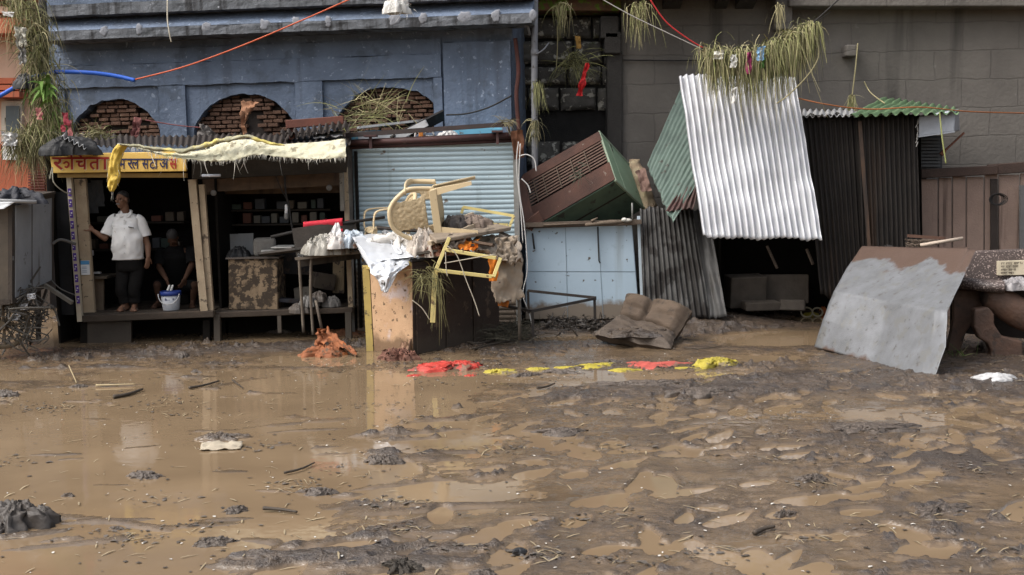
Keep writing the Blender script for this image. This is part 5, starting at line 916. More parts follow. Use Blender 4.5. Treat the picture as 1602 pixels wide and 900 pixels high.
o = cloth(at(778, 455, 13.7), at(800, 452, 13.8), at(796, 480, 13.7), at(780, 478, 13.6), 8, 10, .03, 3, 64).build('rag', M('burnt_orange', (.42, .13, .02)), smooth=True); tag(o, 'burnt orange rag below the hanging beige sheet', 'rag')
mb = MB(); mb.tube([at(812, 470, 13.8), at(813, 533, 13.8)], .022, 7); o = mb.build('post', LEG, smooth=True); tag(o, 'thin rusty post under the hanging beige sheet', 'post')
mb = MB()
for pts in (((700, 385), (715, 400), (730, 440), (742, 470), (750, 495)), ((697, 395), (698, 420), (700, 432)), ((645, 470), (660, 482), (672, 500)), ((695, 412), (740, 404), (775, 398))): mb.tube(spline([at(x, y, 12.8) for x, y in pts], 6), .006, 5)
o = mb.build('string', flat('pale_string', (.42, .38, .30)), smooth=True); tag(o, 'pale strings dangling over the brown cabinet doors', 'string')
mb = MB()
for i in range(90):
    px, py = R.gauss(668, 10), R.gauss(432, 10); mb.blade(at(px, py, 12.85), V(R.uniform(-1, 1), -.3, R.uniform(-1.4, .4)), R.uniform(.1, .4), .009, 1.4, 6, .6)
for i in range(12): mb.blade(at(R.gauss(683, 5), 430 + R.random() * 20, 12.8), V(R.uniform(-.2, .2), -.1, -1), R.uniform(.4, .75), .012, .2, 6, .2)
o = mb.build('grass_clump', M('drab_grass', (.20, .19, .085), (.13, .115, .05), 9, .8)); tag(o, 'drab grass tangle caught on the yellow frame corner', 'grass clump')

# ================================================================ plastic chairs
CH = M('beige_plastic', (.60, .48, .30), (.52, .41, .25), 3, .42, bump=.05, spots=((.30, .22, .13), 5, .66))
CHR = M('beige_plastic_relief', (.56, .44, .27), (.34, .26, .15), 16, .5, bump=.9, bscale=26)
def chair(name, label, mat4, loc):
    """moulded armchair; local x across, y towards the back, z up"""
    t = thing(name, label, 'chair', loc)
    X = lambda p: mat4 @ Vector(p)
    mb = MB()
    def seat(u, v):
        x = (u - .5) * (.46 - .04 * v); y = -.24 + .46 * v
        return X((x, y, .42 + .025 * (2 * u - 1) ** 2 - .03 * v - (.05 * max(0, (.12 - v) / .12) ** 2)))
    mb.grid(seat, 16, 16); mb.build('seat', CH, t, True, mods=[SOL(.012)])
    mb = MB()
    def back(u, v):
        s = 2 * u - 1; x = s * (.225 + .03 * math.sin(PI * v * .9)) * (1 - .32 * max(0, v - .62) ** 1.5 * 2.4); y = .22 + .13 * v - .045 * s * s - .03 * (1 - s * s) * 0
        z = .40 + .45 * v - .10 * abs(s) ** 2.6 * max(0, (v - .35) / .65)
        if v < .15: pass
        return X((x, y + .008 * mn.noise(V(u * 14, v * 14, 2)) * (.2 < v < .85) * (abs(s) < .6), z))
    def hole(u, v):
        s = abs(2 * u - 1); return (.56 < s < .88 and .26 < v < .88 and (s - .72) ** 2 / .024 + (v - .57) ** 2 / .09 < 1) or (v < .20 and s < .55)
    mb.grid(back, 44, 40, hole); mb.build('backrest', CHR, t, True, mods=[SOL(.014)])
    mb = MB(); mb.prism([X((-.228, .225, .365)), X((.228, .225, .365)), X((.215, .235, .44)), X((-.215, .235, .44))], X((0, .014, 0)) - X((0, 0, 0))); mb.build('seat_apron', CH, t, mods=[BEV(.005, 1)])
    rim = [back(0, i / 16) for i in range(17)] + [back(i / 20, 1) for i in range(1, 20)] + [back(1, 1 - i / 16) for i in range(17)]
    mb = MB(); mb.tube(rim, .027, 10); mb.build('back_rim', CH, t, True)
    for s in (-1, 1):
        pts = spline([(s * .235, .30, .67), (s * .275, .18, .675), (s * .295, .02, .675), (s * .295, -.14, .665), (s * .285, -.215, .63), (s * .272, -.235, .54), (s * .255, -.235, .42)], 6)
        mb = MB(); P = [X(p) for p in pts]; vs = []
        for i, p in enumerate(pts):
            wv = .030 if i < len(pts) * .55 else .026
            ax = V(1, 0, 0) * wv; n = V(0, -.006, .008)
            vs.append([X(p - ax - n), X(p + ax - n), X(p + ax + n), X(p - ax + n)])
        mb.rings(vs, True, True); mb.build('armrest', CH, t, True)
    for sx in (-1, 1):
        for sy, yt, yb in ((-1, -.235, -.275), (1, .22, .30)):
            mb = MB(); vs = []
            for i in range(9):
                k = i / 8; z = .43 * (1 - k); x = sx * lerp(.225, .265, k); y = lerp(yt, yb, k); w1 = lerp(.075, .035, k)
                # L-shaped moulded leg section
                q = [(0, 0), (-w1 * sx, 0), (-w1 * sx, -sy * .012), (-.012 * sx, -sy * .012), (-.012 * sx, -sy * w1 * .8), (0, -sy * w1 * .8)]
                vs.append([X((x + a, y + b, z)) for a, b in q])
            mb.rings(vs, True, True); mb.build('leg', CH, t)
    return t
# chair on its side: its up axis points left in the picture, its back towards the street
c = at(742, 324, 13.75)
up_ = V(-1, .05, -.10).normalized(); lat = V(-.10, -.10, 1); lat = (lat - up_ * lat.dot(up_)).normalized(); bk = up_.cross(lat).normalized()
if bk.y > 0: bk = -bk; lat = -lat
m4 = Matrix((lat, bk, up_)).transposed().to_4x4() @ Matrix.Scale(1.20, 4); m4.translation = c + V(.03, 0, .035)
chair('plastic_chair', 'beige moulded plastic chair lying on its side on the junk pile', m4, c - V(.4, 0, .3))
c = at(606, 398, 14.35)
up_ = V(.02, .0, 1).normalized(); bk = V(.94, .34, 0).normalized(); lat = bk.cross(up_).normalized()
m4 = Matrix((lat, bk, up_)).transposed().to_4x4() @ Matrix.Scale(1.02, 4); m4.translation = c - V(0, 0, .10)
chair('plastic_chair', 'beige plastic armchair standing half buried behind the silver foil', m4, c)
# ================================================================ overturned green kiosk box
gbx = thing('green_kiosk', 'overturned green tin kiosk box with brown slatted front', 'kiosk', at(900, 350, 15.3))
GRN = M('pale_green_paint', (.30, .42, .28), (.24, .34, .225), 4, .6, bump=.15, spots=((.12, .12, .08), 7, .66), streak=((.18, .22, .14), 5, .64))
DGR = M('dark_green_bottom', (.10, .15, .10), (.06, .09, .065), 4, .6, bump=.2, spots=((.05, .05, .04), 6, .6))  # darker green for the bottom panel than for the side
RB = M('red_brown_slats', (.13, .060, .042), (.060, .036, .030), 3, .7, bump=.25, spots=((.2, .16, .13), 10, .67))
P0 = at(819, 273, 15.85); P1 = at(937, 206, 15.85); P2 = at(963, 283, 15.7); P3 = at(838, 356, 15.7); ez = at(984, 257, 16.6) - P1
ez2 = at(1008, 326, 16.4) - P2
mb = MB(); mb.prism([P1, P2, P2 + ez2, P1 + ez], V(-.02, .0, -.012)); sp_ = mb.build('side_panel', GRN, gbx)
mb = MB(); mb.beam(lerp(P1, P2, .0) , P2, .025, .03, V(0, 1, 0)); mb.beam(P1, P1 + ez, .022); mb.beam(P2, P2 + ez2, .022); mb.beam(lerp(P1, P1 + ez, .28), lerp(P2, P2 + ez2, .36), .015); mb.build('edge_trim', M('light_green_trim', (.36, .45, .33), (.25, .3, .22), 6, .6), sp_)
mb = MB(); mb.prism([P3, P2, P2 + ez2, P3 + ez2], V(-.008, .01, .015)); mb.build('bottom_panel', DGR, gbx)
mb = MB(); mb.prism([P0, P1, P1 + ez, P0 + ez], V(.006, .01, -.015)); mb.build('top_panel', M('dark_tin_top', (.07, .05, .04)), gbx)
mb = MB(); ins = lerp(ez, ez2, .5) * .35
mb.prism([P0 + ins, P1 + ins, P2 + ins, P3 + ins], ins * .1); mb.build('inner_back', M('dark_inner', (.035, .022, .018)), gbx)
mb = MB(); ex = P1 - P0; dn = P2 - P1; nn = ex.cross(dn).normalized(); nn = nn * (1 if nn.y < 0 else -1)
for t0, t1 in ((0, .17), (.62, .97)):
    mb = MB(); q = [lerp(P0, P3, t0), lerp(P1, P2, t0), lerp(P1, P2, t1), lerp(P0, P3, t1)]; mb.prism(q, nn * .02); mb.build('front_board', RB, gbx)
mb = MB()
for i in range(8):
    t = .20 + i * .053; mb.beam(lerp(P0, P3, t), lerp(P1, P2, t) - ex * .01, .018, .03, nn)
mb.build('slat', M('worn_slat', (.20, .13, .10), (.12, .075, .06), 9, .7), gbx)
mb = MB()
for k in (.1, .22, .4, .58, .76): mb.beam(lerp(lerp(P0, P1, k), lerp(P3, P2, k), .19) + nn * .03, lerp(lerp(P0, P1, k), lerp(P3, P2, k), .60) + nn * .03, .012, .012, nn)
mb.build('tie_wire', M('rust_wire', (.16, .12, .09)), gbx)
mb = MB(); mb.prism([at(812, 285, 15.6), at(819, 273, 15.7), at(838, 352, 15.44), at(832, 362, 15.42), at(815, 352, 15.42)], V(0, .05, .01)); mb.build('broken_corner', RB, gbx); mb = MB(); mb.prism([at(815, 352, 15.4), at(843, 332, 15.4), at(850, 345, 15.42), at(818, 362, 15.4)], V(0, .04, .02)); mb.build('broken_corner', RB, gbx)
mb = MB()
for i in range(26): mb.blade(at(R.gauss(907, 5), R.gauss(270, 7), 15.6), V(R.uniform(-1, 1), -.2, R.uniform(-1.2, .6)), R.uniform(.06, .18), .012, 1.2, 5, 1)
o = mb.build('grass_clump', M('dark_weed', (.07, .085, .055), (.05, .055, .04), 9, .8)); tag(o, 'dark weed tuft snagged on the kiosk slats', 'weed')
mb = MB()
def foam(u, v):
    a = [at(983, 254, 16.7), at(1001, 249, 16.75), at(1028, 322, 16.5), at(1004, 332, 16.4)]
    return lerp(lerp(a[3], a[2], u), lerp(a[0], a[1], u), v) + V(.02 * mn.noise(V(u * 3, v * 6, 1)), -.05 * math.sin(PI * u) + .04 * mn.fractal(V(u * 2, v * 5, 3), 1, 2, 4), .02 * mn.noise(V(v * 5, u * 3, 1)))
mb.grid(foam, 12, 26); o = mb.build('foam_block', M('stained_foam', (.56, .48, .30), (.40, .27, .19), 5, .9, bump=.6, spots=((.20, .13, .08), 6, .60)), smooth=True, mods=[('SOLIDIFY', dict(thickness=.16, offset=-1))]); tag(o, 'stained yellowish foam slab wedged behind the green kiosk', 'foam slab')
o = cloth(at(994, 268, 16.4), at(1008, 262, 16.45), at(1020, 298, 16.3), at(1006, 300, 16.3), 10, 14, .04, 3, 91).build('cloth', M('pinkish_rag', (.33, .21, .17), (.24, .15, .12), 6, .85), smooth=True); tag(o, 'pinkish brown rag hanging on the foam slab', 'rag')

# ================================================================ pale blue counter
bc = thing('blue_counter', 'pale blue painted shop counter splashed with mud', 'counter', vmul(at(910, 490, 15.5)))
PBL = M('pale_blue_paint', (.42, .52, .60), (.35, .45, .53), 1.6, .6, bump=.12, spots=((.10, .085, .07), 13, .635), streak=((.30, .36, .40), 3, .60), mud=((.19, .155, .12), .33, .14), second=((.30, .38, .44), 2.3, .62))
a, b, c, d = at(822, 500, 15.5), at(1001, 500, 15.5), at(989, 352, 15.5), at(823, 357, 15.5); k = V(0, .75, 0)
mb = MB(); mb.hexa([a, b, b + k, a + k, d, c, c + k, d + k]); mb.build('body', PBL, bc, mods=[BEV(.01, 1)])
mb = MB()
for t in (.37, .68): mb.beam(lerp(d, c, t) + V(0, -.003, -.01), lerp(a, b, t) + V(0, -.003, 0), .006, .004, V(0, 1, 0))
mb.beam(lerp(d, a, .47) + V(0, -.003, 0), lerp(c, b, .49) + V(0, -.003, 0), .006, .004, V(0, 1, 0))
mb.build('panel_joint', flat('joint_grey', (.20, .25, .29)), bc)
mb = MB(); mb.tube([at(935, 355, 15.44), at(936.5, 395, 15.44), at(937, 408, 15.44), at(939, 412, 15.44)], .010, 6); mb.tube([at(833, 365, 15.46), at(836, 390, 15.46)], .012, 6); mb.build('iron_hook', flat('dark_iron', (.025, .023, .022)), bc, True)
mb = MB(); mb.beam(at(820, 352, 15.42), at(1003, 347, 15.42), .06, .10, V(0, 1, 0)); mb.beam(at(820, 353, 15.85), at(1003, 348, 15.85), .7, .05, V(0, 0, 1)); mb.build('top_board', M('muddy_counter_top', (.16, .12, .09), (.09, .07, .055), 7, .8, bump=.5), bc)
mb = MB(); mb.tube([at(915, 352, 15.36), at(955, 348, 15.38), at(1002, 346, 15.4)], [.02, .035, .02], 7); mb.tube([at(925, 346, 15.36), at(935, 341, 15.36)], [.02, .01], 6); mb.tube([at(850, 352, 15.36), at(915, 350, 15.36)], .014, 6); o = mb.build('branch', M('driftwood', (.18, .135, .10), (.1, .08, .06), 9, .9, bump=.5), smooth=True); tag(o, 'rough driftwood sticks lying along the blue counter top', 'driftwood')
mb = MB(); q = at(981, 345, 15.35); mb.ell(q, (.07, .06, .028), nu=16, nv=8); mb.ell(q + V(-.04, -.03, .01), (.04, .04, .03), nu=12, nv=8); o = mb.build('cup', M('off_white_ceramic', (.58, .57, .52), (.4, .38, .33), 9, .5), smooth=True); tag(o, 'crushed off white cup on the right end of the blue counter', 'cup')
mb = MB(); mb.tube([at(989, 318, 15.3), at(989.5, 344, 15.35)], .012, 6); o = mb.build('rod', flat('grey_rod', (.22, .22, .21)), smooth=True); tag(o, 'thin grey rod standing between counter top and green kiosk', 'rod')

# black railing frame
rf = thing('railing', 'low black metal railing frame in front of the blue counter', 'railing', gp(880, 520))
IRON = M('black_iron', (.020, .018, .017), (.035, .026, .02), 8, .55)
for p0, p1 in (((826, 455, 15.0), (932, 466, 14.4)), ((932, 467, 14.4), (832, 487, 13.9)), ((930, 466, 14.4), (931, 500, 14.4)), ((833, 487, 13.9), (834, 536, 13.9)), ((826, 455, 15.0), (827, 490, 15.0)), ((832, 487, 13.9), (786, 478, 14.4))):
    mb = MB(); mb.beam(at(*p0), at(*p1), .034, .034, V(0, 1, 0)); mb.build('bar' if p0[1] != p1[1] and abs(p0[0] - p1[0]) > 5 else 'post', IRON, rf)

# ================================================================ corrugated sheets
def sheet(name, label, cs, waves, amp, dent, seed, mat, nv=30, edge=.03, mods=True):
    o = corr(*[at(*c) for c in cs], waves, amp, dent, seed, edge, nv).build(name, mat, smooth=True, mods=[SOL(.003)]); tag(o, label, 'corrugated sheet'); return o
GC = M('green_corrugated', (.105, .15, .125), (.065, .09, .078), 3, .5, bump=.1, metal=.2, spots=((.06, .06, .05), 8, .62), streak=((.07, .085, .075), 4, .62))
sheet('corrugated_sheet', 'green painted corrugated sheet leaning diagonally against the grey wall', ((1012, 258, 15.9), (1052, 350, 15.0), (1118, 240, 15.5), (1065, 138, 16.5)), 13, .010, .02, 3, GC)
sheet('corrugated_sheet', 'small maroon corrugated scrap below the green sheet', ((1040, 332, 15.1), (1085, 326, 15.1), (1100, 262, 15.4), (1066, 296, 15.4)), 5, .016, .02, 4, M('maroon_corrugated', (.10, .05, .045), (.05, .035, .03), 5, .6, metal=.1))
BGC = M('mud_blackened_zinc', (.085, .083, .08), (.038, .035, .032), 3, .55, bump=.25, metal=.25, spots=((.022, .019, .017), 3.5, .50), streak=((.03, .027, .025), 5, .52))
sheet('corrugated_sheet', 'mud blackened grey corrugated sheet leaning beside the blue counter', ((1007, 498, 15.1), (1112, 498, 15.1), (1082, 320, 15.55), (1001, 327, 15.55)), 12, .018, .03, 6, BGC)
sheet('corrugated_sheet', 'narrow flattened grey corrugated strip right of the blackened sheet', ((1108, 497, 15.15), (1137, 495, 15.05), (1108, 330, 15.6), (1080, 330, 15.65)), 2, .02, .03, 8, M('dull_zinc', (.11, .108, .105), (.06, .058, .056), 4, .55, metal=.25, streak=((.05, .045, .04), 5, .56)))
mb = MB(); mb.beam(at(999, 338, 15.5), at(1005, 482, 15.4), .045, .02, V(0, 1, 0)); o = mb.build('batten', flat('pale_blue_batten', (.45, .52, .57))); tag(o, 'pale blue batten standing at the left edge of the blackened sheet', 'batten')
WZ = M('white_zinc', (.54, .54, .56), (.43, .44, .46), 2.5, .42, bump=.05, metal=.25, spots=((.06, .06, .06), 9, .70), streak=((.42, .42, .43), 4, .60))
sheet('corrugated_sheet', 'large bright white corrugated sheet hanging tilted over the dark shed opening', ((1100, 371, 14.45), (1286, 376, 14.45), (1244, 120, 15.35), (1062, 118, 15.35)), 19, .028, .06, 11, WZ, 50, .02)
# dark sheds behind
sd_ = thing('tin_shed', 'tall black rusted corrugated tin shed behind the white sheet', 'shed', vmul(at(1290, 500, 15.6)))
BLK = M('black_rusted_zinc', (.024, .019, .016), (.014, .012, .011), 3, .55, bump=.2, metal=.15, streak=((.055, .032, .02), 2.2, .62), spots=((.07, .06, .05), 9, .70))
mb = corr(at(1284, 462, 15.45), at(1362, 478, 15.45), at(1345, 180, 15.5), at(1254, 180, 15.5), 11, .02, .02, 13, .02, 30); mb.build('front_sheet', BLK, sd_, True, mods=[SOL(.003)])
mb = corr(at(1352, 480, 15.38), at(1443, 478, 15.4), at(1434, 178, 15.42), at(1341, 180, 15.42), 12, .02, .02, 14, .02, 30); mb.build('front_sheet', BLK, sd_, True, mods=[SOL(.003)])
mb = MB(); mb.beam(at(1345, 190, 15.36), at(1366, 470, 15.34), .05, .008, V(0, 1, 0)); mb.build('rust_lap', M('rust_streaked_lap', (.12, .07, .042), (.055, .04, .032), 5, .6, streak=((.04, .03, .025), 6, .5)), sd_)
mb = MB(); p0 = at(1440, 180, 15.5); p1 = at(1445, 480, 15.5); mb.add([p0, p1, p1 + V(0, 1.6, 0), p0 + V(0, 1.6, 0)], [(0, 1, 2, 3)]); mb.build('side_wall', BLK, sd_)
mb = MB(); a, b = at(1130, 182, 15.6), at(1438, 182, 15.6); mb.box(V((a.x + b.x) / 2, 16.35, a.z - .05), (b.x - a.x, 1.5, .03)); mb.build('roof', BLK, sd_)
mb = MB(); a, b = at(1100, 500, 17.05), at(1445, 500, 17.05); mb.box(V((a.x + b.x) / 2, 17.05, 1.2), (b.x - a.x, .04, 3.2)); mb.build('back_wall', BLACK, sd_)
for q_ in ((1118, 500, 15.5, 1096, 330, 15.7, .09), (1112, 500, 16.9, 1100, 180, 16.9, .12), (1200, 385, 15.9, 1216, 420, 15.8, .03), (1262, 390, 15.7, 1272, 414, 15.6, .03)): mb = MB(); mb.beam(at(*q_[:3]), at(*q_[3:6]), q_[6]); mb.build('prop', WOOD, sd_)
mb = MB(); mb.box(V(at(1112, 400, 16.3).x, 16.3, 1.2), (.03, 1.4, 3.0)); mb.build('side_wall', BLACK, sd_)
mb = MB()
for t in range(7): mb.tube([at(1436 + R.uniform(-1, 1), 186 + t * 6, 15.34), at(1434 + R.uniform(-2, 2), 194 + t * 6, 15.33)], .007, 5)
o = mb.build('string', MATS['white_string'], smooth=True); tag(o, 'white string hanging at the top right corner of the black shed', 'string')
JW = M('sunk_junk', (.085, .07, .055), (.05, .04, .032), 6, .7, bump=.4)
for i, (px, py, Y, s_, rz) in enumerate(((1165, 455, 16.1, (.55, .3, .45), .2), (1225, 452, 16.3, (.7, .3, .42), -.15), (1190, 478, 15.8, (.5, .25, .12), .1), (1240, 478, 15.8, (.35, .3, .15), -.3))):
    mb = MB(); mb.box(at(px, py, Y), s_, Matrix.Rotation(rz, 3, 'Z') @ Matrix.Rotation(rz * .5, 3, 'X')); o = mb.build('crate', JW, mods=[BEV(.015)])
    tag(o, ('muddy crate at the left inside the dark shed opening', 'long muddy crate at the right inside the dark shed opening', 'low muddy box in front of the left crate in the shed', 'small muddy box in front of the long crate in the shed')[i], 'crate')
# green awning, duct, shutter
gr = thing('awning', 'small green corrugated awning above the black shed', 'awning', at(1420, 180, 15.6))
GA = M('green_awning', (.125, .20, .10), (.085, .135, .07), 3, .55, bump=.1, streak=((.33, .45, .3), 4, .62), spots=((.10, .11, .08), 7, .63))
mb = corr(at(1328, 181, 15.2), at(1500, 177, 15.0), at(1500, 170, 16.6), at(1384, 154, 16.9), 11, .026, .03, 21, .03, 14); mb.build('roof_sheet', GA, gr, True, mods=[SOL(.004)])
mb = corr(at(1255, 182, 15.35), at(1340, 181, 15.3), at(1340, 172, 16.6), at(1256, 172, 16.6), 9, .02, .03, 23, .03, 10); mb.build('zinc_sheet', M('pale_zinc', (.42, .42, .42)), gr, True, mods=[SOL(.004)])
du = thing('sheet_metal_box', 'grey folded sheet metal box under the right end of the green awning', 'metal box', at(1468, 212, 15.4))
ZN = M('blue_grey_zinc', (.30, .32, .36), (.22, .235, .265), 3, .4, bump=.08, metal=.35, spots=((.14, .14, .14), 6, .64))
mb = MB(); q = [at(1437, 214, 15.3), at(1493, 206, 15.1), at(1502, 205, 15.6), at(1446, 212, 15.8), at(1437, 182, 15.3), at(1496, 172, 15.1), at(1500, 171, 15.6), at(1446, 178, 15.8)]; mb.hexa(q); mb.build('casing', ZN, du, mods=[BEV(.015, 2)])
mb = MB(); mb.beam(at(1437, 214, 15.28), at(1494, 206, 15.08), .02, .02); mb.build('lower_flange', ZN, du)
ds = thing('window_shutter', 'dark slatted window shutter below the sheet metal box', 'shutter', at(1458, 262, 15.9))
mb = MB(); pxbox(mb, 1438, 212, 1474, 264, 15.95, .04); mb.build('panel', flat('dark_slats', (.045, .048, .052)), ds)
mb = MB()
for i in range(9): pxbox(mb, 1440, 216 + i * 5.2, 1471, 219.4 + i * 5.2, 15.9, .03)
mb.build('slat', flat('grey_slats', (.075, .08, .085)), ds)
mb = MB(); mb.beam(at(1476, 238, 15.8), at(1508, 208, 15.9), .022); mb.beam(at(1472, 242, 15.8), at(1478, 236, 15.8), .05); o = mb.build('bracket', M('rust_rod', (.16, .06, .035)), mods=[]); tag(o, 'rusty red strut propping the sheet metal box', 'strut')
# ---- timber gate
gt = thing('timber_gate', 'weathered brown plank gate with dark top beam on the right', 'gate', vmul(at(1530, 400, 16.0)))
PK = M('weathered_pink_plank', (.26, .185, .15), (.19, .135, .11), 3, .8, bump=.4, streak=((.055, .035, .028), 5.5, .60), second=((.23, .165, .13), 3, .58))
x = 1440; i = 0
while x < 1700:
    wpx = R.choice((28, 34, 31, 16, 22)); mb = MB(); Y = 16.0 + R.uniform(-.012, .012)
    pxbox(mb, x + 1, 276 - (x - 1520) * .06 + R.uniform(-2, 2), x + wpx - 1, 500, Y, .03); mb.build('plank', PK, gt, mods=[BEV(.006, 1)]); x += wpx
DBR = M('dark_brown_beam', (.060, .035, .026), (.038, .026, .021), 5, .7, bump=.4, streak=((.10, .055, .035), 4, .6))
mb = MB(); mb.beam(at(1440, 272, 15.93), at(1560, 266, 15.93), .13, .06, V(0, 1, 0)); mb.beam(at(1545, 266, 15.96), at(1700, 254, 15.96), .15, .06, V(0, 1, 0)); mb.build('top_beam', DBR, gt, mods=[BEV(.01, 1)])
mb = MB(); pxbox(mb, 1550, 280, 1561, 500, 15.965, .02); mb.build('dark_batten', M('black_batten', (.035, .026, .022), rough=.8), gt)
mb = MB(); pxbox(mb, 1596, 290, 1612, 500, 15.9, .04); mb.build('edge_board', M('grey_edge', (.12, .12, .12)), gt)
mb = MB(); c = at(1560, 312, 15.85)
for i in range(5): mb.tube([c + V(math.cos(t * PI / 9) * (.07 + .015 * i), -.01 * i, math.sin(t * PI / 9) * (.075 + .01 * math.sin(i * 2))) for t in range(19)], .006, 5)
o = mb.build('wire_coil', WIRE, smooth=True); tag(o, 'coil of black wire hung on the plank gate', 'wire coil')
mb = MB(); mb.beam(at(1420, 369, 15.2), at(1478, 373, 15.2), .04, .04); o = mb.build('timber', M('red_brown_batten', (.15, .08, .055), (.1, .055, .04), 6, .8)); tag(o, 'short red brown batten in front of the plank gate', 'batten')
mb = MB(); mb.tube([at(1440, 384, 14.4), at(1506, 373, 14.4)], .022, 8); o = mb.build('pole', M('bone_white_pole', (.50, .42, .34), (.36, .28, .22), 8, .7), smooth=True); tag(o, 'pale bare pole resting on top of the leaning metal sheet', 'pole')
mb = MB()
for i in range(60): mb.tube([at(R.uniform(1415, 1470), R.uniform(374, 384), 15.0), at(R.uniform(1415, 1470), R.uniform(374, 388), 14.9)], .004, 4)
o = mb.build('wire_tangle', M('rust_wire', (.16, .12, .09))); tag(o, 'rusty wire tangle behind the top of the leaning sheet', 'wire')

# ================================================================ leaning galvanised sheet
GALV = M('galvanised_sheet', (.215, .222, .235), (.125, .128, .132), 3.2, .42, rough2=.58, bump=.25, bscale=70, metal=.3, spots=((.11, .105, .10), 13, .62), second=((.165, .165, .16), 7, .54), contrast=.2)
def galv_mud():
    nt = GALV.node_tree; N = nt.nodes; L = nt.links; b = N['Principled BSDF']; src = b.inputs['Base Color'].links[0].from_socket
    at_ = N.new('ShaderNodeAttribute'); at_.attribute_name = 'sheet_v'; tc = N.new('ShaderNodeTexCoord')
    mp = N.new('ShaderNodeMapping'); mp.inputs['Scale'].default_value = (1, 1, .25); L.new(tc.outputs['Object'], mp.inputs['Vector'])
    n = N.new('ShaderNodeTexNoise'); n.inputs['Scale'].default_value = 3.2; n.inputs['Detail'].default_value = 6; L.new(mp.outputs[0], n.inputs['Vector'])
    ma = N.new('ShaderNodeMath'); ma.operation = 'MULTIPLY_ADD'; L.new(n.outputs['Fac'], ma.inputs[0]); ma.inputs[1].default_value = .42; L.new(at_.outputs['Fac'], ma.inputs[2])
    r = N.new('ShaderNodeMapRange'); L.new(ma.outputs[0], r.inputs['Value']); r.inputs['From Min'].default_value = 1.03; r.inputs['From Max'].default_value = 1.06
    r2 = N.new('ShaderNodeMapRange'); L.new(ma.outputs[0], r2.inputs['Value']); r2.inputs['From Min'].default_value = .235; r2.inputs['From Max'].default_value = .19
    mx = N.new('ShaderNodeMath'); mx.operation = 'MAXIMUM'; L.new(r.outputs[0], mx.inputs[0]); L.new(r2.outputs[0], mx.inputs[1])
    x = N.new('ShaderNodeMix'); x.data_type = 'RGBA'; L.new(mx.outputs[0], x.inputs[0]); L.new(src, x.inputs[6]); x.inputs[7].default_value = (.085, .055, .042, 1); L.new(x.outputs[2], b.inputs['Base Color'])
    iv = N.new('ShaderNodeMath'); iv.operation = 'MULTIPLY_ADD'; L.new(mx.outputs[0], iv.inputs[0]); iv.inputs[1].default_value = -.35; iv.inputs[2].default_value = .35; L.new(iv.outputs[0], b.inputs['Metallic'])
galv_mud()
rows = [[at(1274, 543, 13.1), at(1365, 568, 12.1), at(1440, 588, 11.2), at(1462, 590, 11.05)],
        [at(1287, 500, 13.08), at(1378, 530, 12.18), at(1455, 548, 11.3), at(1479, 542, 11.12)],
        [at(1304, 457, 13.15), at(1390, 473, 12.33), at(1464, 486, 11.5), at(1482, 488, 11.38)],
        [at(1326, 418, 13.58), at(1412, 428, 12.82), at(1490, 436, 12.02), at(1504, 440, 11.88)],
        [at(1349, 385, 14.02), at(1430, 388, 13.3), at(1512, 388, 12.52), at(1527, 391, 12.4)]]
def mfn(u, v):
    p = curve_at([curve_at(r, u) for r in rows], v)
    return p + V(.3, -1, .4) * (.022 * mn.fractal(V(u * 2.4, v * 2.4, 3), 1, 2, 3) + .006 * mn.noise(V(u * 8, v * 8, 1)))
mb = MB(); mb.grid(mfn, 60, 60); ms = mb.build('metal_sheet', GALV, smooth=True, mods=[SOL(.004)])
at_ = ms.data.attributes.new('sheet_v', 'FLOAT', 'POINT'); at_.data.foreach_set('value', [j / 60 for j in range(61) for i in range(61)])
tag(ms, 'bent galvanised metal sheet with mud stained top leaning on the bench', 'metal sheet')
mb = MB()
for i in range(7): mb.tube([at(1384 + i * 2, 384 + R.uniform(-1, 2), 13.8), at(1387 + i * 2, 388 + R.uniform(-2, 3), 13.7)], .008, 5)
o = mb.build('wire_knot', WIRE); tag(o, 'small wire knot on the top edge of the leaning sheet', 'wire')

# ================================================================ stone bench
bn = thing('bench', 'dark speckled stone bench with inscribed plaque at the right edge', 'bench', gp(1560, 578))
GRA = M('speckled_granite', (.070, .050, .045), (.050, .038, .034), 5, .5, bump=.15, spots=((.34, .27, .24), 55, .57), mud=((.075, .046, .034), .72, .12))
MUDG = M('mud_coated_stone', (.125, .068, .045), (.060, .040, .031), 5, .5, rough2=.75, bump=.6, bscale=22, spots=((.055, .038, .03), 4, .58))
a, b, c, d = at(1484, 446, 13.0), at(1720, 440, 12.7), at(1720, 386, 12.75), at(1526, 393, 13.0); k = V(.02, .12, 0)
mb = MB(); mb.hexa([a, b, b + k, a + k, d, c, c + k, d + k]); mb.build('backrest', GRA, bn, mods=[BEV(.02, 3)])
a, b, c, d = at(1562, 431, 12.86), at(1690, 428, 12.72), at(1690, 404, 12.74), at(1562, 409, 12.88)
mb = MB(); mb.prism([a, b, c, d], V(0, .05, 0)); pq = mb.build('plaque', M('cream_plaque', (.48, .42, .31), (.38, .33, .24), 7, .6), bn)
mb = MB()
for rr_ in range(4):
    x = 1566
    while x < 1685:
        wl = R.uniform(4, 11); y = 411.5 + rr_ * 5 - (x - 1562) * .03
        p = at(x, y, 12.84); q = at(min(x + wl, 1686), y, 12.84); mb.beam(p, q, .006, .004, V(0, 1, 0))
        for t in range(int(wl // 2.4)):
            px = x + .8 + t * 2.3; pa = at(px, y + .2, 12.835); pb = at(px + R.uniform(-.5, .7), y + R.uniform(2.2, 3.2), 12.835); mb.beam(pa, pb, .005, .004, V(0, 1, 0))
        x += wl + 2
mb.build('inscription', flat('inscription_brown', (.10, .08, .06)), pq)
mb = MB()
zs = at(1490, 446, 12.6)
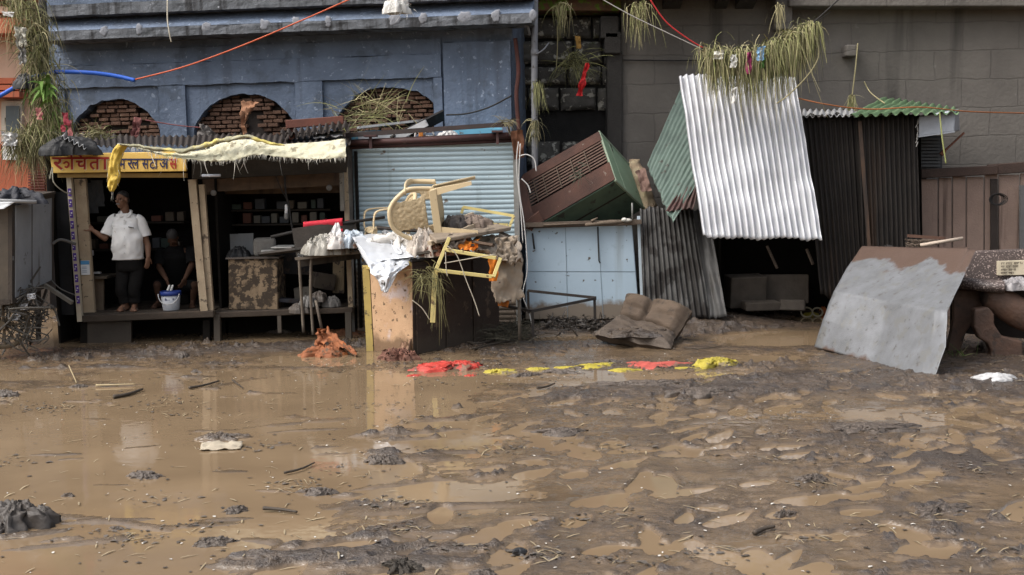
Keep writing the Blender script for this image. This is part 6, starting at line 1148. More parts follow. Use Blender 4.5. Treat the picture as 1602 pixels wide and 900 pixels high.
SEC = [at(1488, 436, 12.95), at(1486, 447, 12.6), at(1490, 454, 12.5), at(1494, 455, 12.55), at(1494, 449, 12.95)]
mb.tube(spline([at(1488, 444, 12.8), at(1515, 444, 12.55), at(1545, 448, 12.42), at(1572, 449, 12.36)], 6), [.09] * 19, 10, flat=.75); mb.hexa([at(1486, 450, 12.6), at(1720, 446, 12.3), at(1720, 444, 12.95), at(1486, 446, 12.95), at(1486, 441, 12.6), at(1720, 438, 12.3), at(1720, 437, 12.95), at(1486, 438, 12.95)])
mb.build('seat', M('granite_seat', (.085, .062, .055), (.06, .046, .042), 5, .35, bump=.15, spots=((.42, .35, .32), 55, .56)), bn, True, mods=[BEV(.02, 2)])
mb = MB(); mb.prism([at(x, y, 12.35) for x, y in ((1524, 484), (1547, 481), (1556, 492), (1556, 508), (1568, 526), (1600, 534), (1602, 566), (1606, 592), (1528, 590), (1546, 566), (1552, 552), (1546, 538), (1532, 530), (1524, 512))], V(.02, .16, 0)); mb.build('leg', MUDG, bn, mods=[BEV(.025, 3)])
mb = MB(); mb.prism([at(x, y, 12.35) + V(1.2, -.05, -.02) for x, y in ((1524, 484), (1547, 481), (1556, 492), (1556, 508), (1568, 526), (1600, 534), (1602, 566), (1606, 592), (1528, 590), (1546, 566), (1552, 552), (1546, 538), (1532, 530), (1524, 512))], V(.02, .16, 0)); mb.build('leg', MUDG, bn, mods=[BEV(.025, 3)])
mb = MB(); rings = []
for i in range(15):
    t = i / 14; p = lerp(at(1545, 462, 12.45), at(1640, 512, 12.35), t); r_ = .20 * math.sin(PI * (.22 + .6 * t)); rings.append([p + V(math.cos(k_ * PI / 9) * .02, -math.cos(k_ * PI / 9) * r_ * .7 + .08, math.sin(k_ * PI / 9) * r_) for k_ in range(18)])
mb.rings(rings, True, True); mb.build('curved_bracket', MUDG, bn, True)
mb = MB(); mb.prism([at(x, y, 12.75) for x, y in ((1492, 452), (1540, 455), (1536, 484), (1512, 520), (1504, 545), (1506, 585), (1478, 580), (1484, 540), (1492, 500))], V(.02, .12, 0)); mb.build('leg', MUDG, bn, mods=[BEV(.02, 2)])
mb = MB(); mb.hexa([at(1486, 520, 12.9), at(1720, 540, 12.9), at(1720, 540, 13.0), at(1486, 520, 13.0), at(1486, 450, 12.9), at(1720, 450, 12.9), at(1720, 450, 13.0), at(1486, 450, 13.0)]); mb.build('rear_panel', M('dark_stone', (.035, .026, .022), rough=.8), bn)
o = mound(at(1592, 449, 12.45), .22, .16, .13, 55, rough=.9).build('plastic_sheet', M('crinkled_plastic', (.38, .36, .36), (.10, .09, .09), 14, .3, bump=.5), smooth=True); tag(o, 'crinkled muddy plastic heap on the bench seat', 'plastic')
for i, (px, py, rx, h) in enumerate(((1510, 512, .16, .05), (1556, 590, .2, .06))):
    o = mound(gp(px, py), rx, .12, h, 57 + i, rough=1).build('plastic_sheet', M('crinkled_white', (.55, .55, .56), (.3, .29, .28), 12, .35, bump=.5), smooth=True); tag(o, ('white plastic scrap in the mud under the bench', 'crumpled white plastic on the mud in front of the bench leg')[i], 'plastic')

# ================================================================ sofa seat in the mud
def cushion(cs, thick, seed, lumps=.02, split=None, nu=40, nv=26):
    c00, c10, c11, c01 = map(Vector, cs); n = (c10 - c00).cross(c01 - c00).normalized()
    def f(sgn):
        def fn(u, v):
            p = lerp(lerp(c00, c10, u), lerp(c01, c11, u), v)
            e = min(min(u, 1 - u) * 10, min(v, 1 - v) * 7, 1) ** .5
            dip = 0
            if split: dip = -.55 * math.exp(-((u - split) / .035) ** 2) - .30 * math.exp(-((v - .45) / .06) ** 2) * (.5 + .5 * mn.noise(V(u * 6, 1, seed)))
            return p + n * sgn * thick * .5 * (e * (1 + dip)) + n * lumps * mn.fractal(V(u * 4, v * 4, seed), 1, 2, 4) + V(.015 * mn.noise(V(v * 5, seed, 1)), 0, (.05 * v * (math.sin(PI * ((u / split) if u < split else (u - split) / (1 - split))) - .5) if split else 0))
        return fn
    mb = MB(); mb.grid(f(1), nu, nv); mb.grid(f(-1), nu, nv)
    w = nu + 1; o = w * (nv + 1)
    br = [j * w for j in range(nv + 1)], [j * w + nu for j in range(nv + 1)], list(range(w)), [nv * w + i for i in range(w)]
    for L_ in br:
        for q, r_ in zip(L_, L_[1:]): mb.f.append((q, r_, r_ + o, q + o)); mb.mi.append(0)
    return mb
sf = thing('sofa_seat', 'mud soaked brown sofa seat dumped in the mud before the corrugated sheets', 'sofa', gp(1000, 540))
SOFA = M('muddy_boucle', (.115, .082, .057), (.072, .053, .039), 4, .85, bump=.9, bscale=75, spots=((.06, .046, .036), 8, .60))
S0, S1, S2, S3 = at(968, 503, 14.3), at(1058, 528, 13.75), at(1083, 484, 14.0), at(981, 462, 14.55)
mb = cushion((S0, S1, S2, S3), .30, 2, .025, .45); mb.build('backrest', SOFA, sf, True)
T0, T1 = at(930, 527, 13.75), at(1000, 547, 13.25)
mb = cushion((T0 + V(0, 0, .02), at(1050, 546, 13.3), S1 + V(0, .05, .02), S0 + V(0, .05, .02)), .20, 5, .03); mb.build('seat_cushion', M('mud_caked_seat', (.10, .075, .055), (.065, .05, .039), 6, .4, rough2=.75, bump=.8, bscale=50), sf, True)
o = mound(at(985, 520, 13.7) - V(0, 0, .0), .42, .24, .045, 91, rough=1.3, ridge=1.2, freq=3.5, fold=.6).build('mud_layer', MUD, smooth=True); tag(o, 'lumpy wet mud spread on the sofa seat', 'mud'); o['kind'] = 'stuff'
# ================================================================ people
SKIN = M('brown_skin', (.20, .105, .065), (.155, .08, .05), 9, .55, bump=.05)
def loft(mb, rows, n=28, wr=.006, seed=0, cap0=False, cap1=False, tilt=0.):
    """rows: (centre, rx, ry) -> elliptical rings with cloth wrinkles"""
    P = []
    m_ = len(rows); cs = spline([r[0] for r in rows], 5); k = len(cs)
    for i, c in enumerate(cs):
        t = i / (k - 1) * (m_ - 1); j = min(int(t), m_ - 2); f = t - j
        f = f * f * (3 - 2 * f)
        rx = lerp(rows[j][1], rows[j + 1][1], f); ry = lerp(rows[j][2], rows[j + 1][2], f)
        ring = []
        for q in range(n):
            a = 2 * PI * q / n; w_ = 1 + wr / max(rx, .03) * (mn.fractal(V(math.cos(a) * 2.2 + seed, math.sin(a) * 2.2, i * .22), 1, 2, 3) + 1.1 * (.3 - abs(mn.noise(V(math.cos(a) * 1.6, math.sin(a) * 1.6 + seed, i * .35)))))
            ca, sa = math.cos(a), math.sin(a)
            sup = (abs(ca) ** 2.6 + abs(sa) ** 2.6) ** (-1 / 2.6)
            ring.append(c + V(ca * rx * w_ * sup, sa * ry * w_ * sup, tilt * sa * ry * max(0, (i / (k - 1) - .86) / .14) * (1 if sa < 0 else .4)))
        P.append(ring)
    mb.rings(P, cap0, cap1)
def limb_loft(mb, pts, radii, n=16, wr=.004, seed=0, cap1=False, cap0=False):
    P = spline(pts, 6); k = len(P); vs = []
    for i, p in enumerate(P):
        t = i / (k - 1) * (len(radii) - 1); j = min(int(t), len(radii) - 2); r = lerp(radii[j], radii[j + 1], t - j)
        d = (P[min(i + 1, k - 1)] - P[max(0, i - 1)]).normalized(); s = d.cross(V(0, 1, 0)).normalized(); u = s.cross(d).normalized()
        vs.append([p + (s * math.cos(2 * PI * q / n) + u * math.sin(2 * PI * q / n)) * (r + wr * mn.fractal(V(math.cos(2 * PI * q / n) * 2 + seed, math.sin(2 * PI * q / n) * 2, i * .3), 1, 2, 3)) for q in range(n)])
    mb.rings(vs, cap0, cap1)
def hand(mb, wrist, direction, palm_n, side, s=1., curl=.5):
    """palm, four unequal bent fingers and a side thumb, pointing along direction; palm faces palm_n; side=+1/-1 puts the thumb on either side"""
    d = Vector(direction).normalized(); pn_ = Vector(palm_n); pn_ = (pn_ - d * pn_.dot(d)).normalized(); x = d.cross(pn_) * side
    rot = Matrix((x, pn_, d)).transposed()
    mb.ell(Vector(wrist) + d * .048 * s, (.040 * s, .016 * s, .052 * s), rot, 14, 10)
    for i, (ox, ln) in enumerate(((.029, .068), (.010, .078), (-.010, .073), (-.028, .058))):
        p = Vector(wrist) + d * .088 * s + x * ox * s; a = d
        for sg in range(3):
            a = (a + pn_ * curl * (.35 + .25 * sg)).normalized(); l_ = ln * s * (.45, .32, .25)[sg]
            mb.capsule(p, p + a * l_, .0092 * s, .0082 * s, 8); p = p + a * l_
    p = Vector(wrist) + d * .03 * s + x * .034 * s; a = (d * .75 + x * .75 + pn_ * .25).normalized()
    mb.capsule(p - a * .01, p + a * .04 * s, .014 * s, .011 * s, 8); p = p + a * .04 * s; a = (a + d * .5 + pn_ * .3).normalized(); mb.capsule(p, p + a * .034 * s, .0105 * s, .009 * s, 8)
def head(mb, c, face, upv, s=1.):
    """head centred at c looking along face"""
    f = Vector(face).normalized(); u = Vector(upv); u = (u - f * u.dot(f)).normalized(); r = f.cross(u)
    rot = Matrix((r, f, u)).transposed(); T = lambda x, y, z: Vector(c) + (r * x + f * y + u * z) * s
    mb.ell(T(0, -.012, .03), (.073 * s, .092 * s, .085 * s), rot, 20, 14)
    mb.ell(T(0, .018, -.035), (.058 * s, .070 * s, .075 * s), rot, 18, 12)
    mb.ell(T(0, .055, -.090), (.028 * s, .025 * s, .02 * s), rot, 12, 8)
    mb.ell(T(0, .075, .025), (.052 * s, .018 * s, .012 * s), rot, 12, 8)
    mb.capsule(T(0, .082, .015), T(0, .106, -.022), .009 * s, .014 * s, 8); mb.ell(T(0, .096, -.028), (.019 * s, .012 * s, .010 * s), rot, 10, 6)
    mb.ell(T(0, .084, -.062), (.026 * s, .010 * s, .006 * s), rot, 10, 6); mb.ell(T(0, .082, -.072), (.023 * s, .010 * s, .006 * s), rot, 10, 6)
    for k in (-1, 1):
        mb.ell(T(k * .044, .055, -.012), (.024 * s, .025 * s, .02 * s), rot, 10, 6)
        mb.ell(T(k * .076, -.005, -.005), (.010 * s, .022 * s, .034 * s), rot, 10, 8)
    return T, rot
REM = lambda v: ('REMESH', dict(mode='VOXEL', voxel_size=v, use_smooth_shade=True))
SMO = lambda n: ('SMOOTH', dict(factor=.5, iterations=n))
def foot(mb, ankle, toe):
    a, t = Vector(ankle), Vector(toe); d = (t - a); d.z = 0; d.normalize(); s = d.cross(V(0, 0, 1)); fz = t.z
    h = V(a.x, a.y, fz) - d * .045
    mb.capsule(a, h + V(0, 0, .04), .038, .036, 12); mb.capsule(h + V(0, 0, .035), V(t.x, t.y, fz) - d * .04 + V(0, 0, .02), .036, .034, 12)
    mb.capsule(a, V(t.x, t.y, fz) - d * .06 + V(0, 0, .03), .03, .034, 12)
    for i in range(5):
        b = V(t.x, t.y, fz) + s * (-.036 + .018 * i) - d * (.035 + .004 * abs(i - 1)); mb.capsule(b + V(0, 0, .016), b + d * (.036 - .005 * i) + V(0, 0, .012), .0115 if i else .014, .010, 8)
# ---- standing man
zf_ = PLZ + .016
YM = 15.02
J = {k: at(*v) for k, v in dict(pel=(203, 410, YM), chest=(198, 355, YM), neck=(196, 331, YM + .01), head=(191, 313, YM - .03), sl=(177, 342, YM), el=(164, 373, YM - .08), wl=(146, 361, YM - .12), sr=(219, 343, YM), er=(231, 383, YM + .01), wr=(232, 402, YM - .05), hl=(192, 412, YM), hr=(213, 412, YM), kl=(190, 452, YM - .05), kr=(210, 452, YM - .03), al=(197, 487, YM), ar=(211, 487, YM + .01)).items()}
for k in ('al', 'ar'): J[k].z = zf_ + .085
man = thing('person', 'man in white short sleeved shirt and dark trousers standing with hand on stall post', 'person', V(J['pel'].x, YM, zf_))
mb = MB(); T, rt_ = head(mb, J['head'], (-.42, -1, -.02), (.0, 0, 1), .98)
mb.capsule(J['neck'] - V(0, 0, .04), J['head'] + V(.015, .02, -.06), .060, .055)
mb.capsule(J['sl'] + V(.03, 0, -.02), J['sr'] - V(.03, 0, .02), .05, .05); mb.ell(J['chest'], (.17, .10, .20)); mb.ell(lerp(J['chest'], J['pel'], .5) + V(0, -.03, 0), (.155, .115, .17)); mb.ell(J['pel'], (.135, .085, .10))
for a, b, c in (('sl', 'el', 'wl'), ('sr', 'er', 'wr')):
    mb.capsule(J[a] - V(0, 0, .03), J[b], .043, .040); mb.capsule(J[b], lerp(J[b], J[c], .35), .041, .042); mb.capsule(lerp(J[b], J[c], .3), J[c], .041, .027)
hand(mb, J['wl'], (-.70, .0, .72), (-.6, .7, -.3), 1, 1.0, .25)
hand(mb, J['wr'], (-.12, -.12, -1), (-.7, .5, 0), 1, 1.0, .45)
for a, b, c, toe in (('hl', 'kl', 'al', (185, 497, 14.84)), ('hr', 'kr', 'ar', (209, 498, 14.82))):
    mb.capsule(J[a], J[b], .078, .055); mb.capsule(J[b], lerp(J[b], J[c], .35), .054, .052); mb.capsule(lerp(J[b], J[c], .35), J[c], .052, .036)
    t = at(*toe); t.z = zf_; foot(mb, J[c], t)
mb.build('body', SKIN, man, True, mods=[REM(.0055), SMO(3)])
SHIRT = M('white_shirt', (.80, .80, .79), (.70, .70, .70), 5, .85, bump=.25, bscale=24, spots=((.40, .35, .29), 9, .69))
mb = MB()
q = lambda px, py, dy=0.: at(px, py, YM + dy)
loft(mb, [(q(200, 406, -.01), .192, .15), (q(200, 393, -.02), .190, .16), (q(200, 375, -.03), .190, .165), (q(199, 357, -.015), .186, .148), (q(198, 346, 0), .178, .122), (q(197, 338, 0), .140, .098), (q(196, 334, 0), .092, .085), (q(196, 331, .01), .074, .07)], 44, .020, 3, tilt=.9)
limb_loft(mb, [J['sl'] + V(.05, 0, .01), J['sl'] + V(-.005, 0, -.025), lerp(J['sl'], J['el'], .5), lerp(J['sl'], J['el'], .84)], [.06, .070, .075, .079], 20, .008, 5)
limb_loft(mb, [J['sr'] + V(-.05, 0, .01), J['sr'] + V(.0, 0, -.025), lerp(J['sr'], J['er'], .4), lerp(J['sr'], J['er'], .68)], [.06, .070, .074, .078], 20, .008, 8)
sho = mb.build('shirt', SHIRT, man, True, mods=[SOL(.006)])
mb = MB()
nk = q(196, 333, -.075)
for k in (-1, 1):
    a = nk + V(k * .012, -.03, -.055); b = nk + V(k * .065, .05, .035); c = nk + V(k * .085, .0, -.015); d_ = nk + V(k * .062, -.045, -.062)
    mb.prism([a, b, c, d_], V(0, -.008, .004))
mb.prism([nk + V(-.022, -.115, -.35), nk + V(.018, -.115, -.35), nk + V(.02, -.06, -.09), nk + V(-.01, -.06, -.09)], V(0, -.004, 0))
mb.build('collar', M('shirt_trim', (.80, .80, .79), rough=.85), sho, mods=[BEV(.003, 1)])
mb = MB(); p = q(205, 356, -.185); mb.box(p, (.075, .01, .010), Matrix.Rotation(.22, 3, 'Y')); mb.build('pen', flat('black_pen', (.02, .02, .025)), sho)
mb = MB()
for py in (345, 358, 371, 384, 396): mb.ell(q(194.5, py, -.185 - .012 * math.sin((py - 340) / 20)), (.007, .005, .007), nu=8, nv=6)
mb.build('button', flat('shirt_button', (.55, .54, .52)), sho, True)
TRO = M('charcoal_trousers', (.010, .0095, .0095), (.014, .013, .0125), 6, .9, bump=.4, bscale=20, mud=((.05, .038, .03), .36, .10), spec=.1)
mb = MB()
loft(mb, [(q(202, 394, -.01), .15, .13), (q(202, 406, -.01), .163, .135), (q(202.5, 418, -.005), .168, .125), (q(202.5, 424, 0), .16, .11)], 32, .006, 2)
for s_, pts in ((1, ['hl', 'kl', 'al']), (2, ['hr', 'kr', 'ar'])):
    a, b, c = (J[k] for k in pts); limb_loft(mb, [a + V(0, 0, .06), a - V(0, 0, .12), b, lerp(b, c, .5), lerp(b, c, .86)], [.085, .093, .077, .072, .076], 22, .009, s_ * 3)
mb.build('trousers', TRO, man, True, mods=[SOL(.006)])
HAIR = M('black_hair', (.012, .010, .010), (.03, .028, .027), 20, .6, bump=.6, bscale=90)
mb = MB(); mb.ell(T(0, -.022, .055), (.076, .086, .072), rt_, 20, 12); mb.ell(T(0, -.06, .0), (.068, .05, .07), rt_, 18, 10); mb.build('hair', HAIR, man, True, mods=[REM(.006), ('DISPLACE', dict(strength=0))])
mb = MB(); mb.capsule(T(-.03, .086, -.054), T(0, .098, -.048), .006, .009, 8); mb.capsule(T(0, .098, -.048), T(.03, .086, -.054), .009, .006, 8); mb.build('moustache', M('grey_hair', (.22, .20, .19), rough=.8), man, True)
mb = MB()
for k in (-1, 1): mb.ell(T(k * .031, .070, .004), (.013, .010, .008), rt_, 10, 8)
mb.build('eyes', M('dark_eye', (.06, .05, .045), rough=.2, bump=0), man, True)
mb = MB()
for k in (-1, 1): mb.capsule(T(k * .016, .088, .026), T(k * .05, .074, .026), .005, .004, 6)
mb.build('eyebrows', HAIR, man, True)
SAN = M('brown_sandal', (.07, .05, .04), rough=.7)
mb = MB()
for k_, toe in (('al', (185, 497, 14.84)), ('ar', (209, 498, 14.82))):
    t = at(*toe); a = J[k_]; d = V(t.x - a.x, t.y - a.y, 0).normalized(); s = d.cross(V(0, 0, 1)); h = V(a.x, a.y, zf_) - d * .09; e_ = V(t.x, t.y, zf_) + d * .015
    mb.prism([h - s * .035, h + s * .035, lerp(h, e_, .6) + s * .048, e_ + s * .03, e_ - s * .03, lerp(h, e_, .6) - s * .048], V(0, 0, -.014))
    m_ = lerp(h, e_, .66); mb.tube([m_ + s * (.047 * math.cos(x)) + V(0, 0, .058 * math.sin(x)) for x in [PI * i / 10 for i in range(11)]], .010, 6, flat=.5)
mb.build('sandals', SAN, man)
# ---- crouching man in the dark with a bucket
j = {k: at(*v) for k, v in dict(pel=(278, 446, 15.72), chest=(275, 405, 15.50), neck=(272, 386, 15.38), head=(270, 372, 15.26), sl=(252, 396, 15.42), el=(249, 418, 15.26), wl=(261, 438, 15.06), sr=(299, 394, 15.42), er=(300, 415, 15.26), wr=(290, 435, 15.06), hl=(266, 450, 15.66), hr=(290, 450, 15.66), kl=(246, 446, 15.26), kr=(305, 446, 15.26), al=(250, 480, 15.34), ar=(302, 480, 15.34)).items()}
for k in ('al', 'ar'): j[k].z = zf_ + .085
m2 = thing('person', 'man in dark clothes crouching in the stall shadow over a bucket', 'person', V(j['pel'].x, 15.6, zf_))
mb = MB(); T2, r2 = head(mb, j['head'], (-.06, -.5, -.86), (0, -.86, .5), .96)
mb.capsule(j['neck'], j['head'] + V(0, .04, -.02), .058, .055); mb.capsule(j['sl'], j['sr'], .06, .06); mb.ell(j['chest'], (.17, .14, .20)); mb.ell(lerp(j['chest'], j['pel'], .6), (.16, .14, .2)); mb.ell(j['pel'], (.17, .13, .12))
for a, b, c in (('sl', 'el', 'wl'), ('sr', 'er', 'wr')): mb.capsule(j[a], j[b], .050, .040); mb.capsule(j[b], lerp(j[b], j[c], .35), .041, .041); mb.capsule(lerp(j[b], j[c], .3), j[c], .04, .027)
hand(mb, j['wl'], (.30, -.25, -.8), (.8, .4, 0), -1, 1., .5); hand(mb, j['wr'], (-.35, -.25, -.75), (-.8, .4, 0), 1, 1., .7)
for a, b, c, dx in (('hl', 'kl', 'al', -.04), ('hr', 'kr', 'ar', .04)):
    mb.capsule(j[a], j[b], .08, .055); mb.capsule(j[b], lerp(j[b], j[c], .35), .053, .051); mb.capsule(lerp(j[b], j[c], .35), j[c], .051, .036); foot(mb, j[c], V(j[c].x + dx, j[c].y - .20, zf_))
mb.build('body', M('shaded_brown_skin', (.07, .036, .023), (.055, .029, .019), 9, .75, bump=.05, spec=.15), m2, True, mods=[REM(.006), SMO(3)])  # skin colour darkened to carry the shade of the stall
BLK2 = M('black_cloth', (.009, .009, .0095), rough=.95, bump=.3, spec=.1)
mb = MB()
loft(mb, [(j['pel'] + V(0, 0, .0), .21, .20), (lerp(j['pel'], j['chest'], .5) + V(0, .0, 0), .215, .215), (j['chest'], .21, .20), (lerp(j['chest'], j['neck'], .6), .16, .13), (j['neck'] + V(0, .01, .01), .075, .075)], 30, .010, 6)
for a, b in (('sl', 'el'), ('sr', 'er')): limb_loft(mb, [lerp(j[a], j['chest'], .3), j[a], lerp(j[a], j[b], .5), lerp(j[a], j[b], .95)], [.075, .08, .075, .07], 18, .006, 4)
mb.build('shirt', BLK2, m2, True, mods=[SOL(.006)])
mb = MB()
for a, b in (('hl', 'kl'), ('hr', 'kr')): limb_loft(mb, [lerp(j[a], j['pel'], .5), j[a], lerp(j[a], j[b], .6), j[b] + V(0, 0, 0)], [.11, .105, .088, .074], 18, .006, 4, True)
mb.build('shorts', BLK2, m2, True)
mb = MB(); mb.ell(T2(0, -.022, .05), (.076, .088, .072), r2, 18, 10); mb.build('hair', HAIR, m2, True)
mb = MB(); c = j['pel']; mb.box(V(c.x, c.y + .02, (c.z - .12 + zf_) / 2 + .01), (.36, .30, max(.08, c.z - .12 - zf_))); o = mb.build('stool', INTER, mods=[BEV(.02)]); tag(o, 'low dark stool under the crouching man', 'stool')
# bucket with blue rim
bc_ = at(268, 486, 14.98); bk_ = thing('bucket', 'white plastic bucket with dark blue rim standing on the stall floor', 'bucket', bc_)
bz = zf_; bx, by = bc_.x, 14.98
ring = lambda r, z, n=28: [V(bx + r * math.cos(2 * PI * i / n), by + r * math.sin(2 * PI * i / n), bz + z) for i in range(n)]
mb = MB(); mb.rings([ring(.105, 0), ring(.108, .01), ring(.128, .205), ring(.121, .205), ring(.103, .012)], True, True); mb.build('pail', M('scuffed_white_plastic', (.48, .50, .54), (.30, .31, .33), 7, .5, spots=((.15, .14, .15), 9, .62)), bk_, True)
mb = MB(); mb.rings([ring(.130, .20), ring(.137, .203), ring(.139, .255), ring(.131, .258), ring(.126, .21)]); mb.build('rim', flat('blue_rim', (.02, .045, .22), .4), bk_, True)
mb = MB(); mb.tube([V(bx + .14 * math.cos(PI + PI * t / 14), by - .08 - .06 * math.sin(PI * t / 14), bz + .225 - .135 * math.sin(PI * t / 14)) for t in range(15)], .0065, 6); mb.build('handle', flat('bail_white', (.5, .5, .5), .4), bk_, True)
mb = MB(); mb.box(V(bx - .012, by - .117, bz + .155), (.06, .008, .032)); mb.box(V(bx + .055, by - .104, bz + .155), (.03, .008, .026)); mb.build('label_print', flat('print_navy', (.07, .08, .14)), bk_)
mb = MB()
for dx in (-.022, .022): mb.capsule(V(bx + dx - .005, by - .02, bz + .275), V(bx + dx + .018, by - .02, bz + .33), .017, .013, 10)
o = mb.build('sandal', flat('white_rubber', (.62, .62, .6), .5), smooth=True); tag(o, 'pair of white sandal straps held over the bucket', 'sandals')
# ================================================================ handcart on the far left
hc = thing('handcart', 'old grey panelled handcart stall with spoked wheel at the left edge', 'handcart', gp(30, 540))
CP = M('grey_cart_panel', (.27, .285, .305), (.19, .20, .215), 2.4, .5, bump=.1, streak=((.05, .04, .032), 4, .60), spots=((.05, .045, .04), 6, .66), mud=((.06, .05, .04), .75, .15))
FR = M('dark_cart_frame', (.035, .030, .026), (.06, .045, .035), 6, .8, bump=.4)
def cpt(px, t):  # front face runs from near left to far right
    Y = lerp(13.3, 14.5, (px - 18) / 62); return at(px, t, Y)
for x0, x1 in ((20, 45), (47, 79)):
    q = [cpt(x0, 470 - (x0 - 18) * .48), cpt(x1, 470 - (x1 - 18) * .48), cpt(x1, 322 - (x1 - 18) * .22), cpt(x0, 322 - (x0 - 18) * .22)]
    mb = MB(); mb.prism(q, V(.02, .04, 0)); mb.build('door', CP, hc, mods=[BEV(.006, 1)])
mb = MB(); q = [at(-160, 480, 13.1), at(16, 472, 13.28), at(16, 322, 13.28), at(-160, 330, 13.1)]; mb.prism(q, V(0, .05, 0)); mb.build('side_panel', M('cart_brown_panel', (.10, .08, .06), (.06, .05, .04), 4, .7), hc)
a0, a1, a2 = at(-160, 480, 13.15), at(17, 472, 13.3), cpt(80, 441); t0, t1, t2 = at(-160, 318, 13.15), at(17, 320, 13.3), cpt(80, 306)
bk = V(-.5, 1.1, 0)
mb = MB(); mb.hexa([a1 + V(.02, .05, 0), a2 + V(0, .05, 0), a2 + V(-1.2, .8, 0), a1 + V(-1.2, 1, 0), t1 + V(.02, .05, 0), t2 + V(0, .05, 0), t2 + V(-1.2, .8, 0), t1 + V(-1.2, 1, 0)]); mb.build('body', FR, hc)
mb = MB(); mb.beam(a1, a2, .06); mb.beam(t1, t2 + V(.02, 0, 0), .035, .05); mb.beam(a1 - V(0, 0, .02), t1, .05); mb.beam(a2, t2, .05); mb.beam(a0, a1, .06); mb.beam(cpt(46, 456), cpt(46, 316), .018, .05); mb.build('frame', FR, hc)
mb = MB(); c0 = t1 + V(-.5, -.1, .03); mb.hexa([at(-160, 318, 13.0), at(20, 316, 13.15), t2 + V(.06, 0, .02), at(-100, 300, 14.8), at(-160, 315, 13.0), at(20, 313, 13.15), t2 + V(.06, 0, .05), at(-100, 297, 14.8)]); mb.build('top', FR, hc)
mb = MB(); p = cpt(19, 404); mb.box(p + V(0, -.02, 0), (.05, .03, .05)); mb.build('latch', flat('latch_grey', (.2, .2, .2), .4, .5), hc)
wh = at(6, 508, 13.55); mb = MB()
rr_ = .27
mb.tube([wh + V(math.cos(t * PI / 16) * rr_, .0 + .25 * math.cos(t * PI / 16) * rr_, math.sin(t * PI / 16) * rr_) for t in range(33)], .028, 8)
for t in range(12): mb.beam(wh, wh + V(math.cos(t * PI / 6) * rr_, .25 * math.cos(t * PI / 6) * rr_, math.sin(t * PI / 6) * rr_), .024)
mb.tube([wh + V(0, -.08, 0), wh + V(0, .08, 0)], .06, 10); mb.build('wheel', M('wooden_wheel', (.15, .115, .075), (.09, .07, .05), 8, .8, bump=.4), hc)
mb = MB(); mb.beam(at(76, 444, 14.4), at(56, 500, 14.3), .03); mb.build('brace', FR, hc); mb = MB(); mb.beam(at(60, 455, 14.2), at(60, 530, 14.2), .05); mb.build('leg', FR, hc); mb = MB(); mb.beam(at(-30, 470, 13.4), at(-30, 560, 13.4), .06); mb.build('leg', FR, hc)
mb = MB()
for i in range(60):
    c = at(R.gauss(36, 14), R.gauss(490, 20), 13.7 + R.uniform(-.3, .2)); mb.tube(spline([c + V(R.gauss(0, .12), R.gauss(0, .1), R.gauss(0, .12)) for _ in range(4)], 4), R.choice((.006, .008, .012)), 5)
o = mb.build('wire_tangle', M('tangle_dark', (.05, .045, .04), (.11, .10, .085), 8, .7)); tag(o, 'dark tangle of wires and roots under the handcart', 'wire')
for i, lb in enumerate(('white wrapper scrap highest in the tangle under the handcart', 'white wrapper scrap in the middle of the tangle under the handcart', 'white wrapper scrap lowest in the tangle near the cart wheel')):
    p = at(48 - 12 * i, 464 + 16 * i, 13.4); o = cloth(p + V(-.05, 0, .03), p + V(.05, 0, .04), p + V(.06, 0, -.03), p + V(-.04, 0, -.05), 8, 8, .04, 4, 500 + i).build('wrapper', flat('scrap_white', (.42, .42, .43), .4)); tag(o, lb, 'wrapper')
o = mound(at(25, 316, 13.5), .34, .22, .15, 101, rough=.6, ridge=.9, fold=.5).build('tarp_bundle', M('navy_black_tarp', (.020, .021, .028), (.03, .03, .036), 6, .6, bump=.3), smooth=True); tag(o, 'dark folded tarp bundle lying on the handcart top', 'tarp')
mb = MB(); mb.tube([at(-40, 313, 13.05), at(57, 316, 13.1)], .022, 8); o = mb.build('pipe', flat('grey_pole', (.26, .26, .26)), smooth=True); tag(o, 'grey pipe lying along the front edge of the handcart top', 'pipe')
o = cloth(at(-40, 316, 12.95), at(24, 316, 13.0), at(6, 327, 12.95), at(-40, 329, 12.95), 10, 8, .01, 3, 6).build('sheet', flat('white_flap', (.62, .63, .65), .5), smooth=True, mods=[SOL(.003)]); tag(o, 'white flap of sheet hanging over the handcart corner', 'sheet')
mb = MB(); mb.beam(at(70, 446, 14.2), at(113, 474, 14.1), .045); o = mb.build('batten', M('grey_stick', (.22, .20, .17), (.14, .125, .1), 5, .8)); tag(o, 'grey stick slanting from handcart to the striped post', 'stick')
mb = MB(); mb.tube(spline([at(80, 438, 14.4), at(95, 452, 14.4), at(118, 462, 14.5)], 6), .008, 5); o = mb.build('wire', flat('grey_wire', (.12, .115, .11)), smooth=True); tag(o, 'thin grey wire running from the handcart corner down to the striped post', 'wire'); mb = MB(); mb.tube(spline([at(82, 382, 14.4), at(95, 375, 14.45), at(118, 382, 14.6)], 6), .02, 6); o = mb.build('wire', flat('grey_wire', (.12, .115, .11)), smooth=True); tag(o, 'thicker grey cable looped between handcart and striped post', 'wire')
mb = MB(); mb.tube(spline([at(78, 280, 14.3), at(82, 262, 14.3), at(84, 285, 14.3), at(100, 300, 14.4), at(112, 303, 14.6)], 6), .008, 5); o = mb.build('string', flat('straw_string', (.36, .34, .27)), smooth=True); tag(o, 'pale string trailing below the left end of the signboard', 'string')

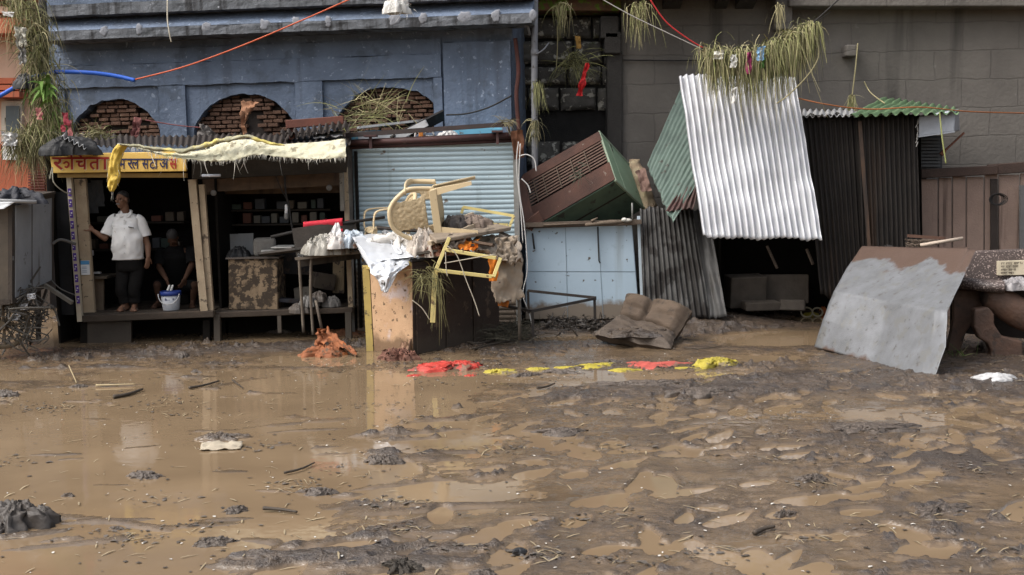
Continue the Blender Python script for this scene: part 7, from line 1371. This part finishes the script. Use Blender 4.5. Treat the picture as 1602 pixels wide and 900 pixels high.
# ================================================================ cables
def cable(name, pts, r, mat, label, n=8):
    o = MB().tube(spline([at(*p) for p in pts], n), r, 7).build(name, mat, smooth=True); tag(o, label, 'cable'); return o
cable('hose', [(-30, 165, 14.4), (0, 150, 14.5), (25, 136, 14.6), (55, 120, 14.7), (90, 113, 14.8), (140, 114, 14.85), (180, 119, 14.9), (211, 126, 14.9)], .028, flat('blue_hose', (.03, .12, .55), .35), 'blue plastic hose arching out of the grass covered post')
cable('cable', [(210, 125, 14.9), (290, 104, 14.85), (380, 71, 14.8), (470, 33, 14.7), (545, 0, 14.6), (600, -24, 14.5)], .010, flat('orange_cable', (.55, .10, .035), .5), 'thin orange cable rising from the blue hose past the cornice')
cable('cable', [(1010, -12, 14.8), (1040, 32, 14.8), (1075, 60, 14.8), (1100, 75, 14.8)], .009, flat('red_cable', (.45, .03, .03), .5), 'thin red cable running down to the hanging grass')
cable('cable', [(930, -8, 14.9), (985, 23, 14.85), (1045, 52, 14.8), (1100, 78, 14.8)], .007, flat('grey_cable', (.33, .31, .29), .5), 'thin grey cable running down to the hanging grass')
cable('cable', [(1096, 76, 14.8), (1140, 84, 14.8), (1190, 82, 14.75), (1240, 62, 14.7), (1272, 36, 14.7), (1320, -8, 14.6)], .009, WIRE, 'black cable carrying the hanging grass over the white sheet')
cable('cable', [(1225, 148, 15.6), (1290, 163, 15.1), (1360, 171, 14.95), (1440, 168, 14.9), (1520, 175, 15.3), (1640, 178, 16.6)], .009, flat('orange_brown_cable', (.30, .10, .03), .6), 'orange brown cable stretched across the grey wall and green awning')
cable('cable', [(975, 94, 17.14), (1060, 95, 17.14), (1150, 93, 17.14)], .010, WIRE, 'black horizontal wire fixed along the grey wall near the stone pillar')
cable('cable', [(698, 180, 15.9), (730, 178, 15.88), (765, 168, 15.85), (800, 150, 15.85)], .012, WIRE, 'black wire drooping across the plain right part of the blue wall')
cable('cable', [(228, 188, 16.5), (262, 194, 16.45), (292, 198, 16.4), (320, 200, 16.3)], .008, flat('maroon_wire', (.17, .05, .05)), 'maroon wire crossing the blue pilaster between two arches')
cable('cable', [(1248, 150, 16.9), (1249, 120, 16.9), (1252, 60, 16.9), (1300, 18, 16.9)], .006, WIRE, 'thin black wire hanging on the grey wall right of the grass')


# ================================================================ stranded grass
G1 = M('flood_grass', (.22, .235, .085), (.30, .28, .14), 7, .8, bump=.2, second=((.10, .12, .035), 5, .55))
G2 = M('dry_flood_grass', (.36, .32, .18), (.24, .21, .115), 7, .85, bump=.2)
G3 = M('fresh_green', (.10, .19, .03), (.14, .23, .05), 6, .7, bump=.1)
G4 = M('dark_grass', (.075, .08, .035), (.12, .11, .06), 7, .85)
POLE = M('dark_pole', (.03, .028, .027), rough=.8)
def multi(name, label, cat, groups, loc=None):
    """one tangle of grass: (material, list of (p, d, len, w, droop, curl)) -> one mesh with several materials"""
    mb = MB(); mats = []
    for m_, bl in groups:
        mb.cur = len(mats); mats.append(m_)
        for b in bl: mb.blade(b[0], b[1], b[2], b[3], b[4], 7, b[5])
    o = mb.build(name, mats, loc=loc); tag(o, label, cat); return o
# big clump hung on the post at the left
gpole = MB(); gpole.tube([at(66, -20, 14.9), at(72, 120, 14.9), at(80, 310, 14.9)], .05, 9); o = gpole.build('post', POLE, smooth=True); tag(o, 'dark post buried in the stranded grass at the left', 'post')
path = spline([at(x, y, 14.75) for x, y in ((22, -12), (46, 20), (54, 55), (60, 92), (70, 130), (78, 165), (78, 192), (58, 212), (26, 218))], 12)
def along(n, spread, ln, w_, droop, curl, lo=0., hi=1., dn=-.9, pth=path):
    out = []
    for i in range(n):
        p = curve_at(pth, R.uniform(lo, hi)) + V(R.gauss(0, spread), R.gauss(0, spread * .8), R.gauss(0, spread))
        out.append((p, V(R.gauss(.1, .55), R.gauss(-.25, .45), dn + R.gauss(0, .6)), R.uniform(*ln), w_ * R.uniform(.6, 1.4), droop * 1.6, curl * 1.2))
    return out
multi('grass_clump', 'thick flood stranded grass clump wrapped around the left post', 'grass clump',
      [(G1, along(900, .10, (.15, .5), .012, 1.4, .9)), (G2, along(950, .11, (.15, .55), .010, 1.6, 1.1)), (G4, along(700, .12, (.1, .45), .013, 1.2, 1.)), (G3, along(90, .08, (.25, .5), .022, 1.2, .4, .35, .8)), (G2, along(110, .05, (.4, .8), .009, .6, .6, .85, 1.)), (G4, along(250, .08, (.15, .4), .012, 1.5, 1., .8, 1.))])
o = MB(); 
for i in range(26): o.blade(at(R.gauss(72, 7), R.gauss(136, 9), 14.5), V(R.gauss(0, .6), -.6, R.gauss(-.2, .5)), R.uniform(.15, .3), .06, 1.4, 7, .3)
o = o.build('leaves', G3, smooth=True); tag(o, 'broad green leaves in the middle of the left grass clump', 'leaves')
for i, (c, lb, m_) in enumerate((((22, 40, 40, 72), 'pale fibre rag in the upper part of the left grass clump', flat('fibre_pale', (.45, .43, .36))), ((27, 60, 40, 100), 'grey shredded rag hanging in the left grass clump', flat('fibre_grey', (.30, .29, .27))), ((2, 205, 26, 228), 'white crumpled rag at the lower end of the left grass clump', flat('fibre_white', (.52, .51, .49))))):
    o = cloth(at(c[0], c[1], 14.45), at(c[2], c[1] + 3, 14.5), at(c[2] + 2, c[3], 14.4), at(c[0] + 4, c[3], 14.4), 14, 18, .06, 5, 110 + i, fray=.2).build('rag', m_, smooth=True); tag(o, lb, 'rag')
PINK = M('pink_cloth', (.34, .12, .115), (.25, .09, .085), 5, .8); CRIM = M('crimson_cloth', (.26, .025, .04), (.18, .02, .03), 5, .7)
for i, (c, lb, m_) in enumerate((((56, 168, 64, 187), 'small pink rag in the left grass clump', PINK), ((97, 176, 106, 196), 'crimson ribbon at the right side of the left grass clump', CRIM), ((104, 188, 112, 214), 'faded pink ribbon hanging below the crimson one', PINK), ((94, 194, 100, 206), 'second small crimson scrap over the black roof corner', CRIM))):
    o = cloth(at(c[0], c[1], 14.45), at(c[2], c[1], 14.45), at(c[2] + 3, c[3], 14.4), at(c[0] + 1, c[3], 14.4), 6, 14, .03, 3, 120 + i).build('ribbon', m_, smooth=True); tag(o, lb, 'ribbon')
o = mound(at(40, 136, 14.6), .14, .12, .2, 130, rough=.7).build('black_bag', flat('black_bag', (.014, .014, .015)), smooth=True); tag(o, 'black plastic bag snagged where the blue hose meets the post', 'plastic bag')
o = cloth(at(2, 18, 14.4), at(22, 19, 14.4), at(20, 27, 14.4), at(5, 24, 14.4), 8, 6, .02, 3, 131).build('rag', flat('fibre_white', (.52, .51, .49)), smooth=True); tag(o, 'white scrap at the very top left of the grass clump', 'rag')
# grass curtain on the cable at the right
cpath = spline([at(x, y, 14.76) for x, y in ((1104, 80), (1130, 82), (1160, 84), (1190, 80), (1220, 68), (1250, 52), (1272, 38))], 10)
def curtain(n, ln, w_, sp, droop=1.6, curl=.5, lo=0., hi=1.):
    out = []
    for i in range(n):
        t = R.uniform(lo, hi); p = curve_at(cpath, t) + V(R.gauss(0, sp), R.gauss(0, sp), R.gauss(.0, sp * .6))
        up_ = R.random() < .22
        out.append((p, V(R.gauss(0, .22), R.gauss(-.15, .22), R.uniform(-.2, .5) if up_ else R.uniform(-1.6, -.5)), R.uniform(*ln) * (.72 + .25 * math.sin(t * PI)), w_ * R.uniform(.6, 1.4), 5. if up_ else droop * 1.5, curl))
    return out
multi('grass_clump', 'long curtain of drab flood grass hanging from the cable above the white sheet', 'grass clump',
      [(G1, curtain(760, (.32, .8), .013, .04)), (G2, curtain(650, (.32, .88), .011, .045)), (G4, curtain(460, (.25, .72), .013, .04)), (G2, curtain(34, (1.0, 1.6), .010, .03, 1.2, .7)), (G1, curtain(300, (.3, .55), .013, .05, lo=.6))])
for i, (px, py, w_, h, m_, lb) in enumerate(((1117, 80, 16, 12, flat('rag_cream', (.55, .53, .46)), 'cream rag at the left end of the hanging grass'), (1143, 86, 11, 20, flat('rag_white', (.62, .61, .57)), 'white rag hanging in the left half of the grass curtain'), (1168, 82, 9, 34, flat('magenta_cloth', (.26, .03, .10)), 'magenta strip in the middle of the grass curtain'), (1184, 74, 13, 20, flat('light_blue_cloth', (.22, .40, .62)), 'light blue scrap near the middle of the grass curtain'), (1190, 92, 7, 14, flat('leaf_green_plastic', (.06, .15, .03)), 'green scrap below the light blue one'), (1145, 138, 8, 24, flat('pale_rag_strip', (.60, .59, .56)), 'pale rag strip dangling below the grass over the white sheet'))):
    o = cloth(at(px, py, 14.58), at(px + w_, py - 2, 14.58), at(px + w_ - 2, py + h, 14.55), at(px, py + h, 14.55), 8, 12, .05, 3, 140 + i).build('rag', m_, smooth=True); tag(o, lb, 'rag')
def tuft(name, label, px, py, Y, n, sp, ln, w_, mats, droop=1.5, up=-.6, curl=.8, cat='grass clump', sx=1.):
    gs = [(m_, [(at(px + R.gauss(0, sp * 100 * sx), py + R.gauss(0, sp * 60), Y), V(R.gauss(0, .6 if up > -.5 else .22), R.gauss(-.2, .3 if up > -.5 else .15), up + R.gauss(0, .5)), R.uniform(*ln), w_ * R.uniform(.6, 1.3), droop * (1 if up > -.5 else 2), curl) for _ in range(n)]) for m_ in mats]
    return multi(name, label, cat, gs)
tuft('grass_clump', 'grass tuft hanging from the mossy ledge left of the red ribbon', 878, 8, 16.5, 40, .06, (.2, .55), .012, (G1, G2), up=-.9)
tuft('grass_clump', 'grass tuft hanging at the top between balcony and stone wall', 998, 8, 16.1, 50, .08, (.2, .6), .012, (G1, G2), up=-.9)
tuft('grass_clump', 'pale straw tuft hanging below the balcony above the grass curtain', 1220, 8, 16.1, 36, .04, (.2, .5), .012, (G2,), up=-1)
tuft('grass_clump', 'dark weed tangle on the rubble wall beside the red ribbon', 900, 92, 16.9, 90, .10, (.2, .6), .010, (G4, G1), up=-.4, curl=1.4)
tuft('grass_clump', 'thin weed wisps clinging to the middle of the drainpipe', 842, 130, 15.85, 36, .035, (.2, .5), .010, (G1, G4), up=-.8)
tuft('grass_clump', 'thin weed wisps clinging to the lower part of the drainpipe', 836, 190, 15.85, 30, .03, (.2, .4), .010, (G2, G4), up=-.8)
tuft('grass_clump', 'dry grass bunch lying in the left brick arch on the roof edge', 155, 214, 15.6, 60, .10, (.12, .32), .012, (G2, G1), up=.5, curl=1)
tuft('grass_clump', 'wide bundle of reeds lying in the right brick arch', 585, 178, 15.6, 60, .24, (.3, .65), .013, (G2, G1), droop=.5, up=.1, curl=.5)
tuft('grass_clump', 'small dry plant hanging on the grey wall above the black shed', 1332, 150, 16.95, 34, .02, (.15, .4), .013, (G2, G1), up=-1.0, droop=.6, curl=.3)
tuft('grass_clump', 'green weeds sprouting in the mud beside the leaning metal sheet', 1495, 580, 12.4, 40, .14, (.12, .3), .010, (G3, G1), droop=1.2, up=.6)
cable('stalk', [(1342, 68, 16.95), (1338, 110, 16.9), (1333, 150, 16.9)], .010, G2, 'pale dry stalk hanging on the grey wall')
cable('stalk', [(1352, 128, 16.9), (1362, 145, 16.8), (1384, 162, 16.0)], .009, G2, 'thin yellowish stalk reaching the back of the green awning')
cable('stalk', [(1470, 176, 15.0), (1474, 215, 14.98), (1480, 256, 15.0)], .010, flat('yellow_green_stalk', (.30, .32, .12)), 'yellow green stalk hanging over the sheet metal box')
cable('stalk', [(1278, 60, 14.7), (1280, 90, 14.65), (1262, 120, 14.6), (1232, 150, 14.55), (1215, 162, 14.55)], .009, G2, 'long pale curved stalk at the right end of the grass curtain')
cable('stalk', [(872, 40, 16.8), (872, 75, 16.8), (870, 110, 16.8)], .008, G2, 'dry stalk hanging down the rubble wall')
RIB = M('red_ribbon', (.60, .02, .025), (.45, .02, .02), 5, .6)
o = cloth(at(916, 98, 16.5), at(921, 98, 16.5), at(912, 150, 16.45), at(901, 150, 16.45), 6, 20, .07, 4, 150).build('ribbon', RIB, smooth=True); tag(o, 'bright red ribbon hanging on the rubble wall', 'ribbon')
o = cloth(at(900, 56, 16.6), at(908, 57, 16.6), at(909, 76, 16.6), at(902, 76, 16.6), 6, 10, .04, 4, 151).build('ribbon', flat('ochre_cloth', (.30, .17, .04)), smooth=True); tag(o, 'small ochre cloth on the rubble wall above the red ribbon', 'ribbon')
o = cloth(at(376, 156, 16.1), at(408, 158, 16.1), at(386, 180, 16.0), at(380, 212, 15.9), 8, 18, .09, 4, 152).build('ribbon', M('tan_rag', (.30, .15, .08), (.2, .1, .06), 6, .85), smooth=True); tag(o, 'tan twisted rag hanging in the middle brick arch', 'rag')
o = cloth(at(312, 192, 16.3), at(326, 196, 16.3), at(345, 218, 16.2), at(306, 222, 16.2), 12, 14, .09, 4, 153).build('rag', M('grey_speckled_rag', (.22, .20, .185), (.09, .08, .075), 12, .9), smooth=True); tag(o, 'grey rag heaped in the left corner of the middle arch', 'rag')
o = cloth(at(208, 182, 16.2), at(220, 183, 16.2), at(216, 216, 16.1), at(205, 216, 16.1), 8, 14, .06, 4, 154).build('rag', M('dusky_pink_rag', (.22, .085, .075), (.15, .06, .055), 6, .85), smooth=True); tag(o, 'dusky pink rag hanging in the left brick arch', 'rag')
o = mound(at(622, 18, 15.1), .17, .1, .18, 160, rough=1.1, ridge=1.2, freq=3, fold=.5).build('fibre_rag', flat('white_fibre', (.62, .61, .58)), smooth=True); tag(o, 'white frayed rag stuck on the cornice above the third arch', 'rag')
mb = MB()
for i in range(70): mb.blade(at(R.gauss(622, 8), R.gauss(8, 7), 15.0), V(R.gauss(-.3, .6), -.3, R.gauss(-.6, .4)), R.uniform(.05, .18), .008, 1, 4, .8)
o = mb.build('fibre_fringe', flat('white_fibre', (.62, .61, .58))); tag(o, 'white fibre fringe around the frayed rag on the cornice', 'fibres')
cable('stalk', [(262, 0, 15.3), (262, 30, 15.2), (265, 52, 15.15), (268, 66, 15.15)], .009, flat('pale_string', (.42, .38, .30)), 'pale string dangling over the cornice above the left arches')
# ================================================================ coloured cloth and rubbish in the mud
REDP = M('coral_red_plastic', (.48, .045, .03), (.30, .034, .025), 6, .5, bump=.35, bscale=16, spots=((.16, .09, .06), 6, .575))
YELP = M('yellow_cloth', (.40, .33, .04), (.26, .21, .035), 5, .6, bump=.3, bscale=16, spots=((.18, .14, .08), 6, .565))
PINKP = M('salmon_cloth', (.44, .085, .065), (.30, .065, .05), 5, .6, bump=.3, spots=((.25, .12, .09), 8, .62))
def rag(px, py, rx, ry, h, seed, mat, label, name='cloth', cat='cloth', ang=0., grp=None, **k):
    p = gp(px, py); o = mound(p - V(0, 0, .005), rx, ry, h * (.46 if mat in (YELP, PINKP, REDP) else 1), seed, ang=ang, rough=k.get('rough', .7), ridge=k.get('ridge', 1.0), freq=k.get('freq', 2.4), fold=k.get('fold', .9 if mat in (YELP, PINKP, REDP) else .6)).build(name, mat, smooth=True); tag(o, label, cat, grp); return o
rag(706, 576, .34, .26, .13, 201, REDP, 'crumpled coral red plastic heap in the mud before the cabinet', 'plastic_sheet', 'plastic')
rag(784, 582, .18, .13, .06, 202, YELP, 'yellow cloth scrap beside the coral red heap')
rag(842, 578, .12, .07, .05, 203, YELP, 'small yellow cloth scrap halfway along the line of rags')
rag(884, 575, .12, .06, .03, 212, YELP, 'flat pale yellow sliver in the mud below the railing')
rag(938, 571, .30, .13, .055, 204, YELP, 'long low yellow cloth left of the salmon cloth', ang=.1)
rag(1012, 569, .36, .19, .06, 205, PINKP, 'salmon red cloth lying flat in the mud before the sofa seat')
rag(975, 578, .15, .08, .035, 213, YELP, 'yellow end of cloth poking out under the salmon cloth')
rag(1062, 576, .22, .06, .025, 206, YELP, 'thin yellow strip between salmon cloth and yellow peak')
rag(1118, 572, .24, .16, .15, 207, YELP, 'bright yellow cloth rising to a peak at the right end')
rag(1270, 494, .09, .10, .10, 208, YELP, 'yellow packet in the water at the shed opening', 'packet', 'packet')
rag(1288, 490, .06, .08, .08, 209, M('orange_red_packet', (.6, .16, .05), rough=.4), 'orange red packet beside the yellow one at the shed', 'packet', 'packet')
rag(648, 588, .08, .06, .03, 210, REDP, 'tiny coral red scrap left of the red heap', 'plastic_scrap', 'plastic')
rag(736, 588, .06, .05, .03, 211, REDP, 'tiny coral red scrap right of the red heap', 'plastic_scrap', 'plastic')
mb = MB(); c = gp(1262, 496, .07)
for dx, rr in ((0, .085), (.16, .075)): mb.tube([c + V(dx + math.cos(t * PI / 9) * rr, .3 * math.sin(t * PI / 9) * rr, math.sin(t * PI / 9) * rr * .8) for t in range(19)], .012, 6)
o = mb.build('sandal_strap', flat('cream_strap', (.5, .45, .33), .5), smooth=True); tag(o, 'pair of cream looped straps beside the packets at the shed opening', 'straps')
ORR = M('orange_brown_cloth', (.30, .10, .035), (.16, .062, .03), 5, .7, bump=.4, bscale=18, spots=((.10, .06, .035), 7, .58), streak=((.50, .17, .05), 5, .6))
rag(508, 556, .30, .22, .10, 221, ORR, 'orange brown cloth heap under the corrugated table', ridge=1.3)
o = cloth(gp(496, 552, .02), gp(518, 556, .02), gp(510, 550, .30), gp(503, 550, .31), 14, 16, .07, 4, 222).build('cloth', ORR, smooth=True); tag(o, 'upright orange cloth peak below the corrugated table', 'cloth')
o = cloth(gp(515, 552, .10), gp(560, 560, .03), gp(552, 556, .05), gp(512, 538, .2), 14, 12, .06, 4, 223).build('cloth', ORR, smooth=True); tag(o, 'orange cloth fold trailing right towards the tan cabinet side', 'cloth')
rag(540, 523, .32, .12, .07, 224, M('rust_cloth', (.22, .085, .035), (.1, .05, .03), 6, .8, bump=.4), 'rust coloured cloth strip in the shade behind the orange heap')
rag(625, 563, .22, .14, .12, 225, M('red_brown_leaves', (.19, .08, .055), (.09, .05, .035), 9, .8, bump=.6), 'heap of red brown soaked leaves at the foot of the tan side', 'leaf_heap', 'leaves', ridge=1.4, freq=4)
o = cloth(gp(622, 560, .05), gp(640, 560, .02), gp(648, 552, .26), gp(632, 550, .22), 10, 12, .06, 4, 226).build('bark_strip', M('tan_bark', (.27, .16, .1), (.15, .09, .06), 8, .85, bump=.5), smooth=True); tag(o, 'curled strip of tan bark at the cabinet corner', 'bark')
# cloth bundle and lumps on the left
DCL = M('wet_dark_cloth', (.075, .062, .052), (.036, .031, .028), 5, .38, rough2=.6, bump=.4, bscale=20)
rag(28, 822, .27, .16, .14, 231, DCL, 'heap of dark wet cloth in the muddy water at the lower left', 'cloth_heap', 'cloth', ridge=.9, freq=2.4, fold=.45)
rag(6, 828, .10, .08, .06, 232, DCL, 'small dark cloth end left of the wet heap', 'cloth_end', 'cloth')
p = gp(345, 702); o = cloth(p + V(-.17, .10, .03), p + V(.15, .12, .035), p + V(.17, -.06, .02), p + V(-.14, -.09, .012), 18, 12, .018, 4, 233).build('paper', M('soaked_paper', (.40, .345, .26), (.28, .235, .175), 7, .6, bump=.2), smooth=True, mods=[SOL(.006)]); tag(o, 'soaked cream paper sheet floating left of centre', 'paper')
rag(345, 686, .22, .10, .04, 234, MUD, 'low mud hump just behind the floating paper', 'mud_lump', 'mud', grp='mud lumps')
p = gp(813, 868, .015); mb = MB(); mb.ell(p, (.045, .03, .026), nu=9, nv=6); mb.ell(p + V(-.02, -.02, .012), (.022, .012, .014), nu=6, nv=4); o = mb.build('pebble', M('black_white_stone', (.02, .02, .022), rough=.3, spots=((.55, .56, .58), 12, .56))); tag(o, 'small black and white stone in the puddle at the bottom centre', 'stone')
rag(628, 888, .10, .06, .05, 235, M('dark_leaf_mat', (.03, .025, .02), (.05, .04, .03), 14, .6, bump=.8), 'dark fibrous clump at the bottom edge left of the stone', 'clump', 'debris', ridge=1.5, freq=4)
# individual lumps of mud and soaked litter
LUMP = M('dark_wet_lump', (.115, .090, .072), (.062, .051, .043), 7, .22, rough2=.5, bump=.8, bscale=36)
lumps = [(285, 560, .13, .07, 'grey soaked lump standing out of the mud before the left stall'), (306, 583, .08, .05, 'small round dark lump in the mud strip before the left stall'), (228, 746, .16, .06, 'dark fibrous mud lump below the shirt reflection'), (370, 800, .13, .05, 'grey leaf like lump with a stick at the lower left'), (125, 605, .10, .05, 'dark bristly lump at the left end of the floating reed'),
         (184, 828, .06, .03, 'small dark chip at the lower left near the wet cloth'), (108, 777, .06, .04, 'small dark lump left of the fibrous lump'), (600, 712, .17, .09, 'pointed mud heap left of the centre puddles'), (500, 772, .16, .06, 'long dark mud lump with straws below the centre'), (880, 676, .22, .05, 'elongated mud ridge right of the centre puddles'),
         (1272, 752, .12, .06, 'knobbly dark lump below the sheet reflection'), (1226, 808, .07, .06, 'curled dark twig lump at the lower right'), (1020, 604, .5, .07, 'long mud ridge in front of the yellow peak'), (1350, 672, .4, .06, 'broad mud ridge below the leaning sheet'), (1100, 612, .3, .06, 'mud ridge right of the long one before the yellow peak'),
         (330, 852, .16, .06, 'fibrous brown lump at the bottom left'), (1470, 800, .22, .05, 'flat mud lump at the lower right'), (755, 895, .1, .04, 'mud lump at the bottom edge below the centre'), (8, 620, .18, .09, 'dark mud lump at the left edge below the handcart'), (440, 520, .2, .05, 'mud lump under the platform of the second stall'), (955, 568, .16, .05, 'grey mud lump behind the long yellow cloth'), (870, 583, .18, .05, 'grey lump of fibres between yellow scraps'), (822, 588, .16, .05, 'dark fibrous lump between the two small yellow scraps')]
for i, (px, py, rx, h, lb) in enumerate(lumps):
    rx *= .78 if px < 700 else 1
    rag(px, py, rx, rx * R.uniform(.35, .55), h * .62, 300 + i, LUMP, lb, 'mud_lump', 'mud', ang=R.uniform(-.4, .4), grp='mud lumps', rough=1.2, ridge=1.3, freq=3.2)
# sticks
STK = M('wet_stick', (.06, .045, .032), (.035, .028, .022), 9, .6, bump=.5); STP = M('pale_reed', (.42, .34, .20), (.28, .22, .13), 9, .7, bump=.2)
def stick(pts, r, mat, lb, name='stick', lift=.02):
    P = spline([gp(x, y, lift) for x, y in pts], 5); o = MB().tube(P, [r * (1 - .5 * i / len(P)) for i in range(len(P))], 6).build(name, mat, smooth=True); tag(o, lb, 'stick')
stick([(296, 610), (318, 606), (343, 599)], .016, STK, 'dark stick floating before the second stall')
stick([(178, 624), (200, 620), (223, 612)], .022, STK, 'thick dark stick floating below the left stall')
stick([(150, 606), (185, 605), (212, 604)], .012, STP, 'pale reed floating below the left stall')
stick([(412, 800), (440, 802), (465, 806)], .013, STK, 'dark twig right of the grey leaf lump')
stick([(445, 744), (470, 738), (492, 728)], .010, STK, 'thin twig in the water left of the centre')
stick([(840, 610), (855, 608), (868, 603)], .014, STK, 'short dark stick below the line of rags')
stick([(364, 598), (372, 604), (380, 610)], .010, STK, 'small twig behind the floating paper')
stick([(1180, 838), (1195, 832), (1212, 828)], .016, STK, 'bent dark stick at the lower right')
stick([(108, 580), (116, 598), (120, 608)], .007, STP, 'thin straw standing in the water at the left', lift=.06)
stick([(600, 862), (640, 880), (660, 886)], .012, STK, 'dark root at the bottom edge of the picture centre')
stick([(690, 520), (740, 540), (790, 528)], .02, STK, 'thick branch in the mud right of the cabinet')
stick([(740, 548), (780, 540), (836, 528)], .016, STK, 'long branch lying from cabinet foot to the railing')
stick([(1070, 545), (1100, 546), (1130, 544)], .008, STK, 'thin twig on the smooth mud bank right of the sofa')
# brush heap right of the cabinet and mud leaf heap under the railing
mb = MB()
for i in range(420):
    p = gp(R.gauss(795, 22), R.gauss(528, 6), R.uniform(0, .16)); mb.blade(p, V(R.gauss(0, 1), R.gauss(-.2, .4), R.gauss(.1, .35)), R.uniform(.1, .45), .012, .8, 5, .9)
o = mb.build('brush_heap', [M('black_brush', (.04, .038, .028), (.075, .065, .045), 8, .85)]); tag(o, 'heap of dark soaked brushwood at the foot of the rusty post', 'brushwood')
mb = MB()
for i in range(700):
    p = gp(R.uniform(850, 965), R.gauss(505, 5), R.uniform(0, .09)); mb.blade(p, V(R.gauss(0, 1), R.gauss(-.3, .5), R.gauss(.1, .4)), R.uniform(.05, .18), R.uniform(.015, .04), 1.0, 4, 1.2)
o = mb.build('leaf_litter', M('dark_leaf_litter', (.055, .045, .037), (.035, .03, .026), 12, .5)); tag(o, 'dark leaf litter banked against the blue counter', 'leaves', None, 'stuff')
# countless flecks: straw, leaf bits, foam and paper crumbs
RN = random.Random(99)
def flecks(n, mat, size, lift, nm, region, tall=False):
    mb = MB(); pts = []
    while len(pts) < n:
        px, py = region(); q = gd(px, py); pts.append((q.x, q.y))
    xs_ = np.array([p[0] for p in pts]); ys_ = np.array([p[1] for p in pts]); zs_ = np.maximum(relief(xs_, ys_), 0) + lift
    for x, y, z in zip(xs_, ys_, zs_):
        s = RN.uniform(*size); a = RN.random() * 6.3; c, s_ = math.cos(a), math.sin(a)
        if tall: L_, W_ = s, s * RN.uniform(.06, .14)
        else: L_, W_ = s, s * RN.uniform(.35, .8)
        tl_ = RN.uniform(-.25, .25); k = RN.uniform(.0, .3) * s
        vs = [V(x + c * u * L_ - s_ * v * W_ * (1 if abs(u) < .4 else .5), y + s_ * u * L_ + c * v * W_ * (1 if abs(u) < .4 else .5), z + k * (.3 - abs(u)) * (1 if not tall else .6) + tl_ * u * L_ * .4 + .002) for u in (-.5, 0, .5) for v in (-.5, .5)]
        mb.add(vs, [(0, 1, 3, 2), (2, 3, 5, 4)])
    o = mb.build(nm, mat, loc=(0, 0, 0)); tag(o, None, None, None, 'stuff'); return o
reg_all = lambda: (RN.uniform(-20, 1620), 560 + 340 * RN.random() ** 1.3)
reg_back = lambda: (RN.gauss(300, 200), RN.gauss(556, 18)) if RN.random() < .5 else (RN.gauss(860, 160), RN.gauss(572, 14))
def reg_clump():
    k = RN.choice(CLS); return (RN.gauss(k[0], 30), RN.gauss(k[1], 5))
CLS = [(RN.uniform(0, 1602), RN.uniform(570, 890)) for _ in range(46)]
flecks(1100, M('fleck_dark', (.075, .058, .044), (.045, .037, .03), 9, .4), (.010, .038), .004, 'litter_debris', lambda: reg_clump() if RN.random() < .6 else reg_all())
flecks(900, M('fleck_straw', (.33, .27, .17), (.2, .15, .09), 9, .7), (.03, .12), .004, 'straw_debris', lambda: reg_clump() if RN.random() < .4 else reg_all(), True)
flecks(520, flat('fleck_pale', (.55, .52, .47), .5), (.008, .028), .004, 'foam_debris', lambda: reg_back() if RN.random() < .5 else reg_all())
flecks(900, M('fleck_grey', (.13, .11, .092), (.08, .068, .056), 9, .35), (.015, .055), .005, 'soaked_leaves', lambda: reg_back() if RN.random() < .6 else reg_clump())
